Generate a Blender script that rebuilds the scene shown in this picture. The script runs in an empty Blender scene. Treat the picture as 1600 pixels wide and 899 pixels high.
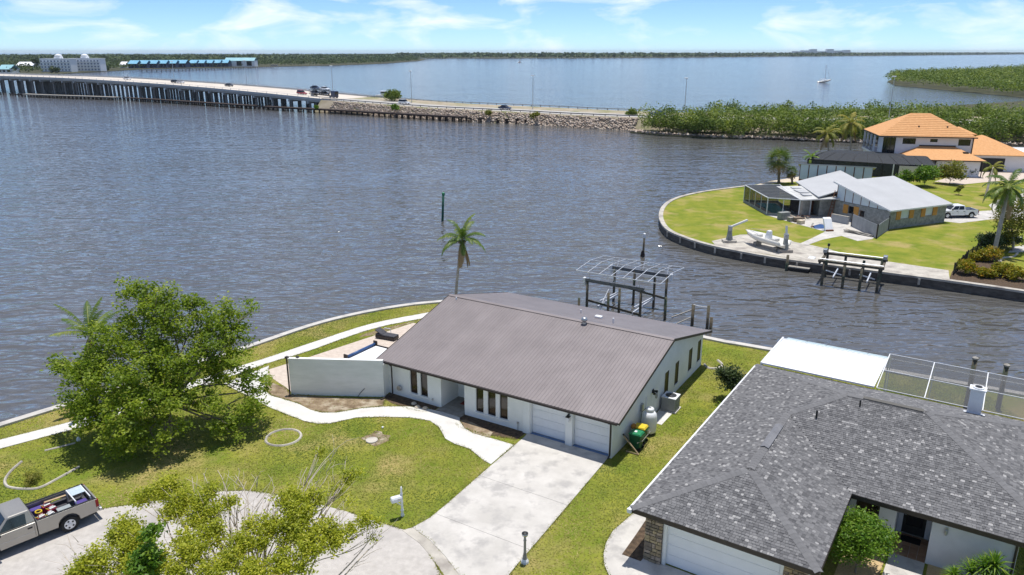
import bpy, bmesh, math, random
import numpy as np
from mathutils import Vector, Matrix
random.seed(7); RNG = np.random.default_rng(11)
SC = bpy.context.scene
COL = SC.collection
PI = math.pi
# ------------------------------------------------------------------ camera
CAM_H = 22.0; FPX = 1180.0; PITCH = math.atan((449.5 - 82.0) / FPX)
cam = bpy.data.cameras.new('camera'); camo = bpy.data.objects.new('camera', cam); COL.objects.link(camo)
camo.location = (0, 0, CAM_H); camo.rotation_euler = (PI / 2 - PITCH, 0, 0)
cam.sensor_width = 36; cam.lens = 36 * FPX / 1600; cam.clip_start = 0.5; cam.clip_end = 60000
SC.camera = camo
# ------------------------------------------------------------------ sky and sun
SUN_DIR = Vector((0.06, 0.14, 1.0)).normalized()
wd = bpy.data.worlds.new('World'); SC.world = wd; wd.use_nodes = True
wn = wd.node_tree.nodes; wl = wd.node_tree.links; wn.clear()
w_out = wn.new('ShaderNodeOutputWorld'); w_bg = wn.new('ShaderNodeBackground')
w_sky = wn.new('ShaderNodeTexSky'); w_sky.sky_type = 'NISHITA'; w_sky.sun_disc = False
w_sky.sun_elevation = math.asin(SUN_DIR.z); w_sky.sun_rotation = math.atan2(SUN_DIR.x, SUN_DIR.y)
w_sky.altitude = 0; w_sky.air_density = 0.52; w_sky.dust_density = 0.0; w_sky.ozone_density = 4.0
w_bg.inputs['Strength'].default_value = 0.108
# thin fair-weather clouds: noise on the view direction, the same all round the horizon
w_tc = wn.new('ShaderNodeTexCoord'); w_map = wn.new('ShaderNodeMapping'); w_map.inputs['Scale'].default_value = (9, 9, 30)
w_map.inputs['Location'].default_value = (1.37, 0.2, 0.55)
w_n1 = wn.new('ShaderNodeTexNoise'); w_n1.inputs['Scale'].default_value = 1.0; w_n1.inputs['Detail'].default_value = 7; w_n1.inputs['Roughness'].default_value = 0.56
w_n1.inputs['Distortion'].default_value = 0.5
w_r = wn.new('ShaderNodeValToRGB'); w_r.color_ramp.elements[0].position = 0.49; w_r.color_ramp.elements[1].position = 0.72
w_r.color_ramp.elements[0].color = (0, 0, 0, 1); w_r.color_ramp.elements[1].color = (0.8, 0.8, 0.8, 1)
w_mix = wn.new('ShaderNodeMix'); w_mix.data_type = 'RGBA'
w_tint = wn.new('ShaderNodeMix'); w_tint.data_type = 'RGBA'; w_tint.blend_type = 'MULTIPLY'; w_tint.inputs['Factor'].default_value = 1.0
wl.new(w_tc.outputs['Generated'], w_map.inputs['Vector']); wl.new(w_map.outputs['Vector'], w_n1.inputs['Vector'])
wl.new(w_n1.outputs['Fac'], w_r.inputs['Fac']); wl.new(w_r.outputs['Color'], w_mix.inputs['Factor'])
wl.new(w_sky.outputs['Color'], w_tint.inputs['A']); w_tint.inputs['B'].default_value = (0.80, 0.93, 1.03, 1)
wl.new(w_tint.outputs['Result'], w_mix.inputs['A']); w_mix.inputs['B'].default_value = (7.6, 7.9, 8.4, 1)
wl.new(w_mix.outputs['Result'], w_bg.inputs['Color']); wl.new(w_bg.outputs['Background'], w_out.inputs['Surface'])
sl = bpy.data.lights.new('sun', 'SUN'); sl.energy = 3.4; sl.angle = math.radians(0.5); sl.color = (1.0, 0.965, 0.91)
slo = bpy.data.objects.new('sun', sl); COL.objects.link(slo); slo.location = (0, 0, 80)
slo.rotation_euler = (-SUN_DIR).to_track_quat('-Z', 'Y').to_euler()
SC.view_settings.view_transform = 'Standard'; SC.view_settings.look = 'None'
SC.view_settings.exposure = 0.5; SC.view_settings.gamma = 1.0; SC.view_settings.use_curve_mapping = False
SC.render.engine = 'CYCLES'; SC.cycles.max_bounces = 6; SC.cycles.transparent_max_bounces = 16
SC.cycles.use_denoising = True; SC.cycles.caustics_reflective = False; SC.cycles.caustics_refractive = False
SC.cycles.sample_clamp_indirect = 4.0

# ------------------------------------------------------------------ surveying: a sight line of the camera met with a level plane
def G(u, v, z=0.0):
    x = (u - 800) / FPX; y = -(v - 449.5) / FPX
    d = (x, math.cos(PITCH) + y * math.sin(PITCH), -math.sin(PITCH) + y * math.cos(PITCH))
    t = (z - CAM_H) / d[2]
    return Vector((d[0] * t, d[1] * t, z))
WATER = -1.0

# ------------------------------------------------------------------ materials
MATS = {}
def M(name, c, c2=None, scale=3.0, rough=0.85, bump=0.0, bscale=None, metal=0.0, spec=0.3, detail=5, ramp=(0.35, 0.68), world=False, stretch=None, c3=None, s3=0.3, alpha=None, rnd=0.0, attr=None, trans=0.0):
    """procedural surface: two-colour noise, optional third coarse colour, bump, per-object variation, per-face attribute"""
    if name in MATS: return MATS[name]
    m = bpy.data.materials.new(name); m.use_nodes = True; MATS[name] = m
    n = m.node_tree.nodes; l = m.node_tree.links; n.clear()
    out = n.new('ShaderNodeOutputMaterial'); p = n.new('ShaderNodeBsdfPrincipled')
    p.inputs['Roughness'].default_value = rough; p.inputs['Metallic'].default_value = metal
    p.inputs['Specular IOR Level'].default_value = spec
    if world: vec = n.new('ShaderNodeNewGeometry').outputs['Position']
    else: vec = n.new('ShaderNodeTexCoord').outputs['Object']
    if stretch:
        mp = n.new('ShaderNodeMapping'); mp.inputs['Scale'].default_value = stretch; l.new(vec, mp.inputs['Vector']); vec = mp.outputs['Vector']
    col = None
    def noise(s, d=detail):
        t = n.new('ShaderNodeTexNoise'); t.inputs['Scale'].default_value = s; t.inputs['Detail'].default_value = d; t.inputs['Roughness'].default_value = 0.62
        l.new(vec, t.inputs['Vector']); return t
    def mixc(fac, a, b, blend='MIX'):
        x = n.new('ShaderNodeMix'); x.data_type = 'RGBA'; x.blend_type = blend
        if isinstance(fac, float): x.inputs['Factor'].default_value = fac
        else: l.new(fac, x.inputs['Factor'])
        for s, k in ((a, 'A'), (b, 'B')):
            if isinstance(s, tuple): x.inputs[k].default_value = (*s, 1)
            else: l.new(s, x.inputs[k])
        return x.outputs['Result']
    def rampf(src, lo, hi):
        r = n.new('ShaderNodeMapRange'); r.inputs['From Min'].default_value = lo; r.inputs['From Max'].default_value = hi; l.new(src, r.inputs['Value']); return r.outputs['Result']
    if attr:
        a = n.new('ShaderNodeAttribute'); a.attribute_name = attr
        if c3: 
            h1 = mixc(rampf(a.outputs['Fac'], 0.0, 0.6), c, c2); col = mixc(rampf(a.outputs['Fac'], 0.6, 1.0), h1, c3)
        else: col = mixc(a.outputs['Fac'], c, c2)
    elif c2:
        col = mixc(rampf(noise(scale).outputs['Fac'], *ramp), c, c2)
        if c3: col = mixc(rampf(noise(s3, 4).outputs['Fac'], 0.5, 0.66), col, c3)
    if rnd:
        oi = n.new('ShaderNodeObjectInfo'); mr = n.new('ShaderNodeMapRange'); mr.inputs['To Min'].default_value = 1 - rnd; mr.inputs['To Max'].default_value = 1 + rnd
        l.new(oi.outputs['Random'], mr.inputs['Value'])
        cb = n.new('ShaderNodeCombineColor')
        for k in ('Red', 'Green', 'Blue'): l.new(mr.outputs['Result'], cb.inputs[k])
        col = mixc(1.0, col if col else c, cb.outputs['Color'], 'MULTIPLY')
    if col: l.new(col, p.inputs['Base Color'])
    else: p.inputs['Base Color'].default_value = (*c, 1)
    if bump:
        b = n.new('ShaderNodeBump'); b.inputs['Strength'].default_value = 1.0; b.inputs['Distance'].default_value = bump
        l.new(noise(bscale or scale * 3).outputs['Fac'], b.inputs['Height']); l.new(b.outputs['Normal'], p.inputs['Normal'])
    sh = p.outputs['BSDF']
    if trans:
        t = n.new('ShaderNodeBsdfTranslucent'); ms = n.new('ShaderNodeMixShader'); ms.inputs['Fac'].default_value = trans
        if col: l.new(mixc(1.0, col, (1.25, 1.3, 0.7), 'MULTIPLY'), t.inputs['Color'])
        else: t.inputs['Color'].default_value = (*c, 1)
        l.new(sh, ms.inputs[1]); l.new(t.outputs['BSDF'], ms.inputs[2]); sh = ms.outputs['Shader']
    if alpha is not None:
        t = n.new('ShaderNodeBsdfTransparent'); ms = n.new('ShaderNodeMixShader'); ms.inputs['Fac'].default_value = alpha
        l.new(t.outputs['BSDF'], ms.inputs[1]); l.new(sh, ms.inputs[2]); sh = ms.outputs['Shader']
    l.new(sh, out.inputs['Surface'])
    return m

M('white_paint', (0.74, 0.76, 0.74), (0.80, 0.81, 0.79), 1.2, 0.6, 0.002, 40)
M('stucco', (0.78, 0.79, 0.755), (0.85, 0.855, 0.83), 0.9, 0.9, 0.006, 55)
M('brushed_stucco', (0.72, 0.74, 0.69), (0.82, 0.83, 0.79), 1.3, 0.9, 0.02, 5, stretch=(0.5, 0.5, 2.2))
M('white_metal', (0.80, 0.81, 0.82), (0.72, 0.73, 0.74), 2.0, 0.4)
M('dark_trim', (0.035, 0.028, 0.025), (0.05, 0.04, 0.036), 4, 0.5)
M('brown_trim', (0.045, 0.034, 0.03), (0.06, 0.048, 0.042), 4, 0.5)
M('black', (0.015, 0.015, 0.016), (0.03, 0.03, 0.03), 6, 0.5)
M('rubber', (0.018, 0.018, 0.018), (0.035, 0.034, 0.032), 9, 0.9)
M('glass', (0.012, 0.015, 0.018), rough=0.06, spec=0.6)
M('glass_brown', (0.045, 0.03, 0.02), (0.012, 0.010, 0.009), 0.8, 0.08, spec=0.6, ramp=(0.4, 0.55))
M('roof_metal', (0.232, 0.20, 0.193), (0.275, 0.238, 0.23), 0.5, 0.42, metal=0.12, spec=0.45, rnd=0.03, world=True, stretch=(1.2, 1.2, 1.2))
M('steel', (0.5, 0.51, 0.52), (0.38, 0.39, 0.4), 5, 0.38, metal=0.8)
M('aluminium', (0.72, 0.74, 0.77), (0.6, 0.62, 0.65), 5, 0.4, metal=0.35)
M('concrete', (0.48, 0.455, 0.415), (0.60, 0.57, 0.525), 0.6, 0.9, 0.002, 30, world=True, c3=(0.40, 0.38, 0.355), s3=0.9)
M('new_concrete', (0.66, 0.64, 0.60), (0.57, 0.55, 0.515), 1.1, 0.9, 0.002, 30, world=True)
M('old_concrete', (0.40, 0.37, 0.32), (0.56, 0.52, 0.45), 0.9, 0.92, 0.004, 14, world=True, c3=(0.30, 0.27, 0.24), s3=0.6)
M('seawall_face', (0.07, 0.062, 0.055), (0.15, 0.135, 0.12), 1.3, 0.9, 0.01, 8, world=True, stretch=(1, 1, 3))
M('asphalt', (0.43, 0.40, 0.365), (0.53, 0.495, 0.455), 3.0, 0.95, 0.004, 60, world=True, c3=(0.38, 0.355, 0.33), s3=0.25)
M('soil', (0.17, 0.12, 0.075), (0.34, 0.26, 0.17), 1.6, 0.98, 0.03, 9, world=True, c3=(0.42, 0.36, 0.27), s3=0.8)
M('mulch', (0.055, 0.038, 0.026), (0.14, 0.095, 0.06), 5, 0.98, 0.03, 14, world=True)
M('grass', (0.15, 0.198, 0.026), (0.26, 0.262, 0.045), 0.45, 0.95, 0.03, 16, world=True, c3=(0.35, 0.285, 0.11), s3=0.22, ramp=(0.36, 0.64), spec=0.03)
M('grass_blades', (0.13, 0.18, 0.024), (0.275, 0.275, 0.055), rough=0.7, c3=(0.50, 0.40, 0.17), attr='v', trans=0.25)
M('paver', (0.60, 0.48, 0.40), (0.70, 0.60, 0.52), 4, 0.95, rnd=0.10)
M('paver_base', (0.5, 0.42, 0.35), (0.62, 0.53, 0.45), 3, 0.95, 0.004, 20, world=True)
M('sand', (0.62, 0.54, 0.42), (0.52, 0.43, 0.32), 1.2, 0.98, 0.02, 6, world=True)
M('bark', (0.16, 0.13, 0.10), (0.27, 0.23, 0.185), 5, 0.95, 0.02, 12)
M('pale_bark', (0.34, 0.29, 0.23), (0.46, 0.40, 0.33), 5, 0.95, 0.01, 20)
M('dead_wood', (0.44, 0.37, 0.29), (0.60, 0.53, 0.44), 5, 0.95)
M('palm_trunk', (0.34, 0.30, 0.26), (0.46, 0.42, 0.37), 3, 0.95, 0.01, 20)
M('pile_wood', (0.08, 0.068, 0.05), (0.17, 0.145, 0.105), 3, 0.95, 0.015, 16, c3=(0.045, 0.075, 0.05), s3=1.0)
M('trestle_wood', (0.03, 0.022, 0.02), (0.075, 0.055, 0.045), 1, 0.95)
M('grey_wood', (0.26, 0.24, 0.21), (0.38, 0.36, 0.32), 3, 0.9)
M('tan_wood', (0.42, 0.30, 0.17), (0.52, 0.39, 0.24), 3, 0.9)
# foliage: the attribute v runs from deep to pale leaf colour
M('leaf_tree', (0.095, 0.16, 0.015), (0.245, 0.325, 0.032), rough=0.5, c3=(0.45, 0.49, 0.07), attr='v', trans=0.48)
M('leaf_near', (0.18, 0.22, 0.016), (0.40, 0.43, 0.034), rough=0.5, c3=(0.62, 0.57, 0.08), attr='v', trans=0.42)
M('leaf_bright', (0.055, 0.14, 0.012), (0.135, 0.245, 0.018), rough=0.5, c3=(0.26, 0.34, 0.04), attr='v', trans=0.32)
M('leaf_mangrove', (0.06, 0.105, 0.014), (0.145, 0.205, 0.026), rough=0.6, c3=(0.28, 0.32, 0.055), attr='v', trans=0.28)
M('leaf_far', (0.040, 0.062, 0.022), (0.065, 0.098, 0.030), rough=0.8, c3=(0.11, 0.14, 0.05), attr='v', trans=0.15)
M('leaf_dark', (0.03, 0.055, 0.018), (0.062, 0.095, 0.03), rough=0.5, c3=(0.12, 0.15, 0.05), attr='v', trans=0.2)
M('leaf_croton', (0.07, 0.13, 0.012), (0.34, 0.30, 0.02), rough=0.5, c3=(0.46, 0.20, 0.02), attr='v', trans=0.3)
M('leaf_palm', (0.055, 0.105, 0.018), (0.12, 0.19, 0.03), rough=0.45, c3=(0.27, 0.28, 0.06), attr='v', trans=0.25)
M('leaf_dead', (0.20, 0.125, 0.06), (0.32, 0.22, 0.12), rough=0.9, c3=(0.38, 0.3, 0.2), attr='v', trans=0.2)
M('leaf_yellow', (0.13, 0.16, 0.02), (0.22, 0.22, 0.035), rough=0.6, c3=(0.36, 0.30, 0.06), attr='v', trans=0.3)

# ------------------------------------------------------------------ mesh building
class MB:
    def __init__(s): s.v = []; s.f = []; s.a = None
    def add(s, vs, fs):
        o = len(s.v); s.v += [tuple(p) for p in vs]; s.f += [tuple(i + o for i in f) for f in fs]; return s
    def box(s, x0, x1, y0, y1, z0, z1):
        return s.add([(x0, y0, z0), (x1, y0, z0), (x1, y1, z0), (x0, y1, z0), (x0, y0, z1), (x1, y0, z1), (x1, y1, z1), (x0, y1, z1)],
                     [(0, 3, 2, 1), (4, 5, 6, 7), (0, 1, 5, 4), (1, 2, 6, 5), (2, 3, 7, 6), (3, 0, 4, 7)])
    def bar(s, p, q, w, h=None, up=(0, 0, 1)):
        """square bar of section w x h from p to q"""
        h = h or w; p = Vector(p); q = Vector(q); d = (q - p).normalized(); u = Vector(up)
        if abs(d.dot(u)) > 0.98: u = Vector((1, 0, 0))
        sx = d.cross(u).normalized() * (w / 2); sy = d.cross(sx).normalized() * (h / 2)
        vs = [p - sx - sy, p + sx - sy, p + sx + sy, p - sx + sy, q - sx - sy, q + sx - sy, q + sx + sy, q - sx + sy]
        return s.add(vs, [(0, 1, 2, 3), (7, 6, 5, 4), (0, 4, 5, 1), (1, 5, 6, 2), (2, 6, 7, 3), (3, 7, 4, 0)])
    def tube(s, pts, rad, n=8, cap=True):
        pts = [Vector(p) for p in pts]; k = len(pts)
        if not isinstance(rad, (list, tuple)): rad = [rad] * k
        o = len(s.v); ref = None
        for i, p in enumerate(pts):
            d = (pts[min(i + 1, k - 1)] - pts[max(i - 1, 0)]).normalized()
            if ref is None: ref = Vector((1, 0, 0)) if abs(d.x) < 0.9 else Vector((0, 1, 0))
            sx = (ref - d * ref.dot(d)).normalized(); ref = sx; sy = d.cross(sx)
            for j in range(n):
                a = 2 * PI * j / n; s.v.append(tuple(p + (sx * math.cos(a) + sy * math.sin(a)) * rad[i]))
        for i in range(k - 1):
            for j in range(n):
                j2 = (j + 1) % n; s.f.append((o + i * n + j, o + i * n + j2, o + (i + 1) * n + j2, o + (i + 1) * n + j))
        if cap:
            s.f.append(tuple(o + j for j in reversed(range(n)))); s.f.append(tuple(o + (k - 1) * n + j for j in range(n)))
        return s
    def lathe(s, prof, n=16, at=(0, 0, 0)):
        """profile of (radius, z) turned about the vertical through at"""
        return s.tube([(at[0], at[1], at[2] + z) for r, z in prof], [max(r, 0.001) for r, z in prof], n)
    def prism(s, poly, z0, z1):
        n = len(poly); o = [(p[0], p[1], z0) for p in poly] + [(p[0], p[1], z1) for p in poly]
        return s.add(o, [tuple(reversed(range(n))), tuple(range(n, 2 * n))] + [(i, (i + 1) % n, n + (i + 1) % n, n + i) for i in range(n)])
    def slab(s, pts, th, d=(0, 0, -1)):
        """a sheet of any outline given thickness th along d"""
        n = len(pts); d = Vector(d) * th; lo = [tuple(Vector(p) + d) for p in pts]
        return s.add([tuple(p) for p in pts] + lo, [tuple(range(n)), tuple(reversed(range(n, 2 * n)))] + [(n + i, n + (i + 1) % n, (i + 1) % n, i) for i in range(n)])
    def xz(s, poly, y0, y1):
        """side profile (x, z) run across from y0 to y1"""
        n = len(poly)
        return s.add([(p[0], y0, p[1]) for p in poly] + [(p[0], y1, p[1]) for p in poly], [tuple(range(n)), tuple(reversed(range(n, 2 * n)))] + [(i, n + i, n + (i + 1) % n, (i + 1) % n) for i in range(n)])
    def yz(s, poly, x0, x1):
        n = len(poly)
        return s.add([(x0, p[0], p[1]) for p in poly] + [(x1, p[0], p[1]) for p in poly], [tuple(reversed(range(n))), tuple(range(n, 2 * n))] + [((i + 1) % n, n + (i + 1) % n, n + i, i) for i in range(n)])
    def mesh(s, name, mat, smooth=False):
        me = bpy.data.meshes.new(name); me.from_pydata(s.v, [], s.f)
        if mat: me.materials.append(MATS[mat] if isinstance(mat, str) else mat)
        bm = bmesh.new(); bm.from_mesh(me); bmesh.ops.recalc_face_normals(bm, faces=bm.faces); bm.to_mesh(me); bm.free()
        if smooth: me.shade_smooth()
        if s.a is not None:
            at = me.attributes.new('v', 'FLOAT', 'FACE'); at.data.foreach_set('value', s.a)
        return me
    def build(s, name, mat, parent=None, smooth=False, bevel=0.0, loc=None, rotz=0, kind=None):
        return link(name, s.mesh(name, mat, smooth), parent, bevel, loc, rotz, kind)
def link(name, me, parent=None, bevel=0.0, loc=None, rotz=0, kind=None):
    o = bpy.data.objects.new(name, me); COL.objects.link(o)
    if parent: o.parent = parent
    if loc is not None: o.location = loc
    if rotz: o.rotation_euler = (0, 0, rotz)
    if kind: o['kind'] = kind
    if bevel:
        b = o.modifiers.new('bevel', 'BEVEL'); b.width = bevel; b.segments = 2; b.limit_method = 'ANGLE'; b.angle_limit = 0.6
    return o
def part(name, parent, mat, fn, smooth=False, bevel=0.0, loc=None, rotz=0, kind=None):
    m = MB(); fn(m); return m.build(name, mat, parent, smooth, bevel, loc, rotz, kind)
def tag(o, label, cat, group=None):
    o['label'] = label; o['category'] = cat
    if group: o['group'] = group
    return o
def thing(name, label, cat, loc=(0, 0, 0), rotz=0.0, group=None):
    o = bpy.data.objects.new(name, None); COL.objects.link(o); o.empty_display_size = 0.2
    o.location = loc; o.rotation_euler = (0, 0, rotz); return tag(o, label, cat, group)
def copy_tree(root, loc=None, rotz=None, label=None, parent=None):
    c = root.copy(); COL.objects.link(c)
    if parent: c.parent = parent
    if loc is not None: c.location = loc
    if rotz is not None: c.rotation_euler = (0, 0, rotz)
    if label: c['label'] = label
    for ch in list(root.children): copy_tree(ch, parent=c)
    return c
def structure(o): o['kind'] = 'structure'; return o
def stuff(o, label, cat): o['kind'] = 'stuff'; return tag(o, label, cat)

def fast_mesh(name, verts, quads, mat, attr=None):
    """numpy verts (N,3) and quads (M,4) to a mesh; attr: one value per face"""
    me = bpy.data.meshes.new(name); nv = len(verts); k = quads.shape[1]; nf = len(quads)
    me.vertices.add(nv); me.vertices.foreach_set('co', verts.astype(np.float32).ravel())
    me.loops.add(nf * k); me.loops.foreach_set('vertex_index', quads.astype(np.int32).ravel())
    me.polygons.add(nf); me.polygons.foreach_set('loop_start', np.arange(0, nf * k, k, dtype=np.int32))
    me.update(calc_edges=True)
    if mat: me.materials.append(MATS[mat])
    if attr is not None:
        at = me.attributes.new('v', 'FLOAT', 'FACE'); at.data.foreach_set('value', np.clip(attr, 0, 1).astype(np.float32))
    return me
def leaf_mesh(name, centers, size, mat, v, up=0.5, aspect=0.6, fold=0.0):
    """leaf-sized four-cornered blades with random tilt at the given points"""
    n = len(centers); size = np.broadcast_to(np.asarray(size, float), (n,))
    d = RNG.normal(size=(n, 3)); d[:, 2] *= (1 - up); d /= np.linalg.norm(d, axis=1)[:, None] + 1e-9
    r = RNG.normal(size=(n, 3)); r[:, 2] *= (1 - up); r -= d * (r * d).sum(1)[:, None]; r /= np.linalg.norm(r, axis=1)[:, None] + 1e-9
    L = d * size[:, None] * 0.5; Wd = r * (size * aspect * 0.5)[:, None]
    V = np.stack([centers - L, centers + Wd - L * 0.1, centers + L, centers - Wd - L * 0.1], 1).reshape(-1, 3)
    return fast_mesh(name, V, np.arange(4 * n).reshape(n, 4), mat, v)
def lerp(a, b, t): return a + (b - a) * t
def inside(poly, x, y):
    """even-odd test of numpy points"""
    c = np.zeros(len(x), bool); n = len(poly)
    for i in range(n):
        x0, y0 = poly[i][0], poly[i][1]; x1, y1 = poly[(i + 1) % n][0], poly[(i + 1) % n][1]
        if y0 == y1: continue
        t = ((y0 > y) != (y1 > y)) & (x < (x1 - x0) * (y - y0) / (y1 - y0) + x0); c ^= t
    return c
def vnoise(x, y, s, seed=0):
    """smooth value noise 0..1"""
    x = np.asarray(x) / s + seed * 17.3; y = np.asarray(y) / s + seed * 9.1
    xi = np.floor(x); yi = np.floor(y); fx = x - xi; fy = y - yi; fx = fx * fx * (3 - 2 * fx); fy = fy * fy * (3 - 2 * fy)
    h = lambda a, b: np.modf(np.abs(np.sin(a * 127.1 + b * 311.7 + seed * 74.7) * 43758.5453))[0]
    return (h(xi, yi) * (1 - fx) + h(xi + 1, yi) * fx) * (1 - fy) + (h(xi, yi + 1) * (1 - fx) + h(xi + 1, yi + 1) * fx) * fy
def smooth_path(pts, k=6):
    """Catmull-Rom through points of any dimension"""
    out = []; n = len(pts); P = [Vector(p) for p in pts]
    for i in range(n - 1):
        a, b, c, d = P[max(i - 1, 0)], P[i], P[i + 1], P[min(i + 2, n - 1)]
        for j in range(k):
            t = j / k
            out.append(0.5 * ((2 * b) + (c - a) * t + (2 * a - 5 * b + 4 * c - d) * t * t + (3 * b - a - 3 * c + d) * t ** 3))
    out.append(P[-1]); return out
def offset(path, d):
    """shift a plan path sideways (to its left) by d"""
    out = []
    for i, p in enumerate(path):
        t = path[min(i + 1, len(path) - 1)] - path[max(i - 1, 0)]; nrm = Vector((-t.y, t.x, 0) if len(p) > 2 else (-t.y, t.x)).normalized()
        out.append(p + nrm * d)
    return out
def wall_cells(m, a0, a1, z0, z1, ops, t0, t1, axis):
    """wall with openings; ops are (a0, a1, z0, z1); axis 'x' runs along x with thickness t0..t1 in y, 'y' the reverse"""
    xs = sorted({a0, a1, *[o[0] for o in ops], *[o[1] for o in ops]})
    for i in range(len(xs) - 1):
        p, q = xs[i], xs[i + 1]
        if q <= a0 or p >= a1: continue
        hs = sorted([(o[2], o[3]) for o in ops if o[0] <= p and o[1] >= q]); z = z0
        for lo, hi in hs + [(z1, z1)]:
            if lo > z:
                if axis == 'x': m.box(p, q, t0, t1, z, lo)
                else: m.box(t0, t1, p, q, z, lo)
            z = max(z, hi)
# ================================================================== the setting
def GP(*pts, z=0.0): return [G(u, v, z) for u, v in pts]
def sheet(name, pts, z0, z1, mat, kind='structure', parent=None):
    m = MB().prism([(p[0], p[1]) for p in pts], z0, z1); o = m.build(name, mat, parent)
    if kind: o['kind'] = kind
    return o
# water: one sheet to the horizon
wm = bpy.data.materials.new('water'); wm.use_nodes = True; MATS['water'] = wm
n = wm.node_tree.nodes; l = wm.node_tree.links; p = n['Principled BSDF']
p.inputs['Base Color'].default_value = (0.088, 0.104, 0.120, 1); p.inputs['Roughness'].default_value = 0.09; p.inputs['IOR'].default_value = 1.8
geo = n.new('ShaderNodeNewGeometry')
def wnoise(sx, sy, rot, d, dist=0.0):
    mp = n.new('ShaderNodeMapping'); mp.inputs['Scale'].default_value = (1 / sx, 1 / sy, 1); mp.inputs['Rotation'].default_value = (0, 0, rot)
    t = n.new('ShaderNodeTexNoise'); t.inputs['Scale'].default_value = 1.0; t.inputs['Detail'].default_value = d; t.inputs['Roughness'].default_value = 0.55; t.inputs['Distortion'].default_value = dist
    l.new(geo.outputs['Position'], mp.inputs['Vector']); l.new(mp.outputs['Vector'], t.inputs['Vector']); return t.outputs['Fac']
def wmath(op, a, b):
    x = n.new('ShaderNodeMath'); x.operation = op
    for i, s in enumerate((a, b)):
        if isinstance(s, (int, float)): x.inputs[i].default_value = s
        else: l.new(s, x.inputs[i])
    return x.outputs[0]
gust = wnoise(70, 32, 0.2, 3)
mixw = n.new('ShaderNodeMix'); mixw.data_type = 'RGBA'; mixw.inputs['A'].default_value = (0.090, 0.088, 0.087, 1); mixw.inputs['B'].default_value = (0.114, 0.110, 0.098, 1)
l.new(wnoise(45, 28, -0.3, 3, 0.5), mixw.inputs['Factor']); l.new(mixw.outputs['Result'], p.inputs['Base Color'])
h = wmath('ADD', wmath('MULTIPLY', wnoise(2.4, 1.2, 0.12, 0, 1.2), 0.50), wmath('MULTIPLY', wnoise(1.2, 0.62, -0.2, 0, 0.8), 0.17))
h = wmath('ADD', h, wmath('MULTIPLY', wnoise(7.0, 3.2, 0.3, 0, 0.6), 0.75))
h = wmath('MULTIPLY', h, wmath('MAXIMUM', wmath('ADD', wmath('MULTIPLY', gust, 1.3), 0.3), 0.5))
bp = n.new('ShaderNodeBump'); bp.inputs['Strength'].default_value = 1.0; bp.inputs['Distance'].default_value = 0.44
l.new(h, bp.inputs['Height']); l.new(bp.outputs['Normal'], p.inputs['Normal'])
structure(MB().add([(-30000, -60, WATER), (30000, -60, WATER), (30000, 40000, WATER), (-30000, 40000, WATER)], [(0, 1, 2, 3)]).build('water', 'water'))

# ---- the near lot
MAIN_SHORE = [Vector(p) for p in [(-62, 8), (-45, 26.5), (-31.62, 42.0), (-29.22, 44.74), (-25.2, 49.6), (-20.9, 54.66), (-16.34, 60.47), (-11.49, 64.17), (-6.5, 66.17), (-1, 66.6), (4.5, 64.6), (15.94, 56.72), (20.27, 54.26), (45, 40.5), (72, 25.5)]]
shore = smooth_path(MAIN_SHORE, 6)
MAIN_LAND = [(p.x, p.y) for p in shore] + [(72, -25), (-62, -25)]
sheet('lawn', MAIN_LAND, -2.2, 0.0, 'grass')
def strip(path, d0, d1): return [(p.x, p.y) for p in offset(path, d0)] + [(p.x, p.y) for p in reversed(offset(path, d1))]
def ribbon_prism(m, path, d0, d1, z0, z1):
    a = offset(path, d0); b = offset(path, d1)
    for i in range(len(path) - 1): m.prism([(a[i].x, a[i].y), (a[i + 1].x, a[i + 1].y), (b[i + 1].x, b[i + 1].y), (b[i].x, b[i].y)], z0, z1)
def ribbon(m, path, d0, d1, z0, z1):
    """one continuous strip of rectangular section along a plan path"""
    a = offset(path, d0); b = offset(path, d1); k = len(path); o = len(m.v)
    for i in range(k): m.v += [(a[i].x, a[i].y, z0), (b[i].x, b[i].y, z0), (b[i].x, b[i].y, z1), (a[i].x, a[i].y, z1)]
    for i in range(k - 1):
        for j in range(4): m.f.append((o + 4 * i + j, o + 4 * i + (j + 1) % 4, o + 4 * i + 4 + (j + 1) % 4, o + 4 * i + 4 + j))
    m.f += [(o, o + 3, o + 2, o + 1), (o + 4 * k - 4, o + 4 * k - 3, o + 4 * k - 2, o + 4 * k - 1)]
def seawall(label, path, w=0.55, top=0.14):
    t = thing('seawall', label, 'seawall', (path[0].x, path[0].y, 0)); t.location = (0, 0, 0)
    part('cap', t, 'old_concrete' if top < 0.13 else 'concrete', lambda m: ribbon(m, path, -w + 0.15, 0.15, -0.12, top))
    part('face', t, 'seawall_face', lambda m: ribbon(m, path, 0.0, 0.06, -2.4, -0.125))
    return t
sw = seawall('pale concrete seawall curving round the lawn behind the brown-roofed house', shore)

ROAD = [G(u, v) for u, v in [(-260, 945), (-100, 880), (0, 836), (80, 808), (155, 796), (215, 787), (330, 768), (390, 767), (450, 776), (540, 799), (600, 818), (640, 831), (668, 858), (690, 899), (705, 960), (700, 1100), (0, 1100), (-400, 1100)]]
sheet('road', ROAD, -0.3, 0.006, 'asphalt')
DRIVE_L = [G(u, v) for u, v in [(820, 683), (757, 737), (700, 787), (672, 810), (645, 825)]]
def pl(pts): return [(p[0], p[1]) for p in pts]
GUTTER = GP((628, 829), (645, 825), (672, 845), (695, 869), (718, 899), (745, 950), (720, 950), (694, 899), (672, 868), (655, 849))
sheet('gutter', GUTTER, -0.2, 0.02, 'old_concrete')
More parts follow.
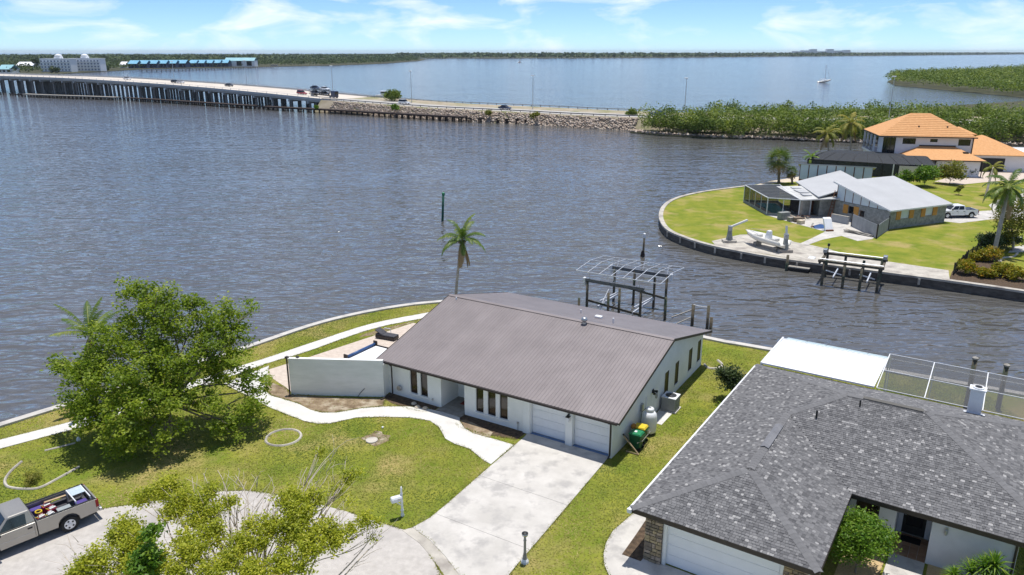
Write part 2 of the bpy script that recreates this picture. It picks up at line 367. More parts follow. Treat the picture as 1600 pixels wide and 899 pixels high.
# driveway slabs with open joints
AY = -0.552; A0 = Vector((5.891, 37.442, 0)); AA = Vector((math.cos(AY), math.sin(AY), 0)); AB = Vector((-AA.y, AA.x, 0))
def AW(x, y, z=0.0): return A0 + AA * x + AB * y + Vector((0, 0, z))
DRIVE = [AW(-6.15, 0.75), AW(-0.75, 0.75)] + GP((945, 722), (885, 793), (840, 846), (812, 878), (795, 899), (776, 930), (765, 970)) + GP((762, 970), (718, 899), (695, 869), (672, 845), (645, 825), (672, 810), (700, 787), (757, 737), (820, 683))
dv = MB()
def clip_half(poly, nx, ny, c):
    """part of a polygon where nx*x + ny*y <= c"""
    out = []; k = len(poly)
    for i in range(k):
        a, b = poly[i], poly[(i + 1) % k]; da = nx * a[0] + ny * a[1] - c; db = nx * b[0] + ny * b[1] - c
        if da <= 0: out.append((a[0], a[1]))
        if da * db < 0: t = da / (da - db); out.append((a[0] + (b[0] - a[0]) * t, a[1] + (b[1] - a[1]) * t))
    return out
drive = bpy.data.objects.new('driveway', None); COL.objects.link(drive); structure(drive)
cuts = [A0.dot(AB) + k for k in (2.0, -0.35, -5.1, -9.2, -30)]
for i in range(len(cuts) - 1):
    q = clip_half(clip_half(pl(DRIVE), AB.x, AB.y, cuts[i] - 0.008), -AB.x, -AB.y, -(cuts[i + 1] + 0.008))
    if len(q) > 2: sheet('slab', q, -0.1, 0.035, 'concrete', None, drive)
# walkways
WALK_FRONT = GP((803, 696), (767, 726), (756, 720), (734, 702), (710, 694), (696, 686), (686, 668), (672, 658), (640, 653), (600, 652), (556, 653), (535, 658), (517, 662), (497, 662.5), (477, 659), (448, 648), (421, 637), (396, 624), (372, 612), (350, 600), (420, 572), (418, 600), (412, 610), (424, 619), (465, 631), (485, 641), (502, 645.5), (526, 645.5), (566, 638.5), (600, 636), (637, 636), (668, 639), (700, 647), (718, 653), (719, 660), (726, 670), (740, 678), (780, 689))
wf = sheet('walkway', WALK_FRONT, -0.1, 0.03, 'new_concrete')
SHORE_LO = GP((-80, 725), (0, 702), (134, 666), (186, 649), (240, 632), (330, 600), (419, 568), (478, 550.5), (580, 515), (661, 498), (720, 486))
SHORE_HI = GP((-80, 708), (0, 688), (110, 660), (186, 638), (240, 620), (320, 590), (416, 560), (495, 533.5), (580, 506.5), (663, 490), (720, 479))
WALK_SHORE = [*[Vector(p) for p in smooth_path(SHORE_LO, 4)], *reversed(smooth_path(SHORE_HI, 4))]
sheet('path', WALK_SHORE, -0.1, 0.036, 'new_concrete')
DECK = [G(410, 581), G(485, 558), G(585, 525), G(646, 505), AW(-16.9, 12), AW(-16.95, 0.6), AW(-22.3, -3.1), G(448, 607)]
sheet('pool_deck', DECK, -0.1, 0.024, 'paver_base')
BED_WALL = GP((424, 618), (465, 630), (485, 640), (502, 644.5), (526, 644.5), (566, 638), (598, 635), (603, 623), (530, 622), (455, 617), (446, 606), (424, 598), (413, 604))
sheet('soil_bed', BED_WALL, -0.1, 0.010, 'soil')
BED_L = [AW(-16.85, 0.6), AW(-12.75, 0.6), AW(-12.75, -0.55), AW(-14.2, -0.8), AW(-15.6, -0.75), AW(-16.85, -0.45)]
sheet('mulch_bed', BED_L, -0.1, 0.012, 'mulch')
BED_R = [AW(-10.72, 0.6), AW(-6.2, 0.6), AW(-6.2, -0.55), AW(-8, -1.05), AW(-10.0, -1.15), AW(-10.72, -0.6)]
sheet('mulch_bed', BED_R, -0.1, 0.012, 'mulch')
BED_R2 = GP((719, 657), (727, 670), (741, 677.5), (765, 684), (770, 676), (745, 664), (728, 656))
sheet('soil_bed', BED_R2, -0.1, 0.0145, 'soil')
SHORE_BED = GP((560, 527), (585, 524), (648, 503), (662, 499), (600, 513), (570, 522))
sheet('soil_bed', SHORE_BED, -0.1, 0.008, 'soil')
PORCH = [AW(-12.62, 2.6), AW(-10.72, 2.6), AW(-10.72, -0.05), AW(-12.62, -0.05)]
sheet('porch_floor', PORCH, -0.1, 0.060, 'grey_wood')
# hip-roofed neighbour's paving
BY = -0.581; B0 = Vector((5.281, 29.011, 0)); BA = Vector((math.cos(BY), math.sin(BY), 0)); BB = Vector((-BA.y, BA.x, 0))
def BW(x, y, z=0.0): return B0 + BA * x + BB * y + Vector((0, 0, z))
B_DRIVE = [BW(*q) for q in [(-1.2, 4.6), (-1.36, 3.4), (-1.56, 1.62), (-1.42, 0.6), (-1.15, -0.21), (-0.8, -0.85), (-0.3, -1.4), (0.87, -2.9), (2.3, -4.4), (7.3, -4.4), (7.3, 0.62), (0.6, 0.62), (0.6, 4.6)]]
sheet('driveway', B_DRIVE, -0.1, 0.030, 'concrete')
B_BED = [BW(*q) for q in [(-0.62, 4.6), (-0.6, 3.4), (-0.5, 1.84), (-0.42, 0.2), (0.5, 0.22), (0.58, 4.6)]]
sheet('mulch_bed', B_BED, -0.1, 0.042, 'mulch')
B_WALK = [BW(9.85, 9.2), BW(11.25, 9.2), BW(11.25, 3.5), BW(11.0, -2), BW(9.5, -2), BW(9.75, 3.5)]
sheet('walkway', B_WALK, -0.1, 0.040, 'concrete')
M('gravel', (0.48, 0.34, 0.17), (0.62, 0.47, 0.27), 14, 0.95, 0.03, 22, world=True)
B_GRAVEL = [BW(8.0, 7.2), BW(9.72, 7.2), BW(9.62, 3.5), BW(9.3, -1), BW(8.0, -1)]
sheet('gravel_bed', B_GRAVEL, -0.1, 0.020, 'gravel')
B_GRAVEL2 = [BW(11.38, 7.2), BW(15.5, 7.2), BW(15.5, 4.9), BW(11.38, 4.6)]
sheet('gravel_bed', B_GRAVEL2, -0.1, 0.020, 'gravel')
B_PATIO = [BW(*q) for q in [(12.3, 19), (18, 19), (18, 25.3), (13.4, 25.3), (12.6, 24.6), (12.2, 23.4), (12.2, 21)]]
sheet('patio_slab', B_PATIO, -0.1, 0.030, 'concrete')

# ---- the point of land across the canal
ISL_FRONT = [Vector((p.x, p.y)) for p in GP((1165, 291), (1110, 298), (1075, 304.5), (1050, 312.5), (1036, 323), (1031, 336), (1034, 349), (1045, 361), (1070, 372), (1110, 384), (1170, 396), (1230, 406), (1350, 422), (1480, 439), (1600, 456), (1900, 500))]
isl_path = smooth_path(list(reversed(ISL_FRONT)), 6)
isl_path_f = list(reversed(isl_path))
ISL_LAND = [(p.x, p.y) for p in isl_path_f] + [(140, 60), (170, 150), (150, 200)] + pl(GP((1600, 243), (1480, 243), (1400, 244), (1345, 247), (1300, 258), (1270, 269), (1250, 277)))
sheet('island_lawn', ISL_LAND, -2.2, 0.0, 'grass')
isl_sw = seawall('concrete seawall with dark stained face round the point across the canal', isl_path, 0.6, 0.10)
IY = 0.43; I0 = Vector((48.58, 95.31, 0)); IA = Vector((math.cos(IY), math.sin(IY), 0)); IB = Vector((-IA.y, IA.x, 0))
def IW(x, y, z=0.0): return I0 + IA * x + IB * y + Vector((0, 0, z))
DOCK = GP((1112, 377), (1157, 367), (1200, 366), (1243, 379), (1262, 382), (1300, 391), (1300, 413), (1230, 403), (1170, 393), (1118, 384))
sheet('dock_slab', DOCK, -0.1, 0.020, 'old_concrete')
IS_WALK = GP((1250, 381), (1262, 383), (1285, 375), (1330, 366), (1300, 357), (1270, 372))
sheet('walkway', IS_WALK, -0.1, 0.026, 'concrete')
IS_PATIO = GP((1196, 336), (1240, 349), (1285, 361), (1312, 368), (1340, 377), (1362, 374), (1389, 360), (1375, 352), (1330, 335), (1262, 330))
sheet('patio_slab', IS_PATIO, -0.1, 0.022, 'concrete')
IS_CAP = GP((1290, 388), (1330, 401), (1400, 411), (1482, 423), (1484, 438), (1400, 428), (1290, 412))
sheet('seawall_walk', IS_CAP, -0.1, 0.030, 'old_concrete')
IS_DRIVE = GP((1474, 346), (1500, 349), (1556, 342), (1600, 345), (1700, 350), (1700, 300), (1600, 302), (1558, 313), (1545, 321), (1552, 329), (1515, 331), (1470, 335))
sheet('driveway', IS_DRIVE, -0.1, 0.016, 'concrete')
IS_PAVE = GP((1460, 284), (1500, 289), (1560, 283), (1600, 281), (1680, 280), (1680, 262), (1560, 266), (1500, 272))
sheet('paved_court', IS_PAVE, -0.1, 0.020, 'paver_base')
IS_BED = GP((1482, 438), (1488, 424), (1520, 405), (1545, 395), (1565, 398), (1560, 408), (1575, 418), (1600, 430), (1680, 440), (1680, 466), (1600, 454))
sheet('mulch_bed', IS_BED, -0.1, 0.012, 'mulch')
IS_PATH = GP((1575, 395), (1585, 386), (1620, 380), (1680, 380), (1680, 395), (1600, 394))
sheet('path', IS_PATH, -0.1, 0.014, 'concrete')
IS_SAND = GP((1170, 292), (1215, 286), (1262, 283), (1270, 276), (1250, 276), (1200, 284))
sheet('sand', IS_SAND, -0.1, 0.012, 'sand')

# ---- causeway embankment and mangrove flats
CW_NEAR = smooth_path([Vector(p) for p in [(-78, 317), (-55, 301), (-37, 289), (-18, 277), (0, 265), (20, 251), (41, 240.5), (70, 231), (120, 222), (200, 214), (420, 200)]], 4)
def cwz(x): return 2.5 if x > -30 else lerp(2.5, 3.4, min(1, (-30 - x) / 40))
cw_a, cw_b = offset(CW_NEAR, 0), offset(CW_NEAR, 27)
m = MB(); o = []
for i, (a, b) in enumerate(zip(cw_a, cw_b)):
    f = offset(CW_NEAR, -4.8)[i]; g_ = offset(CW_NEAR, 34)[i]; z = cwz(a.x)
    o.append([(f.x, f.y, -2.0), (a.x, a.y, z), (b.x, b.y, z), (g_.x, g_.y, -2.0)])
for i in range(len(o) - 1):
    for j in range(3): m.add([o[i][j], o[i + 1][j], o[i + 1][j + 1], o[i][j + 1]], [(0, 1, 2, 3)])
M('bank_soil', (0.30, 0.25, 0.17), (0.44, 0.38, 0.29), 0.2, 0.95, 0.1, 1.5, world=True, c3=(0.20, 0.21, 0.08), s3=0.12)
structure(m.build('embankment', 'bank_soil'))
M('road_far', (0.40, 0.38, 0.35), (0.48, 0.46, 0.43), 0.3, 0.95, world=True)
def road_strip(name, d0, d1, dz, mat):
    a = offset(CW_NEAR, d0); b = offset(CW_NEAR, d1); m = MB()
    for i in range(len(a) - 1):
        m.add([(a[i].x, a[i].y, cwz(CW_NEAR[i].x) + dz), (a[i + 1].x, a[i + 1].y, cwz(CW_NEAR[i + 1].x) + dz), (b[i + 1].x, b[i + 1].y, cwz(CW_NEAR[i + 1].x) + dz), (b[i].x, b[i].y, cwz(CW_NEAR[i].x) + dz)], [(0, 1, 2, 3)])
    return structure(m.build(name, mat))
road_strip('causeway_road', 1.2, 12.5, 0.03, 'road_far')
M('line_paint', (0.75, 0.75, 0.72), (0.66, 0.66, 0.63), 3, 0.8)
road_strip('road_line', 1.9, 2.1, 0.045, 'line_paint'); road_strip('road_line', 11.6, 11.8, 0.045, 'line_paint')
road_strip('verge', 12.5, 26.5, 0.02, 'bank_soil')
MANG_NEAR = pl(GP((985, 207), (1040, 212), (1120, 216), (1200, 216), (1290, 220), (1420, 224), (1700, 226), (1800, 165), (1600, 158), (1400, 171), (1200, 172), (1060, 180), (1000, 189), z=-0.8))
M('mud', (0.05, 0.055, 0.026), (0.09, 0.085, 0.045), 0.3, 0.95, 0.1, 1.0, world=True)
sheet('mangrove_flat', MANG_NEAR, -2.5, -0.75, 'mud')
MANG_FAR = pl(GP((1386, 128), (1400, 134), (1480, 141.5), (1560, 149), (1600, 153), (1800, 165), (1900, 118), (1600, 112.5), (1460, 118), (1400, 121), z=-0.9))
sheet('mangrove_flat', MANG_FAR, -2.5, -0.85, 'mud')
FAR_LEFT = pl(GP((-300, 120), (0, 117), (60, 117.5), (140, 113), (225, 108), (300, 106.5), (400, 105), (440, 104), (520, 102.5), (600, 99.5), (655, 95.5), (668, 92.8), (640, 90.2), z=-0.6)) + [(-150, 4200), (-1100, 5200), (-4200, 5200), (-4200, 900)]
sheet('mainland', FAR_LEFT, -3, -0.5, 'mud')
FAR_MID = pl(GP((600, 91.2), (760, 91.6), (900, 91.2), (1050, 90.3), (1200, 88.8), (1400, 87.2), (1600, 85.2), (1900, 84), z=-0.6)) + [(14000, 26000), (-2500, 14000), (-2500, 3600)]
sheet('far_shore', FAR_MID, -3, -0.5, 'mud')
# ================================================================== brown metal-roofed house
HA = thing('waterfront_house', 'white stucco house with a brown standing-seam metal roof', 'house', (A0.x, A0.y, 0), AY)
RL, RD, RR, ZF, ZR, ZB = 17.516, 16.525, 8.35, 2.50, 4.708, 2.669
X0, X1, Y0, Y1 = -16.95, -0.5, 0.45, 16.1           # outer wall faces
def zroof(y): return lerp(ZF, ZR, y / RR) if y < RR else lerp(ZR, ZB, (y - RR) / (RD - RR))
WIN_F = [(-15.08, -14.5), (-14.22, -13.65), (-9.84, -9.28), (-8.96, -8.38), (-8.08, -7.51)]
ops = [(a, b, 0.48, 2.28) for a, b in WIN_F] + [(-12.56, -10.72, 0.0, 2.6)] + [(-5.88, -3.5, 0.0, 2.16), (-3.04, -0.74, 0.0, 2.16)]
zt = zroof(Y0) - 0.16
for xa, xb in ((X0, -12.56), (-10.72, X1)): part('front_wall', HA, 'stucco', lambda m: wall_cells(m, xa, xb, 0, zt, [(a, b, c, min(d, zt)) for a, b, c, d in ops if xa < a < xb], Y0, Y0 + 0.28, 'x'))
M('glass_side', (0.010, 0.012, 0.014), rough=0.3, spec=0.12)
WIN_R = [(8.45, 9.15), (10.38, 11.05), (13.1, 13.8), (15.02, 15.7)]
def right_wall(m):
    wall_cells(m, Y0 + 0.285, Y1, 0, 2.4, [(a, b, 0.62, 2.2) for a, b in WIN_R], X1 - 0.28, X1, 'y')
    m.yz([(Y0 + 0.285, 2.4), (Y1, 2.4), (Y1, zroof(Y1) - 0.14), (RR, ZR - 0.14), (Y0 + 0.285, zroof(Y0) - 0.14)], X1 - 0.28, X1)
part('side_wall', HA, 'stucco', right_wall)
def left_wall(m):
    m.yz([(Y0 + 0.285, 0), (Y1, 0), (Y1, zroof(Y1) - 0.14), (RR, ZR - 0.14), (Y0 + 0.285, zroof(Y0) - 0.14)], X0, X0 + 0.28)
part('side_wall', HA, 'stucco', left_wall)
part('rear_wall', HA, 'stucco', lambda m: m.box(X0 + 0.28, X1 - 0.28, Y1 - 0.28, Y1, 0, zroof(Y1) - 0.16))
# porch recess
part('porch_wall', HA, 'stucco', lambda m: (m.box(-12.76, -12.56, Y0 + 0.28, 2.55, 0, 2.44), m.box(-10.72, -10.52, Y0 + 0.28, 2.55, 0, 2.44), m.box(-12.56, -11.75, 2.35, 2.55, 0, 2.44)))
dr = part('front_door', HA, 'dark_trim', lambda m: m.box(-11.72, -10.76, 2.40, 2.46, 0.06, 2.2), bevel=0.01)
part('door_frame', dr, 'white_paint', lambda m: (m.box(-11.78, -11.72, 2.36, 2.5, 0.06, 2.26), m.box(-11.72, -10.76, 2.36, 2.5, 2.2, 2.26)))
part('door_handle', dr, 'steel', lambda m: m.tube([(-10.86, 2.39, 0.95), (-10.86, 2.34, 0.95), (-10.86, 2.34, 1.25), (-10.86, 2.39, 1.25)], 0.015, 6))
dp = part('door_panel', dr, 'brown_trim', lambda m: (m.box(-11.62, -11.28, 2.385, 2.4, 0.3, 1.1), m.box(-11.2, -10.95, 2.385, 2.4, 0.3, 1.1), m.box(-11.62, -11.28, 2.385, 2.4, 1.25, 2.05), m.box(-11.2, -10.95, 2.385, 2.4, 1.35, 2.05)))
M('red_mat', (0.20, 0.035, 0.025), (0.30, 0.06, 0.04), 9, 0.98)
tag(part('door_mat', None, 'red_mat', lambda m: m.box(-0.46, 0.46, -0.3, 0.3, 0, 0.02), loc=AW(-11.35, 1.75, 0.06), rotz=AY), 'dark red door mat in front of the dark front door', 'mat')
# windows
def window(parent, x0, x1, z0, z1, y, axis='x', fr='dark_trim', gl='glass', d=0.06, w=0.05, name='window'):
    """framed opening set back in its wall: frame > pane"""
    if axis == 'x':
        f = part(name, parent, fr, lambda m: (m.box(x0, x0 + w, y, y + d, z0, z1), m.box(x1 - w, x1, y, y + d, z0, z1), m.box(x0 + w, x1 - w, y, y + d, z0, z0 + w), m.box(x0 + w, x1 - w, y, y + d, z1 - w, z1)))
        part('pane', f, gl, lambda m: m.box(x0 + w, x1 - w, y + d * 0.4, y + d * 0.6, z0 + w, z1 - w))
    else:
        f = part(name, parent, fr, lambda m: (m.box(y - d, y, x0, x0 + w, z0, z1), m.box(y - d, y, x1 - w, x1, z0, z1), m.box(y - d, y, x0 + w, x1 - w, z0, z0 + w), m.box(y - d, y, x0 + w, x1 - w, z1 - w, z1)))
        part('pane', f, gl, lambda m: m.box(y - d * 0.6, y - d * 0.4, x0 + w, x1 - w, z0 + w, z1 - w))
    return f
for a, b in WIN_F: window(HA, a, b, 0.48, 2.27, Y0 + 0.07, 'x', gl='glass_brown')
for a, b in WIN_R: window(HA, a, b, 0.62, 2.2, X1 + 0.006, 'y', gl='glass_side', w=0.035)
for a, b in ((-15.2, -13.55), (-9.95, -7.4)): part('window_sill', HA, 'white_paint', lambda m: m.box(a, b, Y0 - 0.06, Y0 - 0.002, 0.36, 0.47), bevel=0.01)
for a, b in WIN_R: part('window_sill', HA, 'white_paint', lambda m: m.box(X1 + 0.002, X1 + 0.05, a - 0.05, b + 0.05, 0.55, 0.615))
# pilasters and garage doors
for a, b in ((-6.38, -5.9), (-3.5, -3.04), (-0.72, -0.5)): part('pilaster', HA, 'white_paint', lambda m: m.box(a + 0.004, b - 0.004, Y0 - 0.10, Y0 - 0.003, 0, zt), bevel=0.01)
M('door_white', (0.74, 0.76, 0.78), (0.78, 0.80, 0.82), 1.5, 0.5)
M('shade_blue', (0.10, 0.17, 0.30), (0.15, 0.23, 0.38), 3, 0.8)
for a, b in ((-5.88, -3.5), (-3.04, -0.74)):
    gd = part('garage_door', HA, 'door_white', lambda m: m.box(a, b, Y0 + 0.235, Y0 + 0.265, 0.05, 2.16))
    for k in range(4):
        z0 = 0.06 + k * 0.525
        part('door_panel', gd, 'door_white', lambda m: m.box(a + 0.015, b - 0.015, Y0 + 0.205, Y0 + 0.232, z0 + 0.006, z0 + 0.515), bevel=0.008)
        for q in range(4):
            w = (b - a) / 4
            part('raised_panel', gd, 'door_white', lambda m: m.box(a + q * w + 0.09, a + (q + 1) * w - 0.09, Y0 + 0.193, Y0 + 0.203, z0 + 0.11, z0 + 0.41), bevel=0.004)
    part('door_foot_shade', gd, 'shade_blue', lambda m: m.box(a, b, Y0 - 0.02, Y0 + 0.2, 0.036, 0.045))  # bluish shade and reflection on the floor, laid on as a blue strip
# roof: ribbed sheets, four low ribs each
def slope_mesh(name, y0, z0, y1, z1, w):
    m = MB(); L = math.hypot(y1 - y0, z1 - z0); m.box(0, w - 0.004, 0, L, -0.03, 0)
    for q in range(4):
        x = w * (q + 0.5) / 4; m.add([(x - 0.035, 0, 0.0015), (x - 0.014, 0, 0.02), (x + 0.014, 0, 0.02), (x + 0.035, 0, 0.0015), (x - 0.035, L, 0.0015), (x - 0.014, L, 0.02), (x + 0.014, L, 0.02), (x + 0.035, L, 0.0015)], [(0, 1, 5, 4), (1, 2, 6, 5), (2, 3, 7, 6), (0, 3, 2, 1), (4, 5, 6, 7)])
    return m.mesh(name, 'roof_metal'), math.atan2(z1 - z0, y1 - y0)
NP = 19; PW = RL / NP
roof = part('roof', HA, 'brown_trim', lambda m: (m.slab([(-RL + 0.03, 0.03, ZF - 0.035), (-0.03, 0.03, ZF - 0.035), (-0.03, RR, ZR - 0.035), (-RL + 0.03, RR, ZR - 0.035)], 0.09), m.slab([(-RL + 0.03, RR, ZR - 0.036), (-0.03, RR, ZR - 0.036), (-0.03, RD - 0.03, ZB - 0.036), (-RL + 0.03, RD - 0.03, ZB - 0.036)], 0.09)))
pf, af = slope_mesh('roof_panel', 0, ZF, RR, ZR, PW); pb, ab = slope_mesh('roof_panel', RD, ZB, RR, ZR, PW)
for k in range(NP):
    o = link('roof_panel', pf, roof, loc=(-RL + k * PW, 0, ZF)); o.rotation_euler = (af, 0, 0)
    o = link('roof_panel', pb, roof, loc=(-RL + (k + 1) * PW, RD, ZB)); o.rotation_euler = (math.atan2(ZR - ZB, RD - RR), 0, PI)
sl_f = (ZR - ZF) / RR; sl_b = (ZR - ZB) / (RD - RR)
part('ridge_cap', roof, 'roof_metal', lambda m: (m.slab([(-RL, RR - 0.2, ZR - 0.2 * sl_f + 0.05), (0, RR - 0.2, ZR - 0.2 * sl_f + 0.05), (0, RR, ZR + 0.052), (-RL, RR, ZR + 0.052)], 0.008), m.slab([(-RL, RR, ZR + 0.052), (0, RR, ZR + 0.052), (0, RR + 0.2, ZR - 0.2 * sl_b + 0.05), (-RL, RR + 0.2, ZR - 0.2 * sl_b + 0.05)], 0.008)))
for x in (-RL, 0):
    s = 1 if x == 0 else -1
    part('rake_trim', roof, 'dark_trim', lambda m: (m.slab([(x + 0.002 * s, 0, ZF + 0.03), (x + 0.03 * s, 0, ZF + 0.03), (x + 0.03 * s, RR, ZR + 0.03), (x + 0.002 * s, RR, ZR + 0.03)], 0.17), m.slab([(x + 0.002 * s, RR, ZR + 0.03), (x + 0.03 * s, RR, ZR + 0.03), (x + 0.03 * s, RD, ZB + 0.03), (x + 0.002 * s, RD, ZB + 0.03)], 0.17)))
part('gutter', HA, 'dark_trim', lambda m: m.xz([(-RL + 0.1, ZF - 0.14), (-0.1, ZF - 0.14), (-0.1, ZF - 0.015), (-RL + 0.1, ZF - 0.015)], -0.1, 0.02))
part('fascia', HA, 'dark_trim', lambda m: m.box(-RL + 0.03, -0.03, RD - 0.03, RD + 0.0, ZB - 0.17, ZB - 0.04))
part('soffit', HA, 'white_paint', lambda m: m.box(-RL + 0.05, -0.05, 0.03, Y0 - 0.005, ZF - 0.16, ZF - 0.125))
for x in (-16.36, -0.62): part('downspout', HA, 'dark_trim', lambda m: m.tube([(x, -0.05, ZF - 0.14), (x, 0.1, ZF - 0.3), (x, 0.12, ZF - 0.45), (x, 0.12, 0.25), (x - 0.2, -0.35, 0.06), (x - 0.3, -0.75, 0.05)] if x < -5 else [(x, -0.05, ZF - 0.14), (x, Y0 - 0.15, ZF - 0.35), (x, Y0 - 0.15, 0.2), (x, Y0 - 0.35, 0.06)], 0.05, 6))
# roof fittings
def vent_at(x, y): return (x, y, zroof(y))
part('turbine_vent', HA, 'steel', lambda m: m.lathe([(0.17, -0.05), (0.15, 0.1), (0.13, 0.22), (0.21, 0.26), (0.22, 0.36), (0.16, 0.46), (0.05, 0.5)], 14, (-6.2, 8.05, zroof(8.05))), smooth=True)
part('roof_vent', HA, 'white_metal', lambda m: (m.box(-6.85, -6.35, 11.0, 11.35, zroof(11.2) + 0.0, zroof(11.2) + 0.2)), bevel=0.02)
part('vent_pipe', HA, 'white_metal', lambda m: m.tube([(-5.0, 10.1, zroof(10.1) - 0.05), (-5.0, 10.1, zroof(10.1) + 0.38)], 0.06, 10))
part('vent_pipe', HA, 'white_metal', lambda m: m.tube([(-8.6, 12.4, zroof(12.4) - 0.05), (-8.6, 12.4, zroof(12.4) + 0.25)], 0.05, 10))
part('vent_pipe', HA, 'white_metal', lambda m: m.tube([(-16.6, 7.9, zroof(7.9) - 0.05), (-16.6, 7.9, zroof(7.9) + 0.2)], 0.05, 10))
# wall fittings
wl_ = part('wall_lantern', HA, 'black', lambda m: (m.box(-3.3, -3.22, Y0 - 0.15, Y0 - 0.103, 1.7, 2.1), m.box(-3.38, -3.14, Y0 - 0.36, Y0 - 0.12, 1.93, 1.97), m.box(-3.3, -3.22, Y0 - 0.3, Y0 - 0.15, 2.04, 2.08)))
part('lamp_glass', wl_, 'white_metal', lambda m: m.lathe([(0.07, -0.3), (0.1, -0.26), (0.1, -0.02), (0.06, 0.0)], 10, (-3.26, Y0 - 0.24, 1.92)))
part('flood_light', HA, 'black', lambda m: (m.box(-0.98, -0.86, Y0 - 0.2, Y0 - 0.08, ZF - 0.34, ZF - 0.24),))
part('flood_light', HA, 'black', lambda m: (m.box(X1, X1 + 0.05, 6.2, 6.42, 1.72, 1.94), m.tube([(X1 + 0.05, 6.25, 1.82), (X1 + 0.22, 6.1, 1.74)], [0.05, 0.09], 8), m.tube([(X1 + 0.05, 6.37, 1.82), (X1 + 0.22, 6.55, 1.74)], [0.05, 0.09], 8)))
part('electric_meter', HA, 'steel', lambda m: (m.box(X1, X1 + 0.14, 4.35, 4.62, 1.25, 1.72),), bevel=0.015)
part('conduit', HA, 'white_metal', lambda m: (m.tube([(X1 + 0.05, 4.48, 1.25), (X1 + 0.05, 4.48, 0.0)], 0.03, 6), m.tube([(X1 + 0.05, 5.2, 1.9), (X1 + 0.05, 5.2, 0.9)], 0.025, 6)))
part('disconnect_box', HA, 'steel', lambda m: m.box(X1, X1 + 0.1, 6.85, 7.05, 1.1, 1.45), bevel=0.01)
part('hose_reel', HA, 'steel', lambda m: (m.lathe([(0.16, 0), (0.18, 0.04), (0.18, 0.14), (0.16, 0.18)], 14, (0, 0, 0)),), loc=(-15.95, Y0 - 0.02, 0.62)).rotation_euler = (PI / 2, 0, 0)
part('hose_tap', HA, 'steel', lambda m: (m.box(-13.28, -13.2, Y0 - 0.08, Y0 - 0.001, 0.42, 0.5), m.tube([(-13.24, Y0 - 0.05, 0.42), (-13.24, Y0 - 0.1, 0.34)], 0.02, 6)))
part('hose_tap', HA, 'steel', lambda m: (m.tube([(-6.75, Y0 - 0.05, 0.0), (-6.75, Y0 - 0.05, 0.55)], 0.02, 6), m.box(-6.8, -6.7, Y0 - 0.1, Y0 - 0.02, 0.5, 0.58)))

# free-standing stucco wall left of the house
gw = thing('garden_wall', 'tall white brushed stucco wall screening the pool beside the house', 'wall', (A0.x, A0.y, 0), AY)
g0, g1 = Vector((-22.35, -3.27, 0)), Vector((-16.75, -0.28, 0)); gd_ = (g1 - g0).normalized(); gn_ = Vector((-gd_.y, gd_.x, 0))
part('wall_panel', gw, 'brushed_stucco', lambda m: m.prism([tuple((g0)[:2]), tuple(g1[:2]), tuple((g1 + gn_ * 0.22)[:2]), tuple((g0 + gn_ * 0.22)[:2])], 0, 2.58))
part('wall_cap', gw, 'stucco', lambda m: m.prism([tuple((g0 - gn_ * 0.02 - gd_ * 0.02)[:2]), tuple((g1 - gn_ * 0.02)[:2]), tuple((g1 + gn_ * 0.24)[:2]), tuple((g0 + gn_ * 0.24 - gd_ * 0.02)[:2])], 2.582, 2.64))
part('wall_return', gw, 'stucco', lambda m: m.prism([tuple((g1 + gd_ * 0.005)[:2]), (-16.96, 0.44), (-16.955, 0.66), tuple((g1 + gn_ * 0.22 + gd_ * 0.005)[:2])], 0, 2.3))
part('corner_post', gw, 'dark_trim', lambda m: (m.tube([tuple(g0 - gd_ * 0.08 - gn_ * 0.02 + Vector((0, 0, z))) for z in (0.12, 2.66)], 0.055, 6), m.tube([tuple(g0 - gd_ * 0.08 + Vector((0, 0, 0.12))), tuple(g0 - gn_ * 0.35 + Vector((0, 0, 0.04)))], 0.05, 6), m.box(g0.x - 0.25, g0.x - 0.02, g0.y - 0.05, g0.y + 0.15, 2.6, 2.72)))
part('post_cap', gw, 'dark_trim', lambda m: m.box(g0.x + 0.35, g0.x + 0.55, g0.y + 0.35, g0.y + 0.5, 2.642, 2.74))
part('hose_pipe', gw, 'dark_trim', lambda m: m.tube([tuple(g0 + gd_ * 4.55 - gn_ * 0.05 + Vector((0, 0, 0.0))), tuple(g0 + gd_ * 4.75 - gn_ * 0.05 + Vector((0, 0, 0.3))), tuple(g0 + gd_ * 5.05 - gn_ * 0.04 + Vector((0, 0, 0.62)))], 0.018, 5))

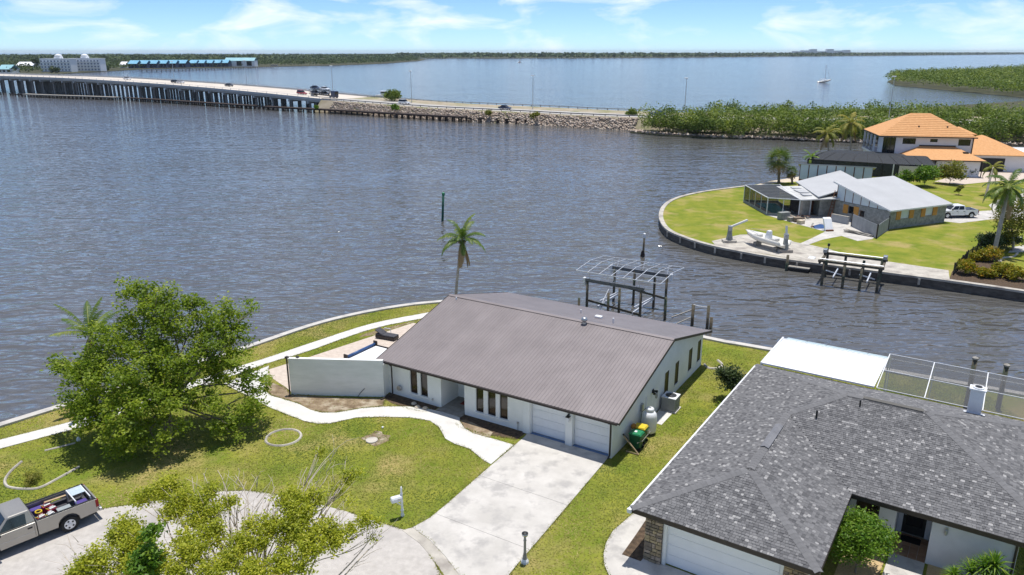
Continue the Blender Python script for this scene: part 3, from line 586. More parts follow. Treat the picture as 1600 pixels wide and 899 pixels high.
# ================================================================== hip-roofed neighbour
HB = thing('shingle_roof_house', 'neighbouring house with a grey speckled shingle hip roof', 'house', (B0.x, B0.y, 0), BY)
ze, sp, Ww, Pw, Dm, lr = 2.75, 0.326, 7.924, 6.558, 12.691, 10.135
hw = Ww / 2; hm = Dm / 2; LM = lr + hm; YR = Pw + hm; YB = Pw + Dm
def v3(x, y, d): return Vector((x, y, ze + sp * d))
planes = {
 'left': ([v3(0, 0, 0), v3(hw, hw, hw), v3(hw, Pw + hw, hw), v3(hm, YR, hm), v3(0, YB, 0)], Vector((0, 1, 0)), Vector((1, 0, sp))),
 'wing_front': ([v3(0, 0, 0), v3(Ww, 0, 0), v3(hw, hw, hw)], Vector((1, 0, 0)), Vector((0, 1, sp))),
 'wing_right': ([v3(Ww, 0, 0), v3(Ww, Pw, 0), v3(hw, Pw + hw, hw), v3(hw, hw, hw)], Vector((0, 1, 0)), Vector((-1, 0, sp))),
 'front': ([v3(Ww, Pw, 0), v3(LM, Pw, 0), v3(lr, YR, hm), v3(hm, YR, hm), v3(hw, Pw + hw, hw)], Vector((1, 0, 0)), Vector((0, 1, sp))),
 'right': ([v3(LM, Pw, 0), v3(LM, YB, 0), v3(lr, YR, hm)], Vector((0, 1, 0)), Vector((-1, 0, sp))),
 'rear': ([v3(LM, YB, 0), v3(0, YB, 0), v3(hm, YR, hm), v3(lr, YR, hm)], Vector((1, 0, 0)), Vector((0, -1, sp)))}
rb = MB()
for k, (pts, _, _) in planes.items(): rb.slab([p - Vector((0, 0, 0.02)) for p in pts], 0.06)
M('roof_felt', (0.09, 0.09, 0.095), (0.13, 0.13, 0.135), 3, 0.95)
roofB = rb.build('roof', 'roof_felt', HB)
M('shingle', (0.10, 0.099, 0.102), (0.195, 0.192, 0.193), rough=0.95, c3=(0.36, 0.35, 0.34), attr='v')
M('shingle_brown', (0.14, 0.115, 0.11), (0.20, 0.165, 0.16), 4, 0.95)
def shingles(pts, u, vdir, expo=0.14, tw=0.17):
    """overlapping tabs laid in courses over one roof plane (scan lines up the slope)"""
    u = u.normalized(); v = vdir.normalized(); nrm = u.cross(v)
    if nrm.z < 0: nrm = -nrm
    o = pts[0]; P = [((p - o).dot(u), (p - o).dot(v)) for p in pts]; vmax = max(q[1] for q in P); k = len(P); V = []; A_ = []
    c = 0; y = 0.0
    while y < vmax - 0.02:
        ym = min(y + expo * 0.5, vmax - 0.01); xs = []
        for i in range(k):
            (x0, y0), (x1, y1) = P[i], P[(i + 1) % k]
            if (y0 > ym) != (y1 > ym): xs.append(x0 + (x1 - x0) * (ym - y0) / (y1 - y0))
        xs.sort()
        for a, b in zip(xs[0::2], xs[1::2]):
            x = a - random.random() * tw
            while x < b:
                w = tw * random.uniform(0.55, 1.35); q0, q1 = max(x, a), min(x + w - 0.012, b)
                if q1 - q0 > 0.02:
                    th = random.choice((0.010, 0.012, 0.022)); yt = y + expo * 1.12
                    b0 = o + u * q0 + v * (y - 0.01) + nrm * (th + 0.006); b1 = o + u * q1 + v * (y - 0.01) + nrm * (th + 0.006)
                    t0 = o + u * q0 + v * yt + nrm * 0.004; t1 = o + u * q1 + v * yt + nrm * 0.004
                    V += [b0, b1, t1, t0]; r = random.random()
                    val = random.uniform(0.0, 0.3) if r < 0.34 else random.uniform(0.3, 0.6) if r < 0.92 else random.uniform(0.72, 1.0)
                    A_.append(val); V += [o + u * q0 + v * (y - 0.01) - nrm * 0.004, o + u * q1 + v * (y - 0.01) - nrm * 0.004, b1, b0]; A_.append(val * 0.8)
                x += w
        y += expo; c += 1
    V = np.array([tuple(p) for p in V]); return fast_mesh('shingles', V, np.arange(len(V)).reshape(-1, 4), 'shingle', np.array(A_))
for k, (pts, u, v) in planes.items():
    o = link('shingles', shingles(pts, u, v), roofB, kind='stuff')
def ridge_caps(p, q, w=0.19, step=0.24):
    """folded cap tiles along a hip or ridge"""
    d = (q - p); L = d.length; d.normalize(); sx = d.cross(Vector((0, 0, 1))).normalized(); V = []; A_ = []
    k = int(L / step)
    for i in range(k):
        a = p + d * (i * step); b = a + d * (step * 1.25); dz = Vector((0, 0, 0.05)); lo = Vector((0, 0, -w * 0.28))
        for s in (-1, 1): V += [a + dz, b + dz * 0.8, b + sx * (s * w) + lo + dz * 0.6, a + sx * (s * w) + lo + dz * 0.8]; 
        t = random.uniform(0.38, 0.54); A_ += [t, t]
    V = np.array([tuple(x) for x in V]); return fast_mesh('ridge_caps', V, np.arange(len(V)).reshape(-1, 4), 'shingle', np.array(A_))
for p_, q_ in ((v3(0, 0, 0), v3(hw, hw, hw)), (v3(Ww, 0, 0), v3(hw, hw, hw)), (v3(hw, hw, hw), v3(hw, Pw + hw, hw)), (v3(hw, Pw + hw, hw), v3(hm, YR, hm)), (v3(hm, YR, hm), v3(lr, YR, hm)), (v3(LM, Pw, 0), v3(lr, YR, hm)), (v3(0, YB, 0), v3(hm, YR, hm)), (v3(LM, YB, 0), v3(lr, YR, hm))):
    link('ridge_caps', ridge_caps(p_, q_), roofB, kind='stuff')
M('ridge_vent', (0.16, 0.16, 0.17), (0.22, 0.22, 0.23), 3, 0.7)
part('ridge_vent', roofB, 'ridge_vent', lambda m: (m.slab([v3(hw, 6.2, hw) + Vector((-0.2, 0, 0.03)), v3(hw, 6.2, hw) + Vector((0, 0, 0.11)), v3(hw, 8.9, hw) + Vector((0, 0, 0.11)), v3(hw, 8.9, hw) + Vector((-0.2, 0, 0.03))], 0.02), m.slab([v3(hw, 6.2, hw) + Vector((0, 0, 0.11)), v3(hw, 6.2, hw) + Vector((0.2, 0, 0.03)), v3(hw, 8.9, hw) + Vector((0.2, 0, 0.03)), v3(hw, 8.9, hw) + Vector((0, 0, 0.11))], 0.02)))
part('ridge_vent', roofB, 'black', lambda m: m.slab([v3(hm + 0.8, YR - 0.17, hm) + Vector((0, 0, 0.03)), v3(lr - 0.2, YR - 0.17, hm) + Vector((0, 0, 0.03)), v3(lr - 0.2, YR - 0.03, hm) + Vector((0, 0, 0.10)), v3(hm + 0.8, YR - 0.03, hm) + Vector((0, 0, 0.10))], 0.02))
part('vent_pipe', roofB, 'black', lambda m: m.tube([v3(5.35, 10.65, 3.9) + Vector((0, 0, 0.1)), v3(5.35, 10.65, 3.9) + Vector((0, 0, 0.5))], 0.05, 8))
part('vent_pipe', roofB, 'black', lambda m: m.tube([v3(7.1, 12.2, 5.6) + Vector((0, 0, 0.0)), v3(7.1, 12.2, 5.6) + Vector((0, 0, 0.35))], 0.04, 8))
# fascia, white drip edge and gutter
part('fascia', HB, 'brown_trim', lambda m: (m.box(0.02, Ww, -0.03, 0.0, ze - 0.22, ze - 0.01), m.box(Ww, Ww + 0.03, -0.03, Pw - 0.03, ze - 0.22, ze - 0.01), m.box(Ww + 0.0, LM, Pw - 0.03, Pw, ze - 0.22, ze - 0.01), m.box(0, LM, YB, YB + 0.03, ze - 0.2, ze - 0.02)))
part('gutter', HB, 'white_metal', lambda m: (m.box(-0.13, 0.0, -0.03, YB, ze - 0.14, ze - 0.03), m.box(-0.14, 0.05, -0.16, -0.032, ze - 0.2, ze - 0.01)))
part('soffit', HB, 'white_paint', lambda m: (m.box(0.0, Ww - 0.01, 0.001, 0.6, ze - 0.2, ze - 0.16), m.box(Ww + 0.03, LM, Pw + 0.001, Pw + 0.6, ze - 0.2, ze - 0.16), m.box(0.0, 0.6, 0.6, YB, ze - 0.2, ze - 0.16)))
wt = ze - 0.2; FB = Pw + 0.6
M('stucco_lilac', (0.55, 0.56, 0.60), (0.63, 0.64, 0.68), 1.0, 0.9, 0.004, 50)
M('stucco_warm', (0.60, 0.56, 0.50), (0.68, 0.64, 0.58), 1.0, 0.9, 0.004, 50)
part('garage_wall', HB, 'stucco', lambda m: (wall_cells(m, 0.6, Ww - 0.6, 0, wt, [(1.5, 6.4, 0.0, 2.14)], 0.6, 0.8, 'x'), m.box(0.6, 0.8, 0.8, YB - 0.6, 0, wt), m.box(Ww - 0.8, Ww - 0.6, 0.8, FB, 0, wt)))
part('front_wall', HB, 'stucco_lilac', lambda m: wall_cells(m, Ww - 0.6, 9.82, 0, wt, [(8.12, 9.12, 0.62, 2.32)], FB, FB + 0.2, 'x')); part('front_wall', HB, 'stucco_lilac', lambda m: m.box(11.25, LM - 2.0, FB, FB + 0.2, 0, wt))
part('rear_wall', HB, 'stucco', lambda m: (m.box(0.8, LM - 2, YB - 0.8, YB - 0.6, 0, wt), m.box(LM - 2.2, LM - 2, FB + 0.2, YB - 0.8, 0, wt)))
part('entry_wall', HB, 'stucco_lilac', lambda m: (m.box(9.62, 9.82, FB + 0.2, 9.4, 0, wt), m.box(11.25, 11.45, FB + 0.2, 9.4, 0, wt), m.box(9.82, 10.02, 9.1, 9.3, 0, wt), m.box(11.0, 11.25, 9.1, 9.3, 0, wt), m.box(10.02, 11.0, 9.1, 9.3, 2.2, wt)))
db = part('front_door', HB, 'black', lambda m: m.box(10.02, 11.0, 9.14, 9.2, 0.05, 2.2), bevel=0.01)
part('door_glass', db, 'glass', lambda m: m.box(10.16, 10.86, 9.12, 9.138, 0.5, 2.05))
part('door_handle', db, 'steel', lambda m: m.lathe([(0.03, 0), (0.035, 0.02), (0.02, 0.05)], 8, (10.1, 9.1, 1.02)))
window(HB, 8.12, 9.12, 0.62, 2.32, FB + 0.06, 'x', 'dark_trim', 'glass_brown', w=0.07)
part('window_sill', HB, 'white_paint', lambda m: m.box(8.05, 9.2, FB - 0.07, FB - 0.002, 0.54, 0.615))
gb = part('garage_door', HB, 'door_white', lambda m: m.box(1.5, 6.4, 0.72, 0.75, 0.03, 2.14))
for k in range(4): part('door_panel', gb, 'door_white', lambda m: m.box(1.56, 6.34, 0.69, 0.717, 0.05 + k * 0.525, 0.565 + k * 0.525), bevel=0.008)
part('door_frame', gb, 'white_paint', lambda m: (m.box(1.36, 1.496, 0.55, 0.598, 0, 2.2), m.box(6.404, 6.54, 0.55, 0.598, 0, 2.2), m.box(1.496, 6.404, 0.55, 0.598, 2.145, 2.2)))
# stone-faced piers: each stone its own piece
for i, c in enumerate([(0.36, 0.28, 0.17), (0.28, 0.23, 0.16), (0.44, 0.35, 0.21), (0.22, 0.18, 0.14), (0.40, 0.32, 0.24)]): M('fieldstone_%d' % i, c, tuple(x * 0.7 for x in c), 6, 0.95, 0.02, 9)
M('mortar', (0.12, 0.10, 0.08), (0.18, 0.15, 0.12), 6, 0.95)
def stone_pier(x0, x1, y0, y1, z1):
    t = part('stone_pier', HB, 'mortar', lambda m: m.box(x0 + 0.03, x1 - 0.03, y0 + 0.03, y1 - 0.002, 0, z1))
    for side in ('f', 'l'):
        a0, a1 = (x0, x1) if side == 'f' else (y0 + 0.04, y1)
        z = 0.0
        while z < z1 - 0.05:
            h = min(random.uniform(0.13, 0.26), z1 - z); a = a0
            while a < a1 - 0.04:
                w = min(random.uniform(0.16, 0.4), a1 - a)
                if a1 - a - w < 0.1: w = a1 - a
                g = 0.012; d = random.uniform(0.0, 0.035); j = lambda: random.uniform(-0.02, 0.02)
                q = [(a + g, z + g), (a + w - g + j() * 0.3, z + g + abs(j())), (a + w - g, z + h - g), (a + w * 0.5, z + h - g - abs(j())), (a + g + abs(j()), z + h - g)]
                m = MB()
                if side == 'f': m.xz(q, y0 - 0.005 - d, y0 + 0.031)
                else: m.yz(q, x0 - 0.005 - d, x0 + 0.031)
                m.build('stone', 'fieldstone_%d' % random.randrange(5), t)
                a += w
            z += h
stone_pier(0.52, 1.34, 0.45, 0.6, wt - 0.001); stone_pier(6.56, 7.5, 0.45, 0.6, wt - 0.001)
part('wall_lantern', HB, 'steel', lambda m: (m.box(11.76, 11.86, FB - 0.05, FB, 1.85, 2.1), m.lathe([(0.05, -0.18), (0.07, -0.1), (0.05, 0.05), (0.02, 0.1)], 8, (11.81, FB - 0.12, 1.95))))
part('downspout', HB, 'dark_trim', lambda m: m.tube([(14.4, FB - 0.1, wt), (14.4, FB - 0.1, 0.1)], 0.05, 6))
tile = bpy.data.objects.new('entry_floor', None); COL.objects.link(tile); tile.parent = HB
M('terracotta', (0.36, 0.19, 0.11), (0.46, 0.30, 0.19), 2, 0.8, rnd=0.25)
for i in range(4):
    for j in range(4): part('tile', tile, 'terracotta', lambda m: m.box(9.84 + i * 0.352, 10.18 + i * 0.352, FB - 0.05 + j * 0.48, FB + 0.42 + j * 0.48, 0.0, 0.055))
tag(part('door_mat', None, 'black', lambda m: m.box(-0.42, 0.42, -0.26, 0.26, 0, 0.02), loc=BW(10.5, 8.6, 0.056), rotz=BY), 'black door mat on the terracotta entry of the shingle house', 'mat')
# tall white flue box on the rear slope
fl = part('flue_box', HB, 'white_metal', lambda m: (m.box(11.75, 12.4, 17.05, 17.55, 2.9, 4.85)), bevel=0.01)
part('flue_cap', fl, 'white_metal', lambda m: (m.box(11.68, 12.47, 16.98, 17.62, 4.852, 4.92), m.lathe([(0.28, 0.07), (0.28, 0.14)], 14, (12.08, 17.3, 4.85))))
part('flue_rim', fl, 'black', lambda m: m.lathe([(0.18, 0.0), (0.18, 0.12)], 12, (12.08, 17.3, 4.89)))
part('flashing', fl, 'white_metal', lambda m: m.slab([(11.6, 16.9, 3.58), (12.6, 16.9, 3.58), (12.6, 17.7, 3.32), (11.6, 17.7, 3.32)], 0.02))
# insulated white patio cover and pool screen cage
pc = thing('patio_cover', 'bright white flat patio roof behind the shingle house', 'patio cover', (B0.x, B0.y, 0), BY)
M('patio_white', (0.84, 0.85, 0.86), (0.80, 0.81, 0.82), 0.8, 0.5)
for k in range(6): part('roof_panel', pc, 'patio_white', lambda m: m.slab([(0.35 + k * 1.1, 19.0, 3.05), (1.445 + k * 1.1, 19.0, 3.05), (1.445 + k * 1.1, 24.3, 2.92), (0.35 + k * 1.1, 24.3, 2.92)], 0.1))
part('edge_trim', pc, 'white_metal', lambda m: (m.box(0.3, 6.98, 24.305, 24.4, 2.7, 2.96), m.box(0.24, 0.345, 19, 24.4, 2.78, 3.06)))
M('clear_panel', (0.55, 0.68, 0.72), (0.6, 0.72, 0.76), 1, 0.3, alpha=0.75)
for k in range(5): part('skylight_panel', pc, 'clear_panel', lambda m: m.slab([(0.45 + k * 1.31, 24.42, 2.93), (1.73 + k * 1.31, 24.42, 2.93), (1.73 + k * 1.31, 25.3, 2.75), (0.45 + k * 1.31, 25.3, 2.75)], 0.02))
for x in (0.4, 3.6, 6.9): part('post', pc, 'white_metal', lambda m: m.box(x, x + 0.09, 25.2, 25.29, 0.03, 2.72))
M('screen_white', (0.16, 0.165, 0.175), rough=0.9, alpha=0.26)
cg = thing('screen_cage', 'white framed pool screen cage behind the shingle house', 'screen cage', (B0.x, B0.y, 0), BY)
CX = [7.05, 9.6, 12.5, 15.6, 18.2]
prof = [(19.35, 2.85), (24.2, 3.35), (25.4, 2.6), (25.4, 0.03)]
for x in CX: part('frame_bent', cg, 'white_metal', lambda m: [m.bar((x, a[0], a[1]), (x, b[0], b[1]), 0.05, 0.07) for a, b in zip(prof, prof[1:])])
for y, z in ((19.35, 2.85), (21.8, 3.11), (24.2, 3.36), (25.4, 2.6)): part('purlin', cg, 'white_metal', lambda m: m.bar((CX[0], y, z), (CX[-1], y, z), 0.04))
for i in range(4):
    for a, b in zip(prof, prof[1:]): part('screen_panel', cg, 'screen_white', lambda m: m.slab([(CX[i] + 0.04, a[0], a[1] - 0.005), (CX[i + 1] - 0.04, a[0], a[1] - 0.005), (CX[i + 1] - 0.04, b[0], b[1] - 0.005), (CX[i] + 0.04, b[0], b[1] - 0.005)], 0.003, (0, 1, 0) if a[1] - b[1] > 1 else (0, 0, -1)))
# ================================================================== plants
def R(u, v, Y):
    """the point of a sight line at distance Y ahead"""
    x = (u - 800) / FPX; y = -(v - 449.5) / FPX; dy = math.cos(PITCH) + y * math.sin(PITCH); t = Y / dy
    return Vector((x * t, Y, CAM_H + (-math.sin(PITCH) + y * math.cos(PITCH)) * t))
def blob_points(blobs, n, shell=0.45, clump=0.0, csize=0.35):
    """points through the volume of overlapping uneven balls, gathered into clumps"""
    W = np.array([b[3] ** 2.3 for b in blobs]); W /= W.sum(); idx = RNG.choice(len(blobs), n, p=W)
    B = np.array([b[:4] for b in blobs]); d = RNG.normal(size=(n, 3)); d /= np.linalg.norm(d, axis=1)[:, None]
    r = RNG.random(n) ** shell; P = B[idx, :3] + d * (r * B[idx, 3])[:, None] * np.array([1.0, 1.0, 0.82])
    if clump > 0:
        k = max(8, int(n * clump)); C = P[RNG.choice(n, k)]; ci = RNG.integers(0, k, n)
        dd = RNG.normal(size=(n, 3)) * csize * np.array([1, 1, 0.7]); P = C[ci] + dd; tone = RNG.random(k)[ci]
    else: tone = RNG.random(n)
    return P, tone
def limb(m, p, q, r0, r1, sag=0.1, n=6, k=4):
    p = Vector(p); q = Vector(q); d = (q - p).length; pts = []
    j = Vector((random.uniform(-1, 1), random.uniform(-1, 1), random.uniform(0.0, 0.8))) * d * sag
    for i in range(k + 1): t = i / k; pts.append(p.lerp(q, t) + j * math.sin(PI * t))
    m.tube(pts, [lerp(r0, r1, i / k) for i in range(k + 1)], n)
def tree(name, label, cat, base, blobs, n, size, leaf, bark='bark', trunk_r=0.2, fork=0.3, clump=0.04, csize=0.3, twigs=2, group=None, up=0.35, shell=0.45, dead=0, aspect=0.62):
    """trunk > limbs to every mass of the crown; the crown is leaf-sized blades"""
    base = Vector(base); t = thing(name, label, cat, base, 0, group); B = [(b[0] - base.x, b[1] - base.y, b[2] - base.z, b[3]) for b in blobs]
    c = Vector((sum(b[0] for b in B) / len(B), sum(b[1] for b in B) / len(B), 0)); zt = max(b[2] for b in B)
    f = Vector((c.x * 0.35, c.y * 0.35, zt * fork)); m = MB(); limb(m, (0, 0, -0.1), f, trunk_r, trunk_r * 0.75, 0.05, 8, 4)
    tr = m.build('trunk', bark, t, True)
    m = MB()
    for b in B:
        q = Vector(b[:3]); e = f.lerp(q, 0.75); limb(m, f - Vector((0, 0, trunk_r * 0.5)), e, trunk_r * 0.5 * min(1.0, b[3] / 1.5 + 0.2), trunk_r * 0.16, 0.12, 6, 5)
        for _ in range(twigs):
            d = Vector((random.gauss(0, 1), random.gauss(0, 1), random.gauss(0.3, 0.7))).normalized() * b[3] * random.uniform(0.7, 1.0)
            limb(m, e, q + d, trunk_r * 0.15, trunk_r * 0.03, 0.1, 4, 3)
    m.build('branches', bark, t, True)
    P, tone = blob_points(B, n, shell, clump, csize); zz = (P[:, 2] - P[:, 2].min()) / (np.ptp(P[:, 2]) + 1e-6)
    v = 0.6 * tone + 0.4 * RNG.random(n)
    link('crown', leaf_mesh('crown', P, size * RNG.uniform(0.65, 1.35, n), leaf, v, up, aspect), t)
    return t
# --- the big spreading tree by the water
TB = [R(u, v, Y)[:] + (r,) for u, v, Y, r in [(214, 452, 43.5, 1.1), (232, 470, 43, 1.2), (250, 490, 43, 1.5), (200, 500, 42.5, 1.1), (172, 535, 41.5, 1.5), (230, 530, 42, 1.9), (300, 500, 43, 1.6), (350, 492, 43.5, 1.3), (385, 482, 44, 0.8), (372, 510, 43.5, 0.9), (118, 578, 40.5, 1.4), (97, 572, 41, 0.8), (140, 605, 39.5, 1.7), (195, 590, 39.5, 2.0), (255, 575, 40.5, 2.0), (315, 550, 42, 1.9), (358, 545, 42.5, 1.3), (340, 590, 42, 1.4), (388, 592, 42.5, 1.1), (405, 610, 42, 0.6), (150, 650, 38.5, 1.5), (120, 640, 39, 0.9), (205, 655, 38, 1.8), (190, 695, 37.3, 1.1), (225, 690, 37.5, 1.0), (385, 635, 41, 1.1), (372, 665, 40, 0.8), (290, 620, 39.5, 1.2), (330, 630, 40, 0.9), (250, 630, 38.8, 1.3), (305, 475, 43.5, 0.8), (260, 455, 43.5, 0.7), (345, 665, 39.8, 0.7), (265, 672, 38.2, 0.9), (160, 570, 41, 1.3)]]
tree('broadleaf_tree', 'big spreading broadleaf tree by the water, left of the white wall', 'tree', (-20.4, 40.2, 0), TB, 46000, 0.185, 'leaf_tree', 'bark', 0.26, 0.28, 0.016, 0.23, 3, up=0.5, shell=0.5)
# --- the half-bare tree at the near kerb
NB = [R(u, v, Y)[:] + (r * 1.1,) for u, v, Y, r in [(220, 778, 25.5, 0.42), (262, 764, 26, 0.55), (285, 782, 25.6, 0.5), (268, 800, 25, 0.45), (314, 785, 25.4, 0.5), (360, 785, 25.6, 0.32), (308, 808, 24.8, 0.5), (335, 800, 25, 0.35), (197, 825, 24, 0.5), (207, 850, 23.4, 0.6), (180, 840, 23.8, 0.4), (150, 878, 22.6, 0.6), (125, 892, 22.3, 0.4), (207, 884, 22.6, 0.6), (240, 880, 22.6, 0.5), (457, 782, 25.6, 0.5), (490, 778, 25.8, 0.42), (440, 778, 25.5, 0.3), (467, 801, 25, 0.55), (425, 821, 24.6, 0.5), (457, 830, 24.4, 0.62), (506, 826, 24.8, 0.5), (522, 845, 24.4, 0.42), (483, 850, 23.8, 0.55), (545, 828, 25, 0.3), (568, 812, 25.4, 0.24), (588, 817, 25.6, 0.18), (580, 840, 25.2, 0.16), (376, 850, 23.6, 0.45), (330, 834, 24, 0.5), (353, 876, 22.8, 0.5), (395, 890, 22.6, 0.5), (440, 880, 23, 0.5), (470, 884, 23, 0.4), (300, 870, 22.6, 0.5), (290, 845, 23.4, 0.45), (405, 845, 23.8, 0.35), (545, 745, 27, 0.22), (529, 768, 26.6, 0.26), (558, 736, 27.2, 0.2), (548, 780, 26.4, 0.2), (500, 705, 28, 0.2), (330, 765, 26, 0.24), (395, 820, 24.5, 0.3), (270, 892, 22, 0.4), (330, 897, 22, 0.4)]]
nt = tree('kerbside_tree', 'half-bare yellow-green tree at the near road edge', 'tree', (-9.4, 22.2, 0), NB, 62000, 0.097, 'leaf_near', 'dead_wood', 0.12, 0.42, 0.03, 0.13, 4, up=0.5, shell=0.55)
m = MB()                                             # leafless twigs standing out of it
nb = Vector((-9.4, 22.2, 0))
for u, v, Y in [(300, 745, 26.5), (318, 740, 26.6), (340, 735, 26.8), (352, 760, 26), (368, 742, 26.6), (385, 752, 26.4), (402, 745, 26.7), (415, 770, 26), (480, 730, 27), (476, 745, 26.6), (510, 720, 27.5), (525, 700, 28), (540, 720, 27.6), (500, 750, 27), (430, 760, 26.3), (120, 850, 23.4), (100, 870, 23), (105, 835, 23.6), (240, 815, 24.6), (395, 800, 25), (415, 840, 24), (365, 820, 24.4), (545, 800, 26), (590, 825, 25.6), (600, 838, 25.4), (350, 850, 23.4), (320, 860, 23), (380, 835, 24.6), (400, 812, 25.2), (345, 842, 24.2), (420, 862, 24), (365, 870, 23.4), (445, 855, 24.2), (300, 850, 23.8), (385, 880, 23.2), (330, 880, 22.8), (430, 800, 25.4), (412, 785, 25.8), (375, 800, 25.2), (90, 888, 22.6), (130, 865, 23.2)]:
    q = R(u, v, Y) - nb; e = Vector((q.x * 0.55 + 0.0, q.y * 0.5, q.z * 0.62)); limb(m, e, q, 0.035, 0.009, 0.16, 4, 5)
    for _ in range(8):
        s = e.lerp(q, random.uniform(0.35, 0.9)); d = (q - e).normalized() + Vector((random.gauss(0, 0.6), random.gauss(0, 0.6), random.gauss(0.15, 0.4))); limb(m, s, s + d * random.uniform(0.25, 0.7), 0.013, 0.005, 0.2, 3, 3)
m.build('bare_twigs', 'dead_wood', nt, True)
# --- palms
def frond(rn, length, az, el, droop, width, leaflets, dead=False, twist=0.0):
    """arching rib with two rows of drooping leaflets; returns verts, quads, tones"""
    k = 9; pts = []; p = Vector((0, 0, 0)); a = el
    for i in range(k + 1):
        pts.append(p.copy()); p = p + Vector((math.cos(az) * math.cos(a), math.sin(az) * math.cos(a), math.sin(a))) * (length / k); a -= droop / k * (0.5 + 1.1 * i / k)
    V = []; T = []; side = Vector((-math.sin(az), math.cos(az), 0)); tone = random.random()
    for i in range(leaflets):
        t = 0.12 + 0.88 * i / (leaflets - 1); f = t * k; j = min(int(f), k - 1); c = pts[j].lerp(pts[j + 1], f - j); d = (pts[j + 1] - pts[j]).normalized()
        w = width * math.sin(PI * min(1, 0.12 + t * 0.86)) ** 0.6 * random.uniform(0.8, 1.1)
        for s in (-1, 1):
            tip = c + side * (s * w * 0.8) + d * (w * 0.55) + Vector((0, 0, -w * (random.uniform(0.35, 0.75) if not dead else 1.0)))
            b = d * (length / leaflets * 0.95); mid = c.lerp(tip, 0.55) + Vector((0, 0, w * 0.12))
            V += [c - b * 0.5, c + b * 0.5, mid + b * 0.55, mid - b * 0.45]; V += [mid - b * 0.45, mid + b * 0.55, tip + b * 0.1, tip]; T += [tone * 0.7 + random.random() * 0.3] * 2
    rib = []
    up = Vector((0, 0, 1))
    for i in range(k):
        w0 = 0.035 * (1 - i / k) + 0.008; V += [pts[i] - side * w0, pts[i] + side * w0, pts[i + 1] + side * w0 * 0.8, pts[i + 1] - side * w0 * 0.8]; T.append(0.9)
    return V, T
def palm(name, label, base, top, n=20, length=2.6, width=0.55, trunk=(0.17, 0.11), dead=3, leaflets=26, els=(-0.5, 1.25), droop=1.5, leaf='leaf_palm', group=None, az0=None, up_only=False, nuts=0):
    base = Vector(base); top = Vector(top) - base; t = thing(name, label, 'palm tree', base, 0, group)
    m = MB(); k = 12; bend = Vector((top.x, top.y, 0)) * -0.12
    m.tube([Vector((top.x * (i / k) ** 1.5, top.y * (i / k) ** 1.5, -0.15 + (top.z + 0.15) * i / k)) for i in range(k + 1)], [lerp(trunk[0], trunk[1], (i / k) ** 0.5) * (1.5 if i == 0 else 1.0) for i in range(k + 1)], 10)
    m.build('trunk', 'palm_trunk', t, True)
    for i in range(n + dead):
        isd = i >= n; az = (az0 or 0) + i * 2.39996 + random.uniform(-0.25, 0.25); el = lerp(els[1], els[0], (i / max(1, n - 1)) ** 0.8) + random.uniform(-0.12, 0.12) if not isd else -1.1 + random.uniform(-0.2, 0.1)
        V, T = frond(None, length * random.uniform(0.82, 1.08) * (1.05 if isd else 1), az, el, (droop if not isd else 0.4) * random.uniform(0.8, 1.15), width, leaflets, isd)
        V = np.array([tuple(p) for p in V]); me = fast_mesh('frond', V, np.arange(len(V)).reshape(-1, 4), leaf if not isd else 'leaf_dead', np.array(T))
        link('frond', me, t, loc=top)
    if nuts:
        m = MB()
        for i in range(nuts): a = i * 2.4; m.lathe([(0.02, -0.14), (0.1, -0.08), (0.12, 0.0), (0.08, 0.1), (0.01, 0.13)], 8, (top.x + math.cos(a) * 0.24, top.y + math.sin(a) * 0.24, top.z - 0.2 - 0.05 * (i % 3)))
        m.build('coconuts', 'leaf_dead' if False else 'bark', t, True)
    return t
b = Vector((-5.1, 64.4, 0)); tp = R(722, 374, 64.6)
palm('coconut_palm', 'tall slim palm with brown hanging fronds behind the brown-roofed house', b, tp, 18, 2.6, 0.45, (0.16, 0.1), 4, 30, (-0.1, 1.45), 1.55, az0=0.3, nuts=5)
b = R(140, 520, 45); palm('small_palm', 'palm with stiff upright fronds rising behind the big tree', (b.x, 45, 0), b, 11, 2.7, 0.42, (0.2, 0.16), 2, 46, (0.35, 1.3), 0.8, 'leaf_palm', az0=1.2)
b = G(1552, 402); palm('coconut_palm', 'leaning coconut palm in the planting bed by the canal seawall', b, R(1577, 292, 83.5), 20, 3.3, 0.62, (0.26, 0.2), 2, 30, (-0.55, 1.2), 1.7, az0=0.8, nuts=7)
b = G(1540, 308); palm('coconut_palm', 'slender palm on the lawn before the paved court', b, R(1552, 262, 121), 10, 2.2, 0.5, (0.2, 0.15), 2, 18, (-0.4, 1.2), 1.7, 'leaf_yellow', az0=0.1)
b = G(1294, 250); palm('coconut_palm', 'shorter of two palms beside the dark pool cage of the orange-roofed house', b, R(1293, 208, b.y), 16, 3.4, 0.7, (0.22, 0.16), 2, 18, (-0.5, 1.2), 1.7, 'leaf_yellow', az0=0.5)
b = G(1328, 244); palm('coconut_palm', 'taller of two palms beside the dark pool cage of the orange-roofed house', b, R(1330, 192, b.y), 18, 4.2, 0.8, (0.24, 0.18), 2, 18, (-0.5, 1.2), 1.7, 'leaf_yellow', az0=0.9)
b = G(1268, 268); palm('small_palm', 'young palm low at the corner of the dark pool cage', b, R(1268, 245, b.y), 9, 2.2, 0.45, (0.14, 0.1), 0, 16, (-0.2, 1.2), 1.5, 'leaf_bright')
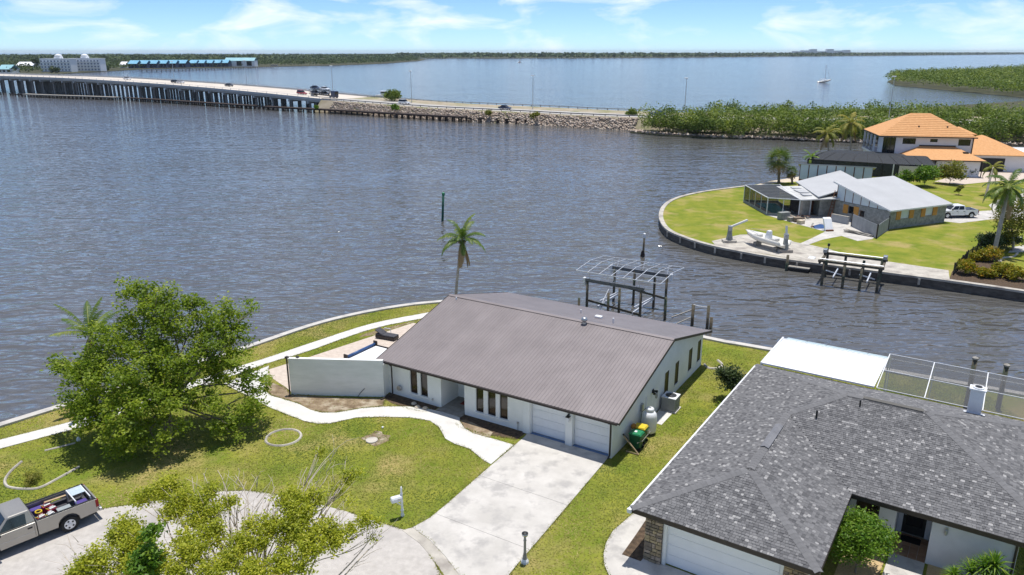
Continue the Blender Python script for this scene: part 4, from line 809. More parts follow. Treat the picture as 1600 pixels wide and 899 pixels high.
# sabal palm: a ball of fan leaves
def fan_palm(name, label, base, top, n=34, r=1.55, trunk=0.2, skirt=10):
    base = Vector(base); top = Vector(top) - base; t = thing(name, label, 'palm tree', base)
    m = MB(); m.tube([(top.x * i / 8, top.y * i / 8, -0.1 + (top.z + 0.1) * i / 8) for i in range(9)], [trunk * (1.3 if i == 0 else 1 if i < 6 else 1.35) for i in range(9)], 9); m.build('trunk', 'bark', t, True)
    for grp, cnt, leaf in (('crown', n, 'leaf_palm'), ('dead_fronds', skirt, 'leaf_dead')):
        V = []; T = []
        for i in range(cnt):
            az = i * 2.39996; el = math.asin(max(-0.6, min(0.98, 1 - 1.55 * (i + 0.5) / cnt))) if grp == 'crown' else -1.0
            d = Vector((math.cos(az) * math.cos(el), math.sin(az) * math.cos(el), math.sin(el))); c = d * r * 0.5 * random.uniform(0.85, 1.1)
            sx = d.cross(Vector((0, 0, 1))).normalized() if abs(d.z) < 0.97 else Vector((1, 0, 0)); sy = sx.cross(d); tone = random.random()
            V += [c * 0 - sx * 0.02, sx * 0.02, c + sx * 0.02, c - sx * 0.02]; T.append(0.8)
            for j in range(15):
                a = (j - 7) / 7 * 1.9; q = c + (d * math.cos(a) + sx * math.sin(a)) * r * 0.52 + Vector((0, 0, -0.18 * r * random.uniform(0.4, 1.1))) + sy * random.uniform(-0.1, 0.1)
                w = (d * -math.sin(a) + sx * math.cos(a)) * 0.06; V += [c - w * 0.3, c + w * 0.3, q + w * 0.6, q - w * 0.6]; T.append(tone * 0.6 + random.random() * 0.4)
        V = np.array([tuple(p) for p in V]); link(grp, fast_mesh(grp, V, np.arange(len(V)).reshape(-1, 4), leaf, np.array(T)), t, loc=top)
    return t
b = G(1217, 287); fan_palm('cabbage_palm', 'round-headed fan palm behind the grey screened pool', b, R(1217, 249, b.y), 60, 2.7, 0.24)
b = G(1238, 287); fan_palm('cabbage_palm', 'small yellowish fan palm beside the round-headed one', b, R(1237, 268, b.y), 22, 1.3, 0.18, 8)
# --- shrubs
def shrub(name, label, base, r, h, n, size, leaf, group=None, lobes=6, up=0.3, clump=0.06, csize=None, aspect=0.6, lift=0.15):
    base = Vector(base); bl = []
    for i in range(lobes):
        a = i * 2.4 + random.random(); q = (0.55 if i else 0) * r * random.uniform(0.7, 1.05); rr = r * random.uniform(0.42, 0.62)
        bl.append((base.x + math.cos(a) * q, base.y + math.sin(a) * q, base.z + max(rr * 0.7, h * lift + (h - rr) * random.uniform(0.35, 0.85) if i else h - rr * 0.82), rr))
    return tree(name, label, 'shrub', base, bl, n, size, leaf, 'bark', 0.05, 0.2, clump, csize or r * 0.14, 1, group, up, 0.5, aspect=aspect)
shrub('shrub', 'dark leggy shrub on the grass between the two near houses', AW(3.15, 11.3), 1.15, 2.6, 4200, 0.15, 'leaf_dark', lobes=9, clump=0.05)
shrub('shrub', 'smaller dark shrub tucked under the shingle roof edge', AW(3.9, 8.6), 0.8, 1.3, 1500, 0.14, 'leaf_tree', lobes=5)
shrub('shrub', 'large bright green bush filling the corner by the shingle garage', BW(8.75, 4.7), 1.38, 2.9, 17000, 0.115, 'leaf_bright', lobes=11, clump=0.03, csize=0.16)
shrub('shrub', 'low dark green plant at the right frame edge below the shingle roof', BW(14.4, 5.3), 0.9, 0.9, 3500, 0.13, 'leaf_tree', lobes=6)
shrub('shrub', 'small yellowish clump inside the curved lawn edging', G(49, 755), 0.55, 0.55, 900, 0.16, 'leaf_yellow', lobes=4, aspect=0.2)
for u, v, r, h, lb in [(1508, 428, 1.05, 1.5, 'croton bush nearest the black fence end on the canal bank'), (1527, 408, 0.8, 1.1, 'round croton bush second along the black fence'), (1545, 408, 1.2, 1.6, 'croton bush at the foot of the leaning palm'), (1540, 434, 0.9, 1.0, 'low croton bush at the seawall below the leaning palm'), (1566, 432, 1.2, 1.5, 'big croton bush by the seawall right of the leaning palm'), (1588, 438, 1.1, 1.4, 'croton bush at the right frame edge above the seawall')]:
    shrub('croton_bush', lb, G(u, v), r, h, 2600, 0.2, 'leaf_croton', 'croton bushes in the canal bed', 7)
shrub('shrub', 'dark hedge plant behind the black fence', G(1545, 392), 1.6, 2.2, 3000, 0.22, 'leaf_dark', lobes=7)
shrub('shrub', 'dark hedge plant right of the leaning palm trunk', G(1572, 388), 1.4, 2.0, 2400, 0.22, 'leaf_dark', lobes=7)
shrub('shrub', 'rounded yellowish bush on the lawn of the orange-roofed house', G(1484, 288), 2.3, 4.0, 4200, 0.3, 'leaf_yellow', lobes=9)
shrub('shrub', 'bright green bush between the grey and the orange roofs', G(1444, 292), 2.1, 3.6, 3600, 0.32, 'leaf_bright', lobes=8)
shrub('shrub', 'small green bush left of the bright one between the two roofs', G(1412, 290), 1.6, 2.8, 2200, 0.3, 'leaf_bright', lobes=6)
shrub('shrub', 'dark clipped shrub beside the doorway of the orange-roofed house', G(1514, 276), 1.6, 2.2, 1800, 0.28, 'leaf_dark', lobes=6)
shrub('shrub', 'low yellow shrub before the white truck drive', G(1498, 305), 0.7, 1.6, 600, 0.25, 'leaf_yellow', lobes=4)
b = G(1582, 392)
tree('broadleaf_tree', 'thin open tree behind the canal bed at the right edge', 'tree', b, [R(u, v, Y)[:] + (r,) for u, v, Y, r in [(1585, 330, b.y, 1.5), (1570, 345, b.y, 1.1), (1595, 350, b.y, 1.4), (1580, 365, b.y, 1.3), (1560, 335, b.y + 1, 0.8), (1600, 320, b.y, 1.2)]], 4200, 0.22, 'leaf_yellow', 'pale_bark', 0.16, 0.3, 0.05, 0.3, 2)
c = R(236, 893, 22.2); shrub('shrub', 'dark green leafy plant under the half-bare kerbside tree', (c.x, c.y, 0), 0.7, c.z - 0.1, 2400, 0.2, 'leaf_bright', lobes=8, lift=0.6, aspect=0.4)
# strap-leaved plants by the shingle house door
def strap_plant(name, label, base, heads, nl=46, ln=0.75):
    base = Vector(base); t = thing(name, label, 'plant', base); m = MB(); V = []; T = []
    for hx, hy, hz_ in heads:
        m.tube([(0, 0, 0), (hx * 0.6, hy * 0.6, hz_ * 0.6), (hx, hy, hz_)], [0.06, 0.05, 0.04], 6)
        for i in range(nl):
            az = i * 2.4; el = lerp(1.4, -0.35, i / nl); c = Vector((hx, hy, hz_)); d = Vector((math.cos(az) * math.cos(el), math.sin(az) * math.cos(el), math.sin(el))); s = Vector((-math.sin(az), math.cos(az), 0)) * 0.028
            a = c + d * ln * 0.55; q = c + d * ln + Vector((0, 0, -0.16)); tone = random.random(); V += [c - s * 0.6, c + s * 0.6, a + s, a - s, a - s, a + s, q + s * 0.1, q - s * 0.1]; T += [tone * 0.8, tone]
    m.build('stems', 'bark', t, True); V = np.array([tuple(p) for p in V]); link('leaves', fast_mesh('leaves', V, np.arange(len(V)).reshape(-1, 4), 'leaf_bright', np.array(T)), t)
strap_plant('strap_leaf_plant', 'tall spiky strap-leaved plant by the shingle house entry', BW(13.4, 5.9), [(0, 0, 1.45), (0.45, 0.1, 1.25), (-0.35, 0.2, 1.1), (0.1, -0.4, 1.0), (0.7, -0.2, 0.9), (0.3, -0.1, 1.7)], 60, 0.8)
strap_plant('strap_leaf_plant', 'low spiky strap-leaved plant left of the tall one', BW(12.5, 5.4), [(0, 0, 0.6), (0.35, -0.2, 0.5), (-0.3, 0.1, 0.45), (0.1, 0.35, 0.75)], 50, 0.62)
# --- grass blades over the near lawn
def grow_grass(n):
    x = RNG.uniform(-34, 32, n); y = RNG.uniform(24, 67, n)
    keep = inside(MAIN_LAND, x, y)
    for pg in (ROAD, DRIVE, GUTTER, WALK_FRONT, WALK_SHORE, DECK, BED_L, BED_R, B_DRIVE, B_WALK, B_GRAVEL, B_GRAVEL2, B_PATIO, [AW(X0, Y0), AW(X1, Y0), AW(X1, Y1), AW(X0, Y1)], [BW(0.5, 0.5), BW(7.4, 0.5), BW(7.4, 7), BW(14, 7), BW(14, 19), BW(0.5, 19)]):
        keep &= ~inside(pg, x, y)
    bed = inside(BED_WALL, x, y) | inside(BED_R2, x, y); keep &= ~(bed & (RNG.random(n) > 0.12))
    bare = vnoise(x, y, 2.6, 1) * 0.5 + vnoise(x, y, 0.9, 2) * 0.3 + vnoise(x, y, 7, 5) * 0.2
    keep &= RNG.random(n) > np.clip((bare - 0.52) * 2.2, 0, 0.75)
    x, y, bare = x[keep], y[keep], bare[keep]; k = len(x)
    dry = np.clip((vnoise(x, y, 5.0, 3) - 0.35) * 1.1 + vnoise(x, y, 1.6, 4) * 0.4 + 0.12 + RNG.random(k) * 0.3 + (bare - 0.4) * 0.9 - 0.2, 0, 1)
    hgt = RNG.uniform(0.015, 0.05, k); a = RNG.uniform(0, 2 * PI, k); w = RNG.uniform(0.02, 0.045, k)
    dx, dy = np.cos(a) * w, np.sin(a) * w; lx, ly = RNG.normal(0, 0.06, k), RNG.normal(0, 0.06, k); z = np.zeros(k)
    V = np.stack([np.stack([x - dx, y - dy, z], 1), np.stack([x + dx, y + dy, z], 1), np.stack([x + lx, y + ly, hgt], 1)], 1).reshape(-1, 3)
    return fast_mesh('grass', V, np.arange(3 * k).reshape(k, 3), 'grass_blades', dry)
stuff(link('grass', grow_grass(620000)), 'short patchy green and straw coloured lawn grass round the near houses', 'grass')
def grass_fringe(n):
    """ragged tufts leaning over the edges of paving and beds"""
    segs = []
    for pg in (ROAD, DRIVE, WALK_FRONT, WALK_SHORE, BED_WALL, BED_L, BED_R, B_DRIVE):
        segs += [(pg[i], pg[(i + 1) % len(pg)]) for i in range(len(pg))]
    L = np.array([math.hypot(b[0] - a[0], b[1] - a[1]) for a, b in segs]); i = RNG.choice(len(segs), n, p=L / L.sum()); t = RNG.random(n)
    A_ = np.array([(a[0], a[1]) for a, b in segs]); B_ = np.array([(b[0], b[1]) for a, b in segs]); P = A_[i] + (B_[i] - A_[i]) * t[:, None]; c = vnoise(P[:, 0], P[:, 1], 0.7, 8)
    P += RNG.normal(0, 0.028, (n, 2)) * (0.4 + c[:, None] * 1.6); x, y = P[:, 0], P[:, 1]; keep = inside(MAIN_LAND, x, y) & (c > 0.3)
    for pg in ([AW(X0, Y0), AW(X1, Y0), AW(X1, Y1), AW(X0, Y1)], [AW(-6.3, -0.6), AW(-0.6, -0.6), AW(-0.6, 1), AW(-6.3, 1)], [BW(0.5, -5), BW(7.4, -5), BW(7.4, 7), BW(0.5, 7)], [AW(-13, -1), AW(-10.5, -1), AW(-10.5, 3), AW(-13, 3)], GUTTER): keep &= ~inside(pg, x, y)
    x, y = x[keep], y[keep]; k = len(x); a = RNG.uniform(0, 2 * PI, k); w = RNG.uniform(0.012, 0.03, k); h = RNG.uniform(0.04, 0.09, k); dx, dy = np.cos(a) * w, np.sin(a) * w; lx, ly = RNG.normal(0, 0.06, k), RNG.normal(0, 0.06, k); z = np.zeros(k)
    V = np.stack([np.stack([x - dx, y - dy, z], 1), np.stack([x + dx, y + dy, z], 1), np.stack([x + lx, y + ly, h], 1)], 1).reshape(-1, 3)
    return fast_mesh('edge_grass', V, np.arange(3 * k).reshape(k, 3), 'grass_blades', RNG.random(k) * 0.9)
stuff(link('edge_grass', grass_fringe(26000)), 'ragged grass tufts creeping over the edges of paths and driveways', 'grass')
# ================================================================== things round the near house
M('bin_green', (0.012, 0.085, 0.04), (0.02, 0.11, 0.05), 4, 0.45)
M('bin_green_light', (0.02, 0.20, 0.085), (0.03, 0.24, 0.10), 4, 0.45)
M('lid_yellow', (0.70, 0.50, 0.03), (0.76, 0.56, 0.05), 4, 0.45)
def wheelie_bin(label, loc, rz, lid):
    t = thing('wheeled_bin', label, 'bin', loc, rz, 'wheeled bins beside the house')
    part('body', t, 'bin_green', lambda m: m.add([(-0.24, -0.28, 0.08), (0.24, -0.28, 0.08), (0.24, 0.28, 0.08), (-0.24, 0.28, 0.08), (-0.31, -0.36, 0.98), (0.31, -0.36, 0.98), (0.31, 0.36, 0.98), (-0.31, 0.36, 0.98)], [(0, 3, 2, 1), (4, 5, 6, 7), (0, 1, 5, 4), (1, 2, 6, 5), (2, 3, 7, 6), (3, 0, 4, 7)]), bevel=0.03)
    part('lid', t, lid, lambda m: m.add([(-0.33, -0.4, 0.985), (0.33, -0.4, 0.985), (0.33, 0.38, 0.985), (-0.33, 0.38, 0.985), (-0.28, -0.34, 1.07), (0.28, -0.34, 1.07), (0.28, 0.3, 1.1), (-0.28, 0.3, 1.1)], [(0, 3, 2, 1), (4, 5, 6, 7), (0, 1, 5, 4), (1, 2, 6, 5), (2, 3, 7, 6), (3, 0, 4, 7)]), bevel=0.02)
    part('handle', t, 'bin_green', lambda m: m.tube([(-0.25, 0.36, 0.95), (-0.25, 0.45, 0.95), (0.25, 0.45, 0.95), (0.25, 0.36, 0.95)], 0.018, 6))
    for s in (-0.24, 0.24): part('wheel', t, 'rubber', lambda m: m.tube([(s - 0.03, 0.3, 0.11), (s + 0.03, 0.3, 0.11)], 0.11, 12))
    return t
b1 = wheelie_bin('green wheeled bin with a yellow lid beside the house', AW(0.12, 3.0), AY - PI / 2, 'lid_yellow')
b2 = wheelie_bin('green wheeled bin with a light green lid beside the house', AW(0.22, 2.15), AY - PI / 2, 'bin_green_light')
part('sticker', b2, 'white_metal', lambda m: m.box(-0.1, 0.1, -0.12, 0.02, 1.092, 1.098))
rk = thing('bin_rack', 'leaning timber frame and rope holding the green bins', 'rack', AW(0, 2.2), AY)
part('frame_rail', rk, 'dark_trim', lambda m: m.bar((-0.42, -0.55, 1.0), (0.58, -0.62, 0.05), 0.05, 0.09)); part('frame_rail', rk, 'tan_wood', lambda m: m.bar((-0.33, -0.63, 0.92), (0.66, -0.7, 0.04), 0.04, 0.07))
part('frame_rail', rk, 'tan_wood', lambda m: m.bar((-0.1, -0.72, 0.06), (0.66, -0.72, 0.06), 0.07, 0.05)); part('rope', rk, 'grey_wood', lambda m: m.tube([(0.45, -0.5, 0.62), (0.6, -0.1, 0.6), (0.62, 0.5, 0.66), (0.55, 1.25, 0.6), (0.3, 1.4, 0.55)], 0.02, 5))
M('amber_bag', (0.45, 0.20, 0.04), (0.38, 0.16, 0.03), 5, 0.8)
tag(part('paper_bag', None, 'amber_bag', lambda m: m.lathe([(0.12, 0), (0.17, 0.06), (0.16, 0.2), (0.08, 0.3)], 9), True, loc=AW(-0.22, 2.75, 0.9), rotz=AY), 'orange brown bag on top of the bins by the wall', 'bag')
pt = thing('propane_tank', 'white upright propane tank beside the house wall', 'tank', AW(0.15, 4.3), AY)
part('tank_body', pt, 'white_metal', lambda m: m.lathe([(0.30, 0.06), (0.42, 0.16), (0.44, 0.3), (0.44, 1.15), (0.40, 1.32), (0.28, 1.44), (0.10, 1.48)], 20), True)
part('foot_ring', pt, 'dark_trim', lambda m: m.lathe([(0.36, 0.0), (0.36, 0.1)], 16)); cap_ = part('collar', pt, 'white_metal', lambda m: m.lathe([(0.24, 1.40), (0.25, 1.62), (0.20, 1.68)], 16), True)
part('valve', cap_, 'steel', lambda m: m.tube([(0, 0, 1.66), (0, 0, 1.72)], 0.07, 8))
part('gas_line', pt, 'dark_trim', lambda m: m.tube([(0, 0, 1.5), (-0.3, 0.1, 1.55), (-0.55, 0.12, 1.2), (-0.6, 0.12, 0.5)], 0.015, 5))
ac = thing('air_conditioner', 'grey outdoor air conditioning unit on a pad beside the house', 'air conditioner', AW(0.12, 8.05), AY)
part('cabinet', ac, 'ac_grey' if 'ac_grey' in MATS else M('ac_grey', (0.30, 0.30, 0.30), (0.36, 0.36, 0.36), 5, 0.5).name, lambda m: m.box(-0.46, 0.46, -0.46, 0.46, 0.08, 0.93), bevel=0.02)
part('top_panel', ac, 'white_metal', lambda m: m.box(-0.48, 0.48, -0.48, 0.48, 0.935, 0.99), bevel=0.015)
fg = part('fan_grille', ac, 'black', lambda m: m.lathe([(0.36, 0.992), (0.36, 1.0), (0.3, 1.015)], 20)); 
for r in (0.12, 0.2, 0.28): part('grille_ring', fg, 'steel', lambda m: m.tube([(r * math.cos(a * PI / 8), r * math.sin(a * PI / 8), 1.02) for a in range(17)], 0.006, 4))
for k in range(12): part('louvre', ac, 'ac_grey', lambda m: (m.box(-0.40, 0.40, -0.475, -0.462, 0.16 + k * 0.062, 0.20 + k * 0.062), m.box(0.462, 0.475, -0.40, 0.40, 0.16 + k * 0.062, 0.20 + k * 0.062)))
part('pad', ac, 'concrete', lambda m: m.box(-0.55, 0.55, -0.55, 0.55, -0.02, 0.078)); part('refrigerant_line', ac, 'black', lambda m: m.tube([(-0.46, 0.3, 0.3), (-0.6, 0.3, 0.3), (-0.62, 0.35, 0.9)], 0.03, 6))
sheet('equipment_pad', [AW(-0.42, 5.75), AW(0.45, 5.65), AW(0.47, 7.48), AW(-0.42, 7.48)], -0.05, 0.03, 'new_concrete')
# edging, planter ring, cover plate
def edging(label, pts, r=0.075, close=False):
    P = smooth_path([Vector((p.x, p.y, 0.02)) for p in pts], 5); t = part('lawn_edging', None, 'old_concrete', lambda m: m.tube(P, r, 6)); return tag(t, label, 'edging')
edging('curved concrete edging strip in the left lawn behind the silver truck', GP((34, 722), (18, 736), (8, 750), (10, 759), (19, 763), (40, 765), (62, 763), (90, 749), (124, 730)))
edging('short straight concrete edging strip near the shore path', GP((70, 705), (95, 699), (118, 693)), 0.06)
edging('curved white edging at the far corner of the brown-roofed house', [AW(-0.3, 16.3), AW(0.2, 15.8), AW(0.75, 16.1), AW(0.85, 16.9), AW(0.3, 17.6)], 0.1)
c = G(443, 684); rg = tag(part('planter_ring', None, 'old_concrete', lambda m: m.tube([(1.02 * math.cos(a * PI / 12), 1.02 * math.sin(a * PI / 12), 0.0) for a in range(25)], 0.085, 6, False), loc=c), 'round concrete planter ring set in the front lawn', 'planter ring')
c = G(581, 689); mh = tag(part('utility_cover', None, 'old_concrete', lambda m: m.lathe([(0.36, -0.02), (0.36, 0.07), (0.33, 0.085), (0.1, 0.09)], 18), loc=c), 'round concrete utility cover in a bare lawn patch', 'cover')
sheet('soil_patch', [(c.x + math.cos(a * PI / 7) * (0.75 + 0.2 * math.sin(a * 2.1)) + 0.2, c.y + math.sin(a * PI / 7) * (0.8 + 0.2 * math.cos(a * 1.7)) + 0.3) for a in range(14)], -0.05, 0.008, 'soil')
c = G(598, 669); tag(part('sprinkler', None, 'white_metal', lambda m: m.lathe([(0.07, 0), (0.07, 0.08), (0.03, 0.1)], 8), loc=c), 'small white sprinkler head in the front lawn', 'sprinkler')
c = G(123, 689); tag(part('garden_light', None, 'white_metal', lambda m: m.lathe([(0.1, 0), (0.12, 0.1), (0.08, 0.22), (0.02, 0.25)], 8), loc=c), 'small white garden light near the shore path', 'light')
for k, (x, y) in enumerate(((-13.9, -0.35), (-13.35, -0.25), (-14.4, -0.1))): tag(part('bed_stone', None, 'sand', lambda m: m.lathe([(0.16, 0), (0.2, 0.06), (0.12, 0.14), (0.03, 0.17)], 7), loc=AW(x, y, 0.01)), ('middle', 'rightmost', 'leftmost')[k] + ' pale stone in the mulch under the paired windows', 'stone', 'stones in the mulch bed')
# mailbox and lamp post
mb = thing('mailbox', 'white mailbox on a turned white post by the road', 'mailbox', G(629, 807), 0)
post_prof = [(0.11, 0.0), (0.12, 0.1), (0.08, 0.18), (0.075, 0.3), (0.12, 0.36), (0.075, 0.42), (0.07, 0.75), (0.09, 0.8), (0.07, 0.86), (0.065, 1.25), (0.085, 1.3), (0.06, 1.36), (0.055, 1.5), (0.08, 1.55), (0.06, 1.62), (0.02, 1.7)]
part('post', mb, 'white_metal', lambda m: m.lathe([(r * 0.8, z) for r, z in post_prof], 12), True); part('bracket', mb, 'white_metal', lambda m: (m.bar((0.02, 0, 0.92), (-0.42, -0.22, 0.92), 0.06, 0.06), m.bar((0, 0, 0.62), (-0.26, -0.14, 0.9), 0.04, 0.04)))
bx = part('box', mb, 'white_metal', lambda m: m.xz([(-0.27, 0), (0.27, 0), (0.27, 0.16), (0.25, 0.26), (0.18, 0.31), (-0.18, 0.31), (-0.25, 0.26), (-0.27, 0.16)], 0, 0), False)
COL.objects.unlink(bx); bpy.data.objects.remove(bx)
bx = part('box', mb, 'white_metal', lambda m: m.yz([(-0.14, 0), (0.14, 0), (0.14, 0.17), (0.10, 0.25), (0.04, 0.29), (-0.04, 0.29), (-0.10, 0.25), (-0.14, 0.17)], -0.5, 0.0), loc=(-0.02, -0.02, 0.955), rotz=0.48, bevel=0.01)
part('door', bx, 'white_metal', lambda m: m.yz([(-0.13, 0.01), (0.13, 0.01), (0.13, 0.16), (0.09, 0.24), (-0.09, 0.24), (-0.13, 0.16)], -0.52, -0.502)); part('flag', bx, 'steel', lambda m: m.box(-0.2, -0.05, -0.16, -0.145, 0.12, 0.18))
lp = thing('lamp_post', 'grey post lamp standing at the driveway edge', 'lamp post', G(820, 879), 0)
part('post', lp, 'grey_wood', lambda m: m.lathe([(0.16, 0), (0.16, 0.08), (0.1, 0.3), (0.06, 0.55), (0.055, 1.1), (0.075, 1.15), (0.05, 1.25), (0.05, 1.35)], 10), True)
part('base', lp, 'white_metal', lambda m: m.lathe([(0.19, 0), (0.18, 0.1), (0.11, 0.24)], 10)); hd = part('lamp_head', lp, 'steel', lambda m: m.lathe([(0.05, 1.35), (0.13, 1.42), (0.15, 1.5), (0.13, 1.54)], 10)); part('cap', hd, 'black', lambda m: m.lathe([(0.15, 1.541), (0.1, 1.57), (0.02, 1.6)], 10))
# pool cover and grill
pv = thing('pool_cover', 'white pool cover with a blue rolled edge behind the white wall', 'pool cover', A0, AY); pv.location = (A0.x, A0.y, 0)
M('cover_blue', (0.03, 0.075, 0.20), (0.05, 0.11, 0.27), 2, 0.4)
part('sheet', pv, 'patio_white', lambda m: m.box(-23.3, -17.3, 1.2, 6.3, 0.03, 0.09), bevel=0.02); part('roll', pv, 'cover_blue', lambda m: m.tube([(-23.45, 3.2, 0.2), (-23.45, 6.35, 0.2)], 0.11, 10), True)
for y in (3.1, 6.4): part('bracket', pv, 'dark_trim', lambda m: m.box(-23.6, -23.25, y - 0.05, y + 0.05, 0.03, 0.45))
part('coping', pv, 'dark_trim', lambda m: m.box(-23.2, -17.2, 6.36, 6.46, 0.026, 0.14))
gr = thing('lounge_chair', 'dark wicker chaise lounge on the pool deck', 'chair', AW(-23.7, 8.1, 0.025), AY + 0.12)
part('base', gr, 'dark_trim', lambda m: m.box(-0.9, 0.9, -0.36, 0.36, 0.05, 0.3), bevel=0.03); part('cushion', gr, 'grey_dark' if 'grey_dark' in MATS else M('grey_dark', (0.06, 0.06, 0.07), (0.09, 0.09, 0.1), 4, 0.9).name, lambda m: m.box(-0.88, 0.9, -0.34, 0.34, 0.305, 0.4), bevel=0.03)
part('backrest', gr, 'grey_dark', lambda m: m.slab([(-0.9, -0.34, 0.75), (-0.9, 0.34, 0.75), (-0.25, 0.34, 0.42), (-0.25, -0.34, 0.42)], 0.07)); part('armrest', gr, 'white_metal', lambda m: m.tube([(-0.5, 0.37, 0.4), (-0.45, 0.37, 0.72), (0.1, 0.37, 0.72), (0.15, 0.37, 0.4)], 0.03, 6))

# ================================================================== pickups and cars
def arch(cx, z0, r, n=8): return [(cx + r * math.cos(PI - PI * i / n), z0 + r * math.sin(PI * i / n)) for i in range(n + 1)]
def wheel(parent, x, y, r=0.38, w=0.24, rim='aluminium'):
    s = 1 if y > 0 else -1
    t = part('wheel', parent, 'rubber', lambda m: m.tube([(x, y - w / 2, r), (x, y - w * 0.4, r), (x, y + w * 0.4, r), (x, y + w / 2, r)], [r * 0.92, r, r, r * 0.92], 20), False)
    part('rim', t, rim, lambda m: (m.tube([(x, y + s * (w / 2 - 0.03), r), (x, y + s * (w / 2 + 0.006), r)], [r * 0.66, r * 0.62], 18), m.tube([(x, y + s * (w / 2 + 0.006), r), (x, y + s * (w / 2 + 0.03), r)], [r * 0.2, r * 0.16], 10)))
    if r > 0.36:
        for k in range(5):
            a = k * 2 * PI / 5; q = part('rim_hole', t, 'black', lambda m: m.tube([(x + math.cos(a) * r * 0.42, y + s * (w / 2 + 0.004), r + math.sin(a) * r * 0.42), (x + math.cos(a) * r * 0.42, y + s * (w / 2 + 0.010), r + math.sin(a) * r * 0.42)], r * 0.12, 8))
    return t
def pickup(name, label, loc, rz, paint, cab=1.55, bed=2.0, group=None, detail=True):
    """x forward; cab, hood and an open cargo box"""
    t = thing(name, label, 'pickup truck', loc, rz, group); Hd = 1.35; L = bed + 0.15 + cab + Hd; xr = -L / 2; xf = L / 2; xc0 = xr + bed + 0.15; xc1 = xc0 + cab; W = 0.96; wr = 0.39
    rw = xr + bed * 0.5 + 0.1; fw = xf - 0.88
    lo = [(xc0 + 0.012, 0.42), (fw - 0.47, 0.42)] + arch(fw, 0.42, 0.47) + [(fw + 0.47, 0.42), (xf - 0.02, 0.42), (xf, 0.62), (xf - 0.02, 0.95), (xf - 0.12, 1.08), (xc1 + 0.05, 1.16), (xc0 + 0.012, 1.16)]
    body = part('body', t, paint, lambda m: m.xz(lo, -W, W), bevel=0.05)
    def bed_side(m, s):
        q = [(xr + 0.05, 0.5), (rw - 0.47, 0.46)] + arch(rw, 0.46, 0.47) + [(rw + 0.47, 0.46), (xc0 - 0.012, 0.46), (xc0 - 0.012, 1.17), (xr + 0.05, 1.17)]
        m.xz(q, s * W, s * (W - 0.14))
    for s in (-1, 1): part('bed_side', t, paint, lambda m: bed_side(m, s), bevel=0.03); part('bed_rail', t, 'black', lambda m: m.box(xr + 0.08, xc0 - 0.04, min(s * W * 0.985, s * (W - 0.13)), max(s * W * 0.985, s * (W - 0.13)), 1.172, 1.19))
    tg = part('tailgate', t, paint, lambda m: m.box(xr + 0.02, xr + 0.1, -W + 0.145, W - 0.145, 0.62, 1.16), bevel=0.02); part('handle', tg, 'black', lambda m: m.box(xr + 0.005, xr + 0.018, -0.12, 0.12, 0.98, 1.06))
    part('bed_floor', t, 'grey_dark', lambda m: (m.box(xr + 0.1, xc0 - 0.02, -W + 0.145, W - 0.145, 0.6, 0.66), m.box(rw - 0.4, rw + 0.4, -W + 0.145, -W + 0.33, 0.66, 0.86), m.box(rw - 0.4, rw + 0.4, W - 0.33, W - 0.145, 0.66, 0.86), m.box(xc0 - 0.07, xc0 - 0.02, -W + 0.145, W - 0.145, 0.66, 1.15)))
    y0, y1 = W - 0.04, W - 0.2; zb, zt_ = 1.16, 1.76; a0, a1, b0, b1 = xc0 + 0.02, xc0 + 0.14, xc1 + 0.12, xc1 - 0.5
    part('cab', t, paint, lambda m: m.add([(a0, -y0, zb), (b0, -y0, zb), (b0, y0, zb), (a0, y0, zb), (a1, -y1, zt_), (b1, -y1, zt_), (b1, y1, zt_), (a1, y1, zt_)], [(0, 3, 2, 1), (4, 5, 6, 7), (0, 1, 5, 4), (1, 2, 6, 5), (2, 3, 7, 6), (3, 0, 4, 7)]), bevel=0.06)
    def pane(m, q, nrm): m.slab([Vector(p) + Vector(nrm) * 0.012 for p in q], 0.008, nrm)
    lerp3 = lambda p, q, k: tuple(Vector(p).lerp(Vector(q), k))
    def quad_in(p00, p10, p11, p01, u0, u1, v0, v1):
        f = lambda u, v: Vector(p00).lerp(Vector(p10), u).lerp(Vector(p01).lerp(Vector(p11), u), v); return [f(u0, v0), f(u1, v0), f(u1, v1), f(u0, v1)]
    part('windscreen', t, 'glass', lambda m: pane(m, quad_in((b0, -y0, zb), (b0, y0, zb), (b1, y1, zt_), (b1, -y1, zt_), 0.06, 0.94, 0.08, 0.9), (0.6, 0, 0.6)))
    part('rear_window', t, 'glass', lambda m: pane(m, quad_in((a0, -y0, zb), (a0, y0, zb), (a1, y1, zt_), (a1, -y1, zt_), 0.12, 0.88, 0.2, 0.85), (-0.9, 0, 0.2)))
    nw = 1 if cab < 1.8 else 2
    for s in (-1, 1):
        for k in range(nw):
            u0, u1 = (0.22, 0.92) if nw == 1 else ((0.10, 0.48) if k == 0 else (0.53, 0.93))
            part('side_window', t, 'glass', lambda m: pane(m, quad_in((a0, s * y0, zb), (b0, s * y0, zb), (b1, s * y1, zt_), (a1, s * y1, zt_), u0, u1, 0.1, 0.86), (0, s * 0.95, 0.3)))
        for k in range(nw):
            xd = xc0 + 0.1 + k * (cab - 0.1) / nw; wdt = (cab - 0.1) / nw
            d = part('door_line', t, 'black', lambda m: (m.box(xd, xd + 0.012, s * W - 0.004, s * W + 0.004, 0.5, 1.15),)); part('door_handle', d, 'black', lambda m: m.box(xd + 0.08, xd + 0.27, min(s * W, s * (W + 0.025)), max(s * W, s * (W + 0.025)), 0.95, 1.01))
        part('mirror', t, 'black', lambda m: m.box(xc1 - 0.08, xc1 + 0.04, min(s * (W + 0.02), s * (W + 0.24)), max(s * (W + 0.02), s * (W + 0.24)), 1.16, 1.38), bevel=0.03)
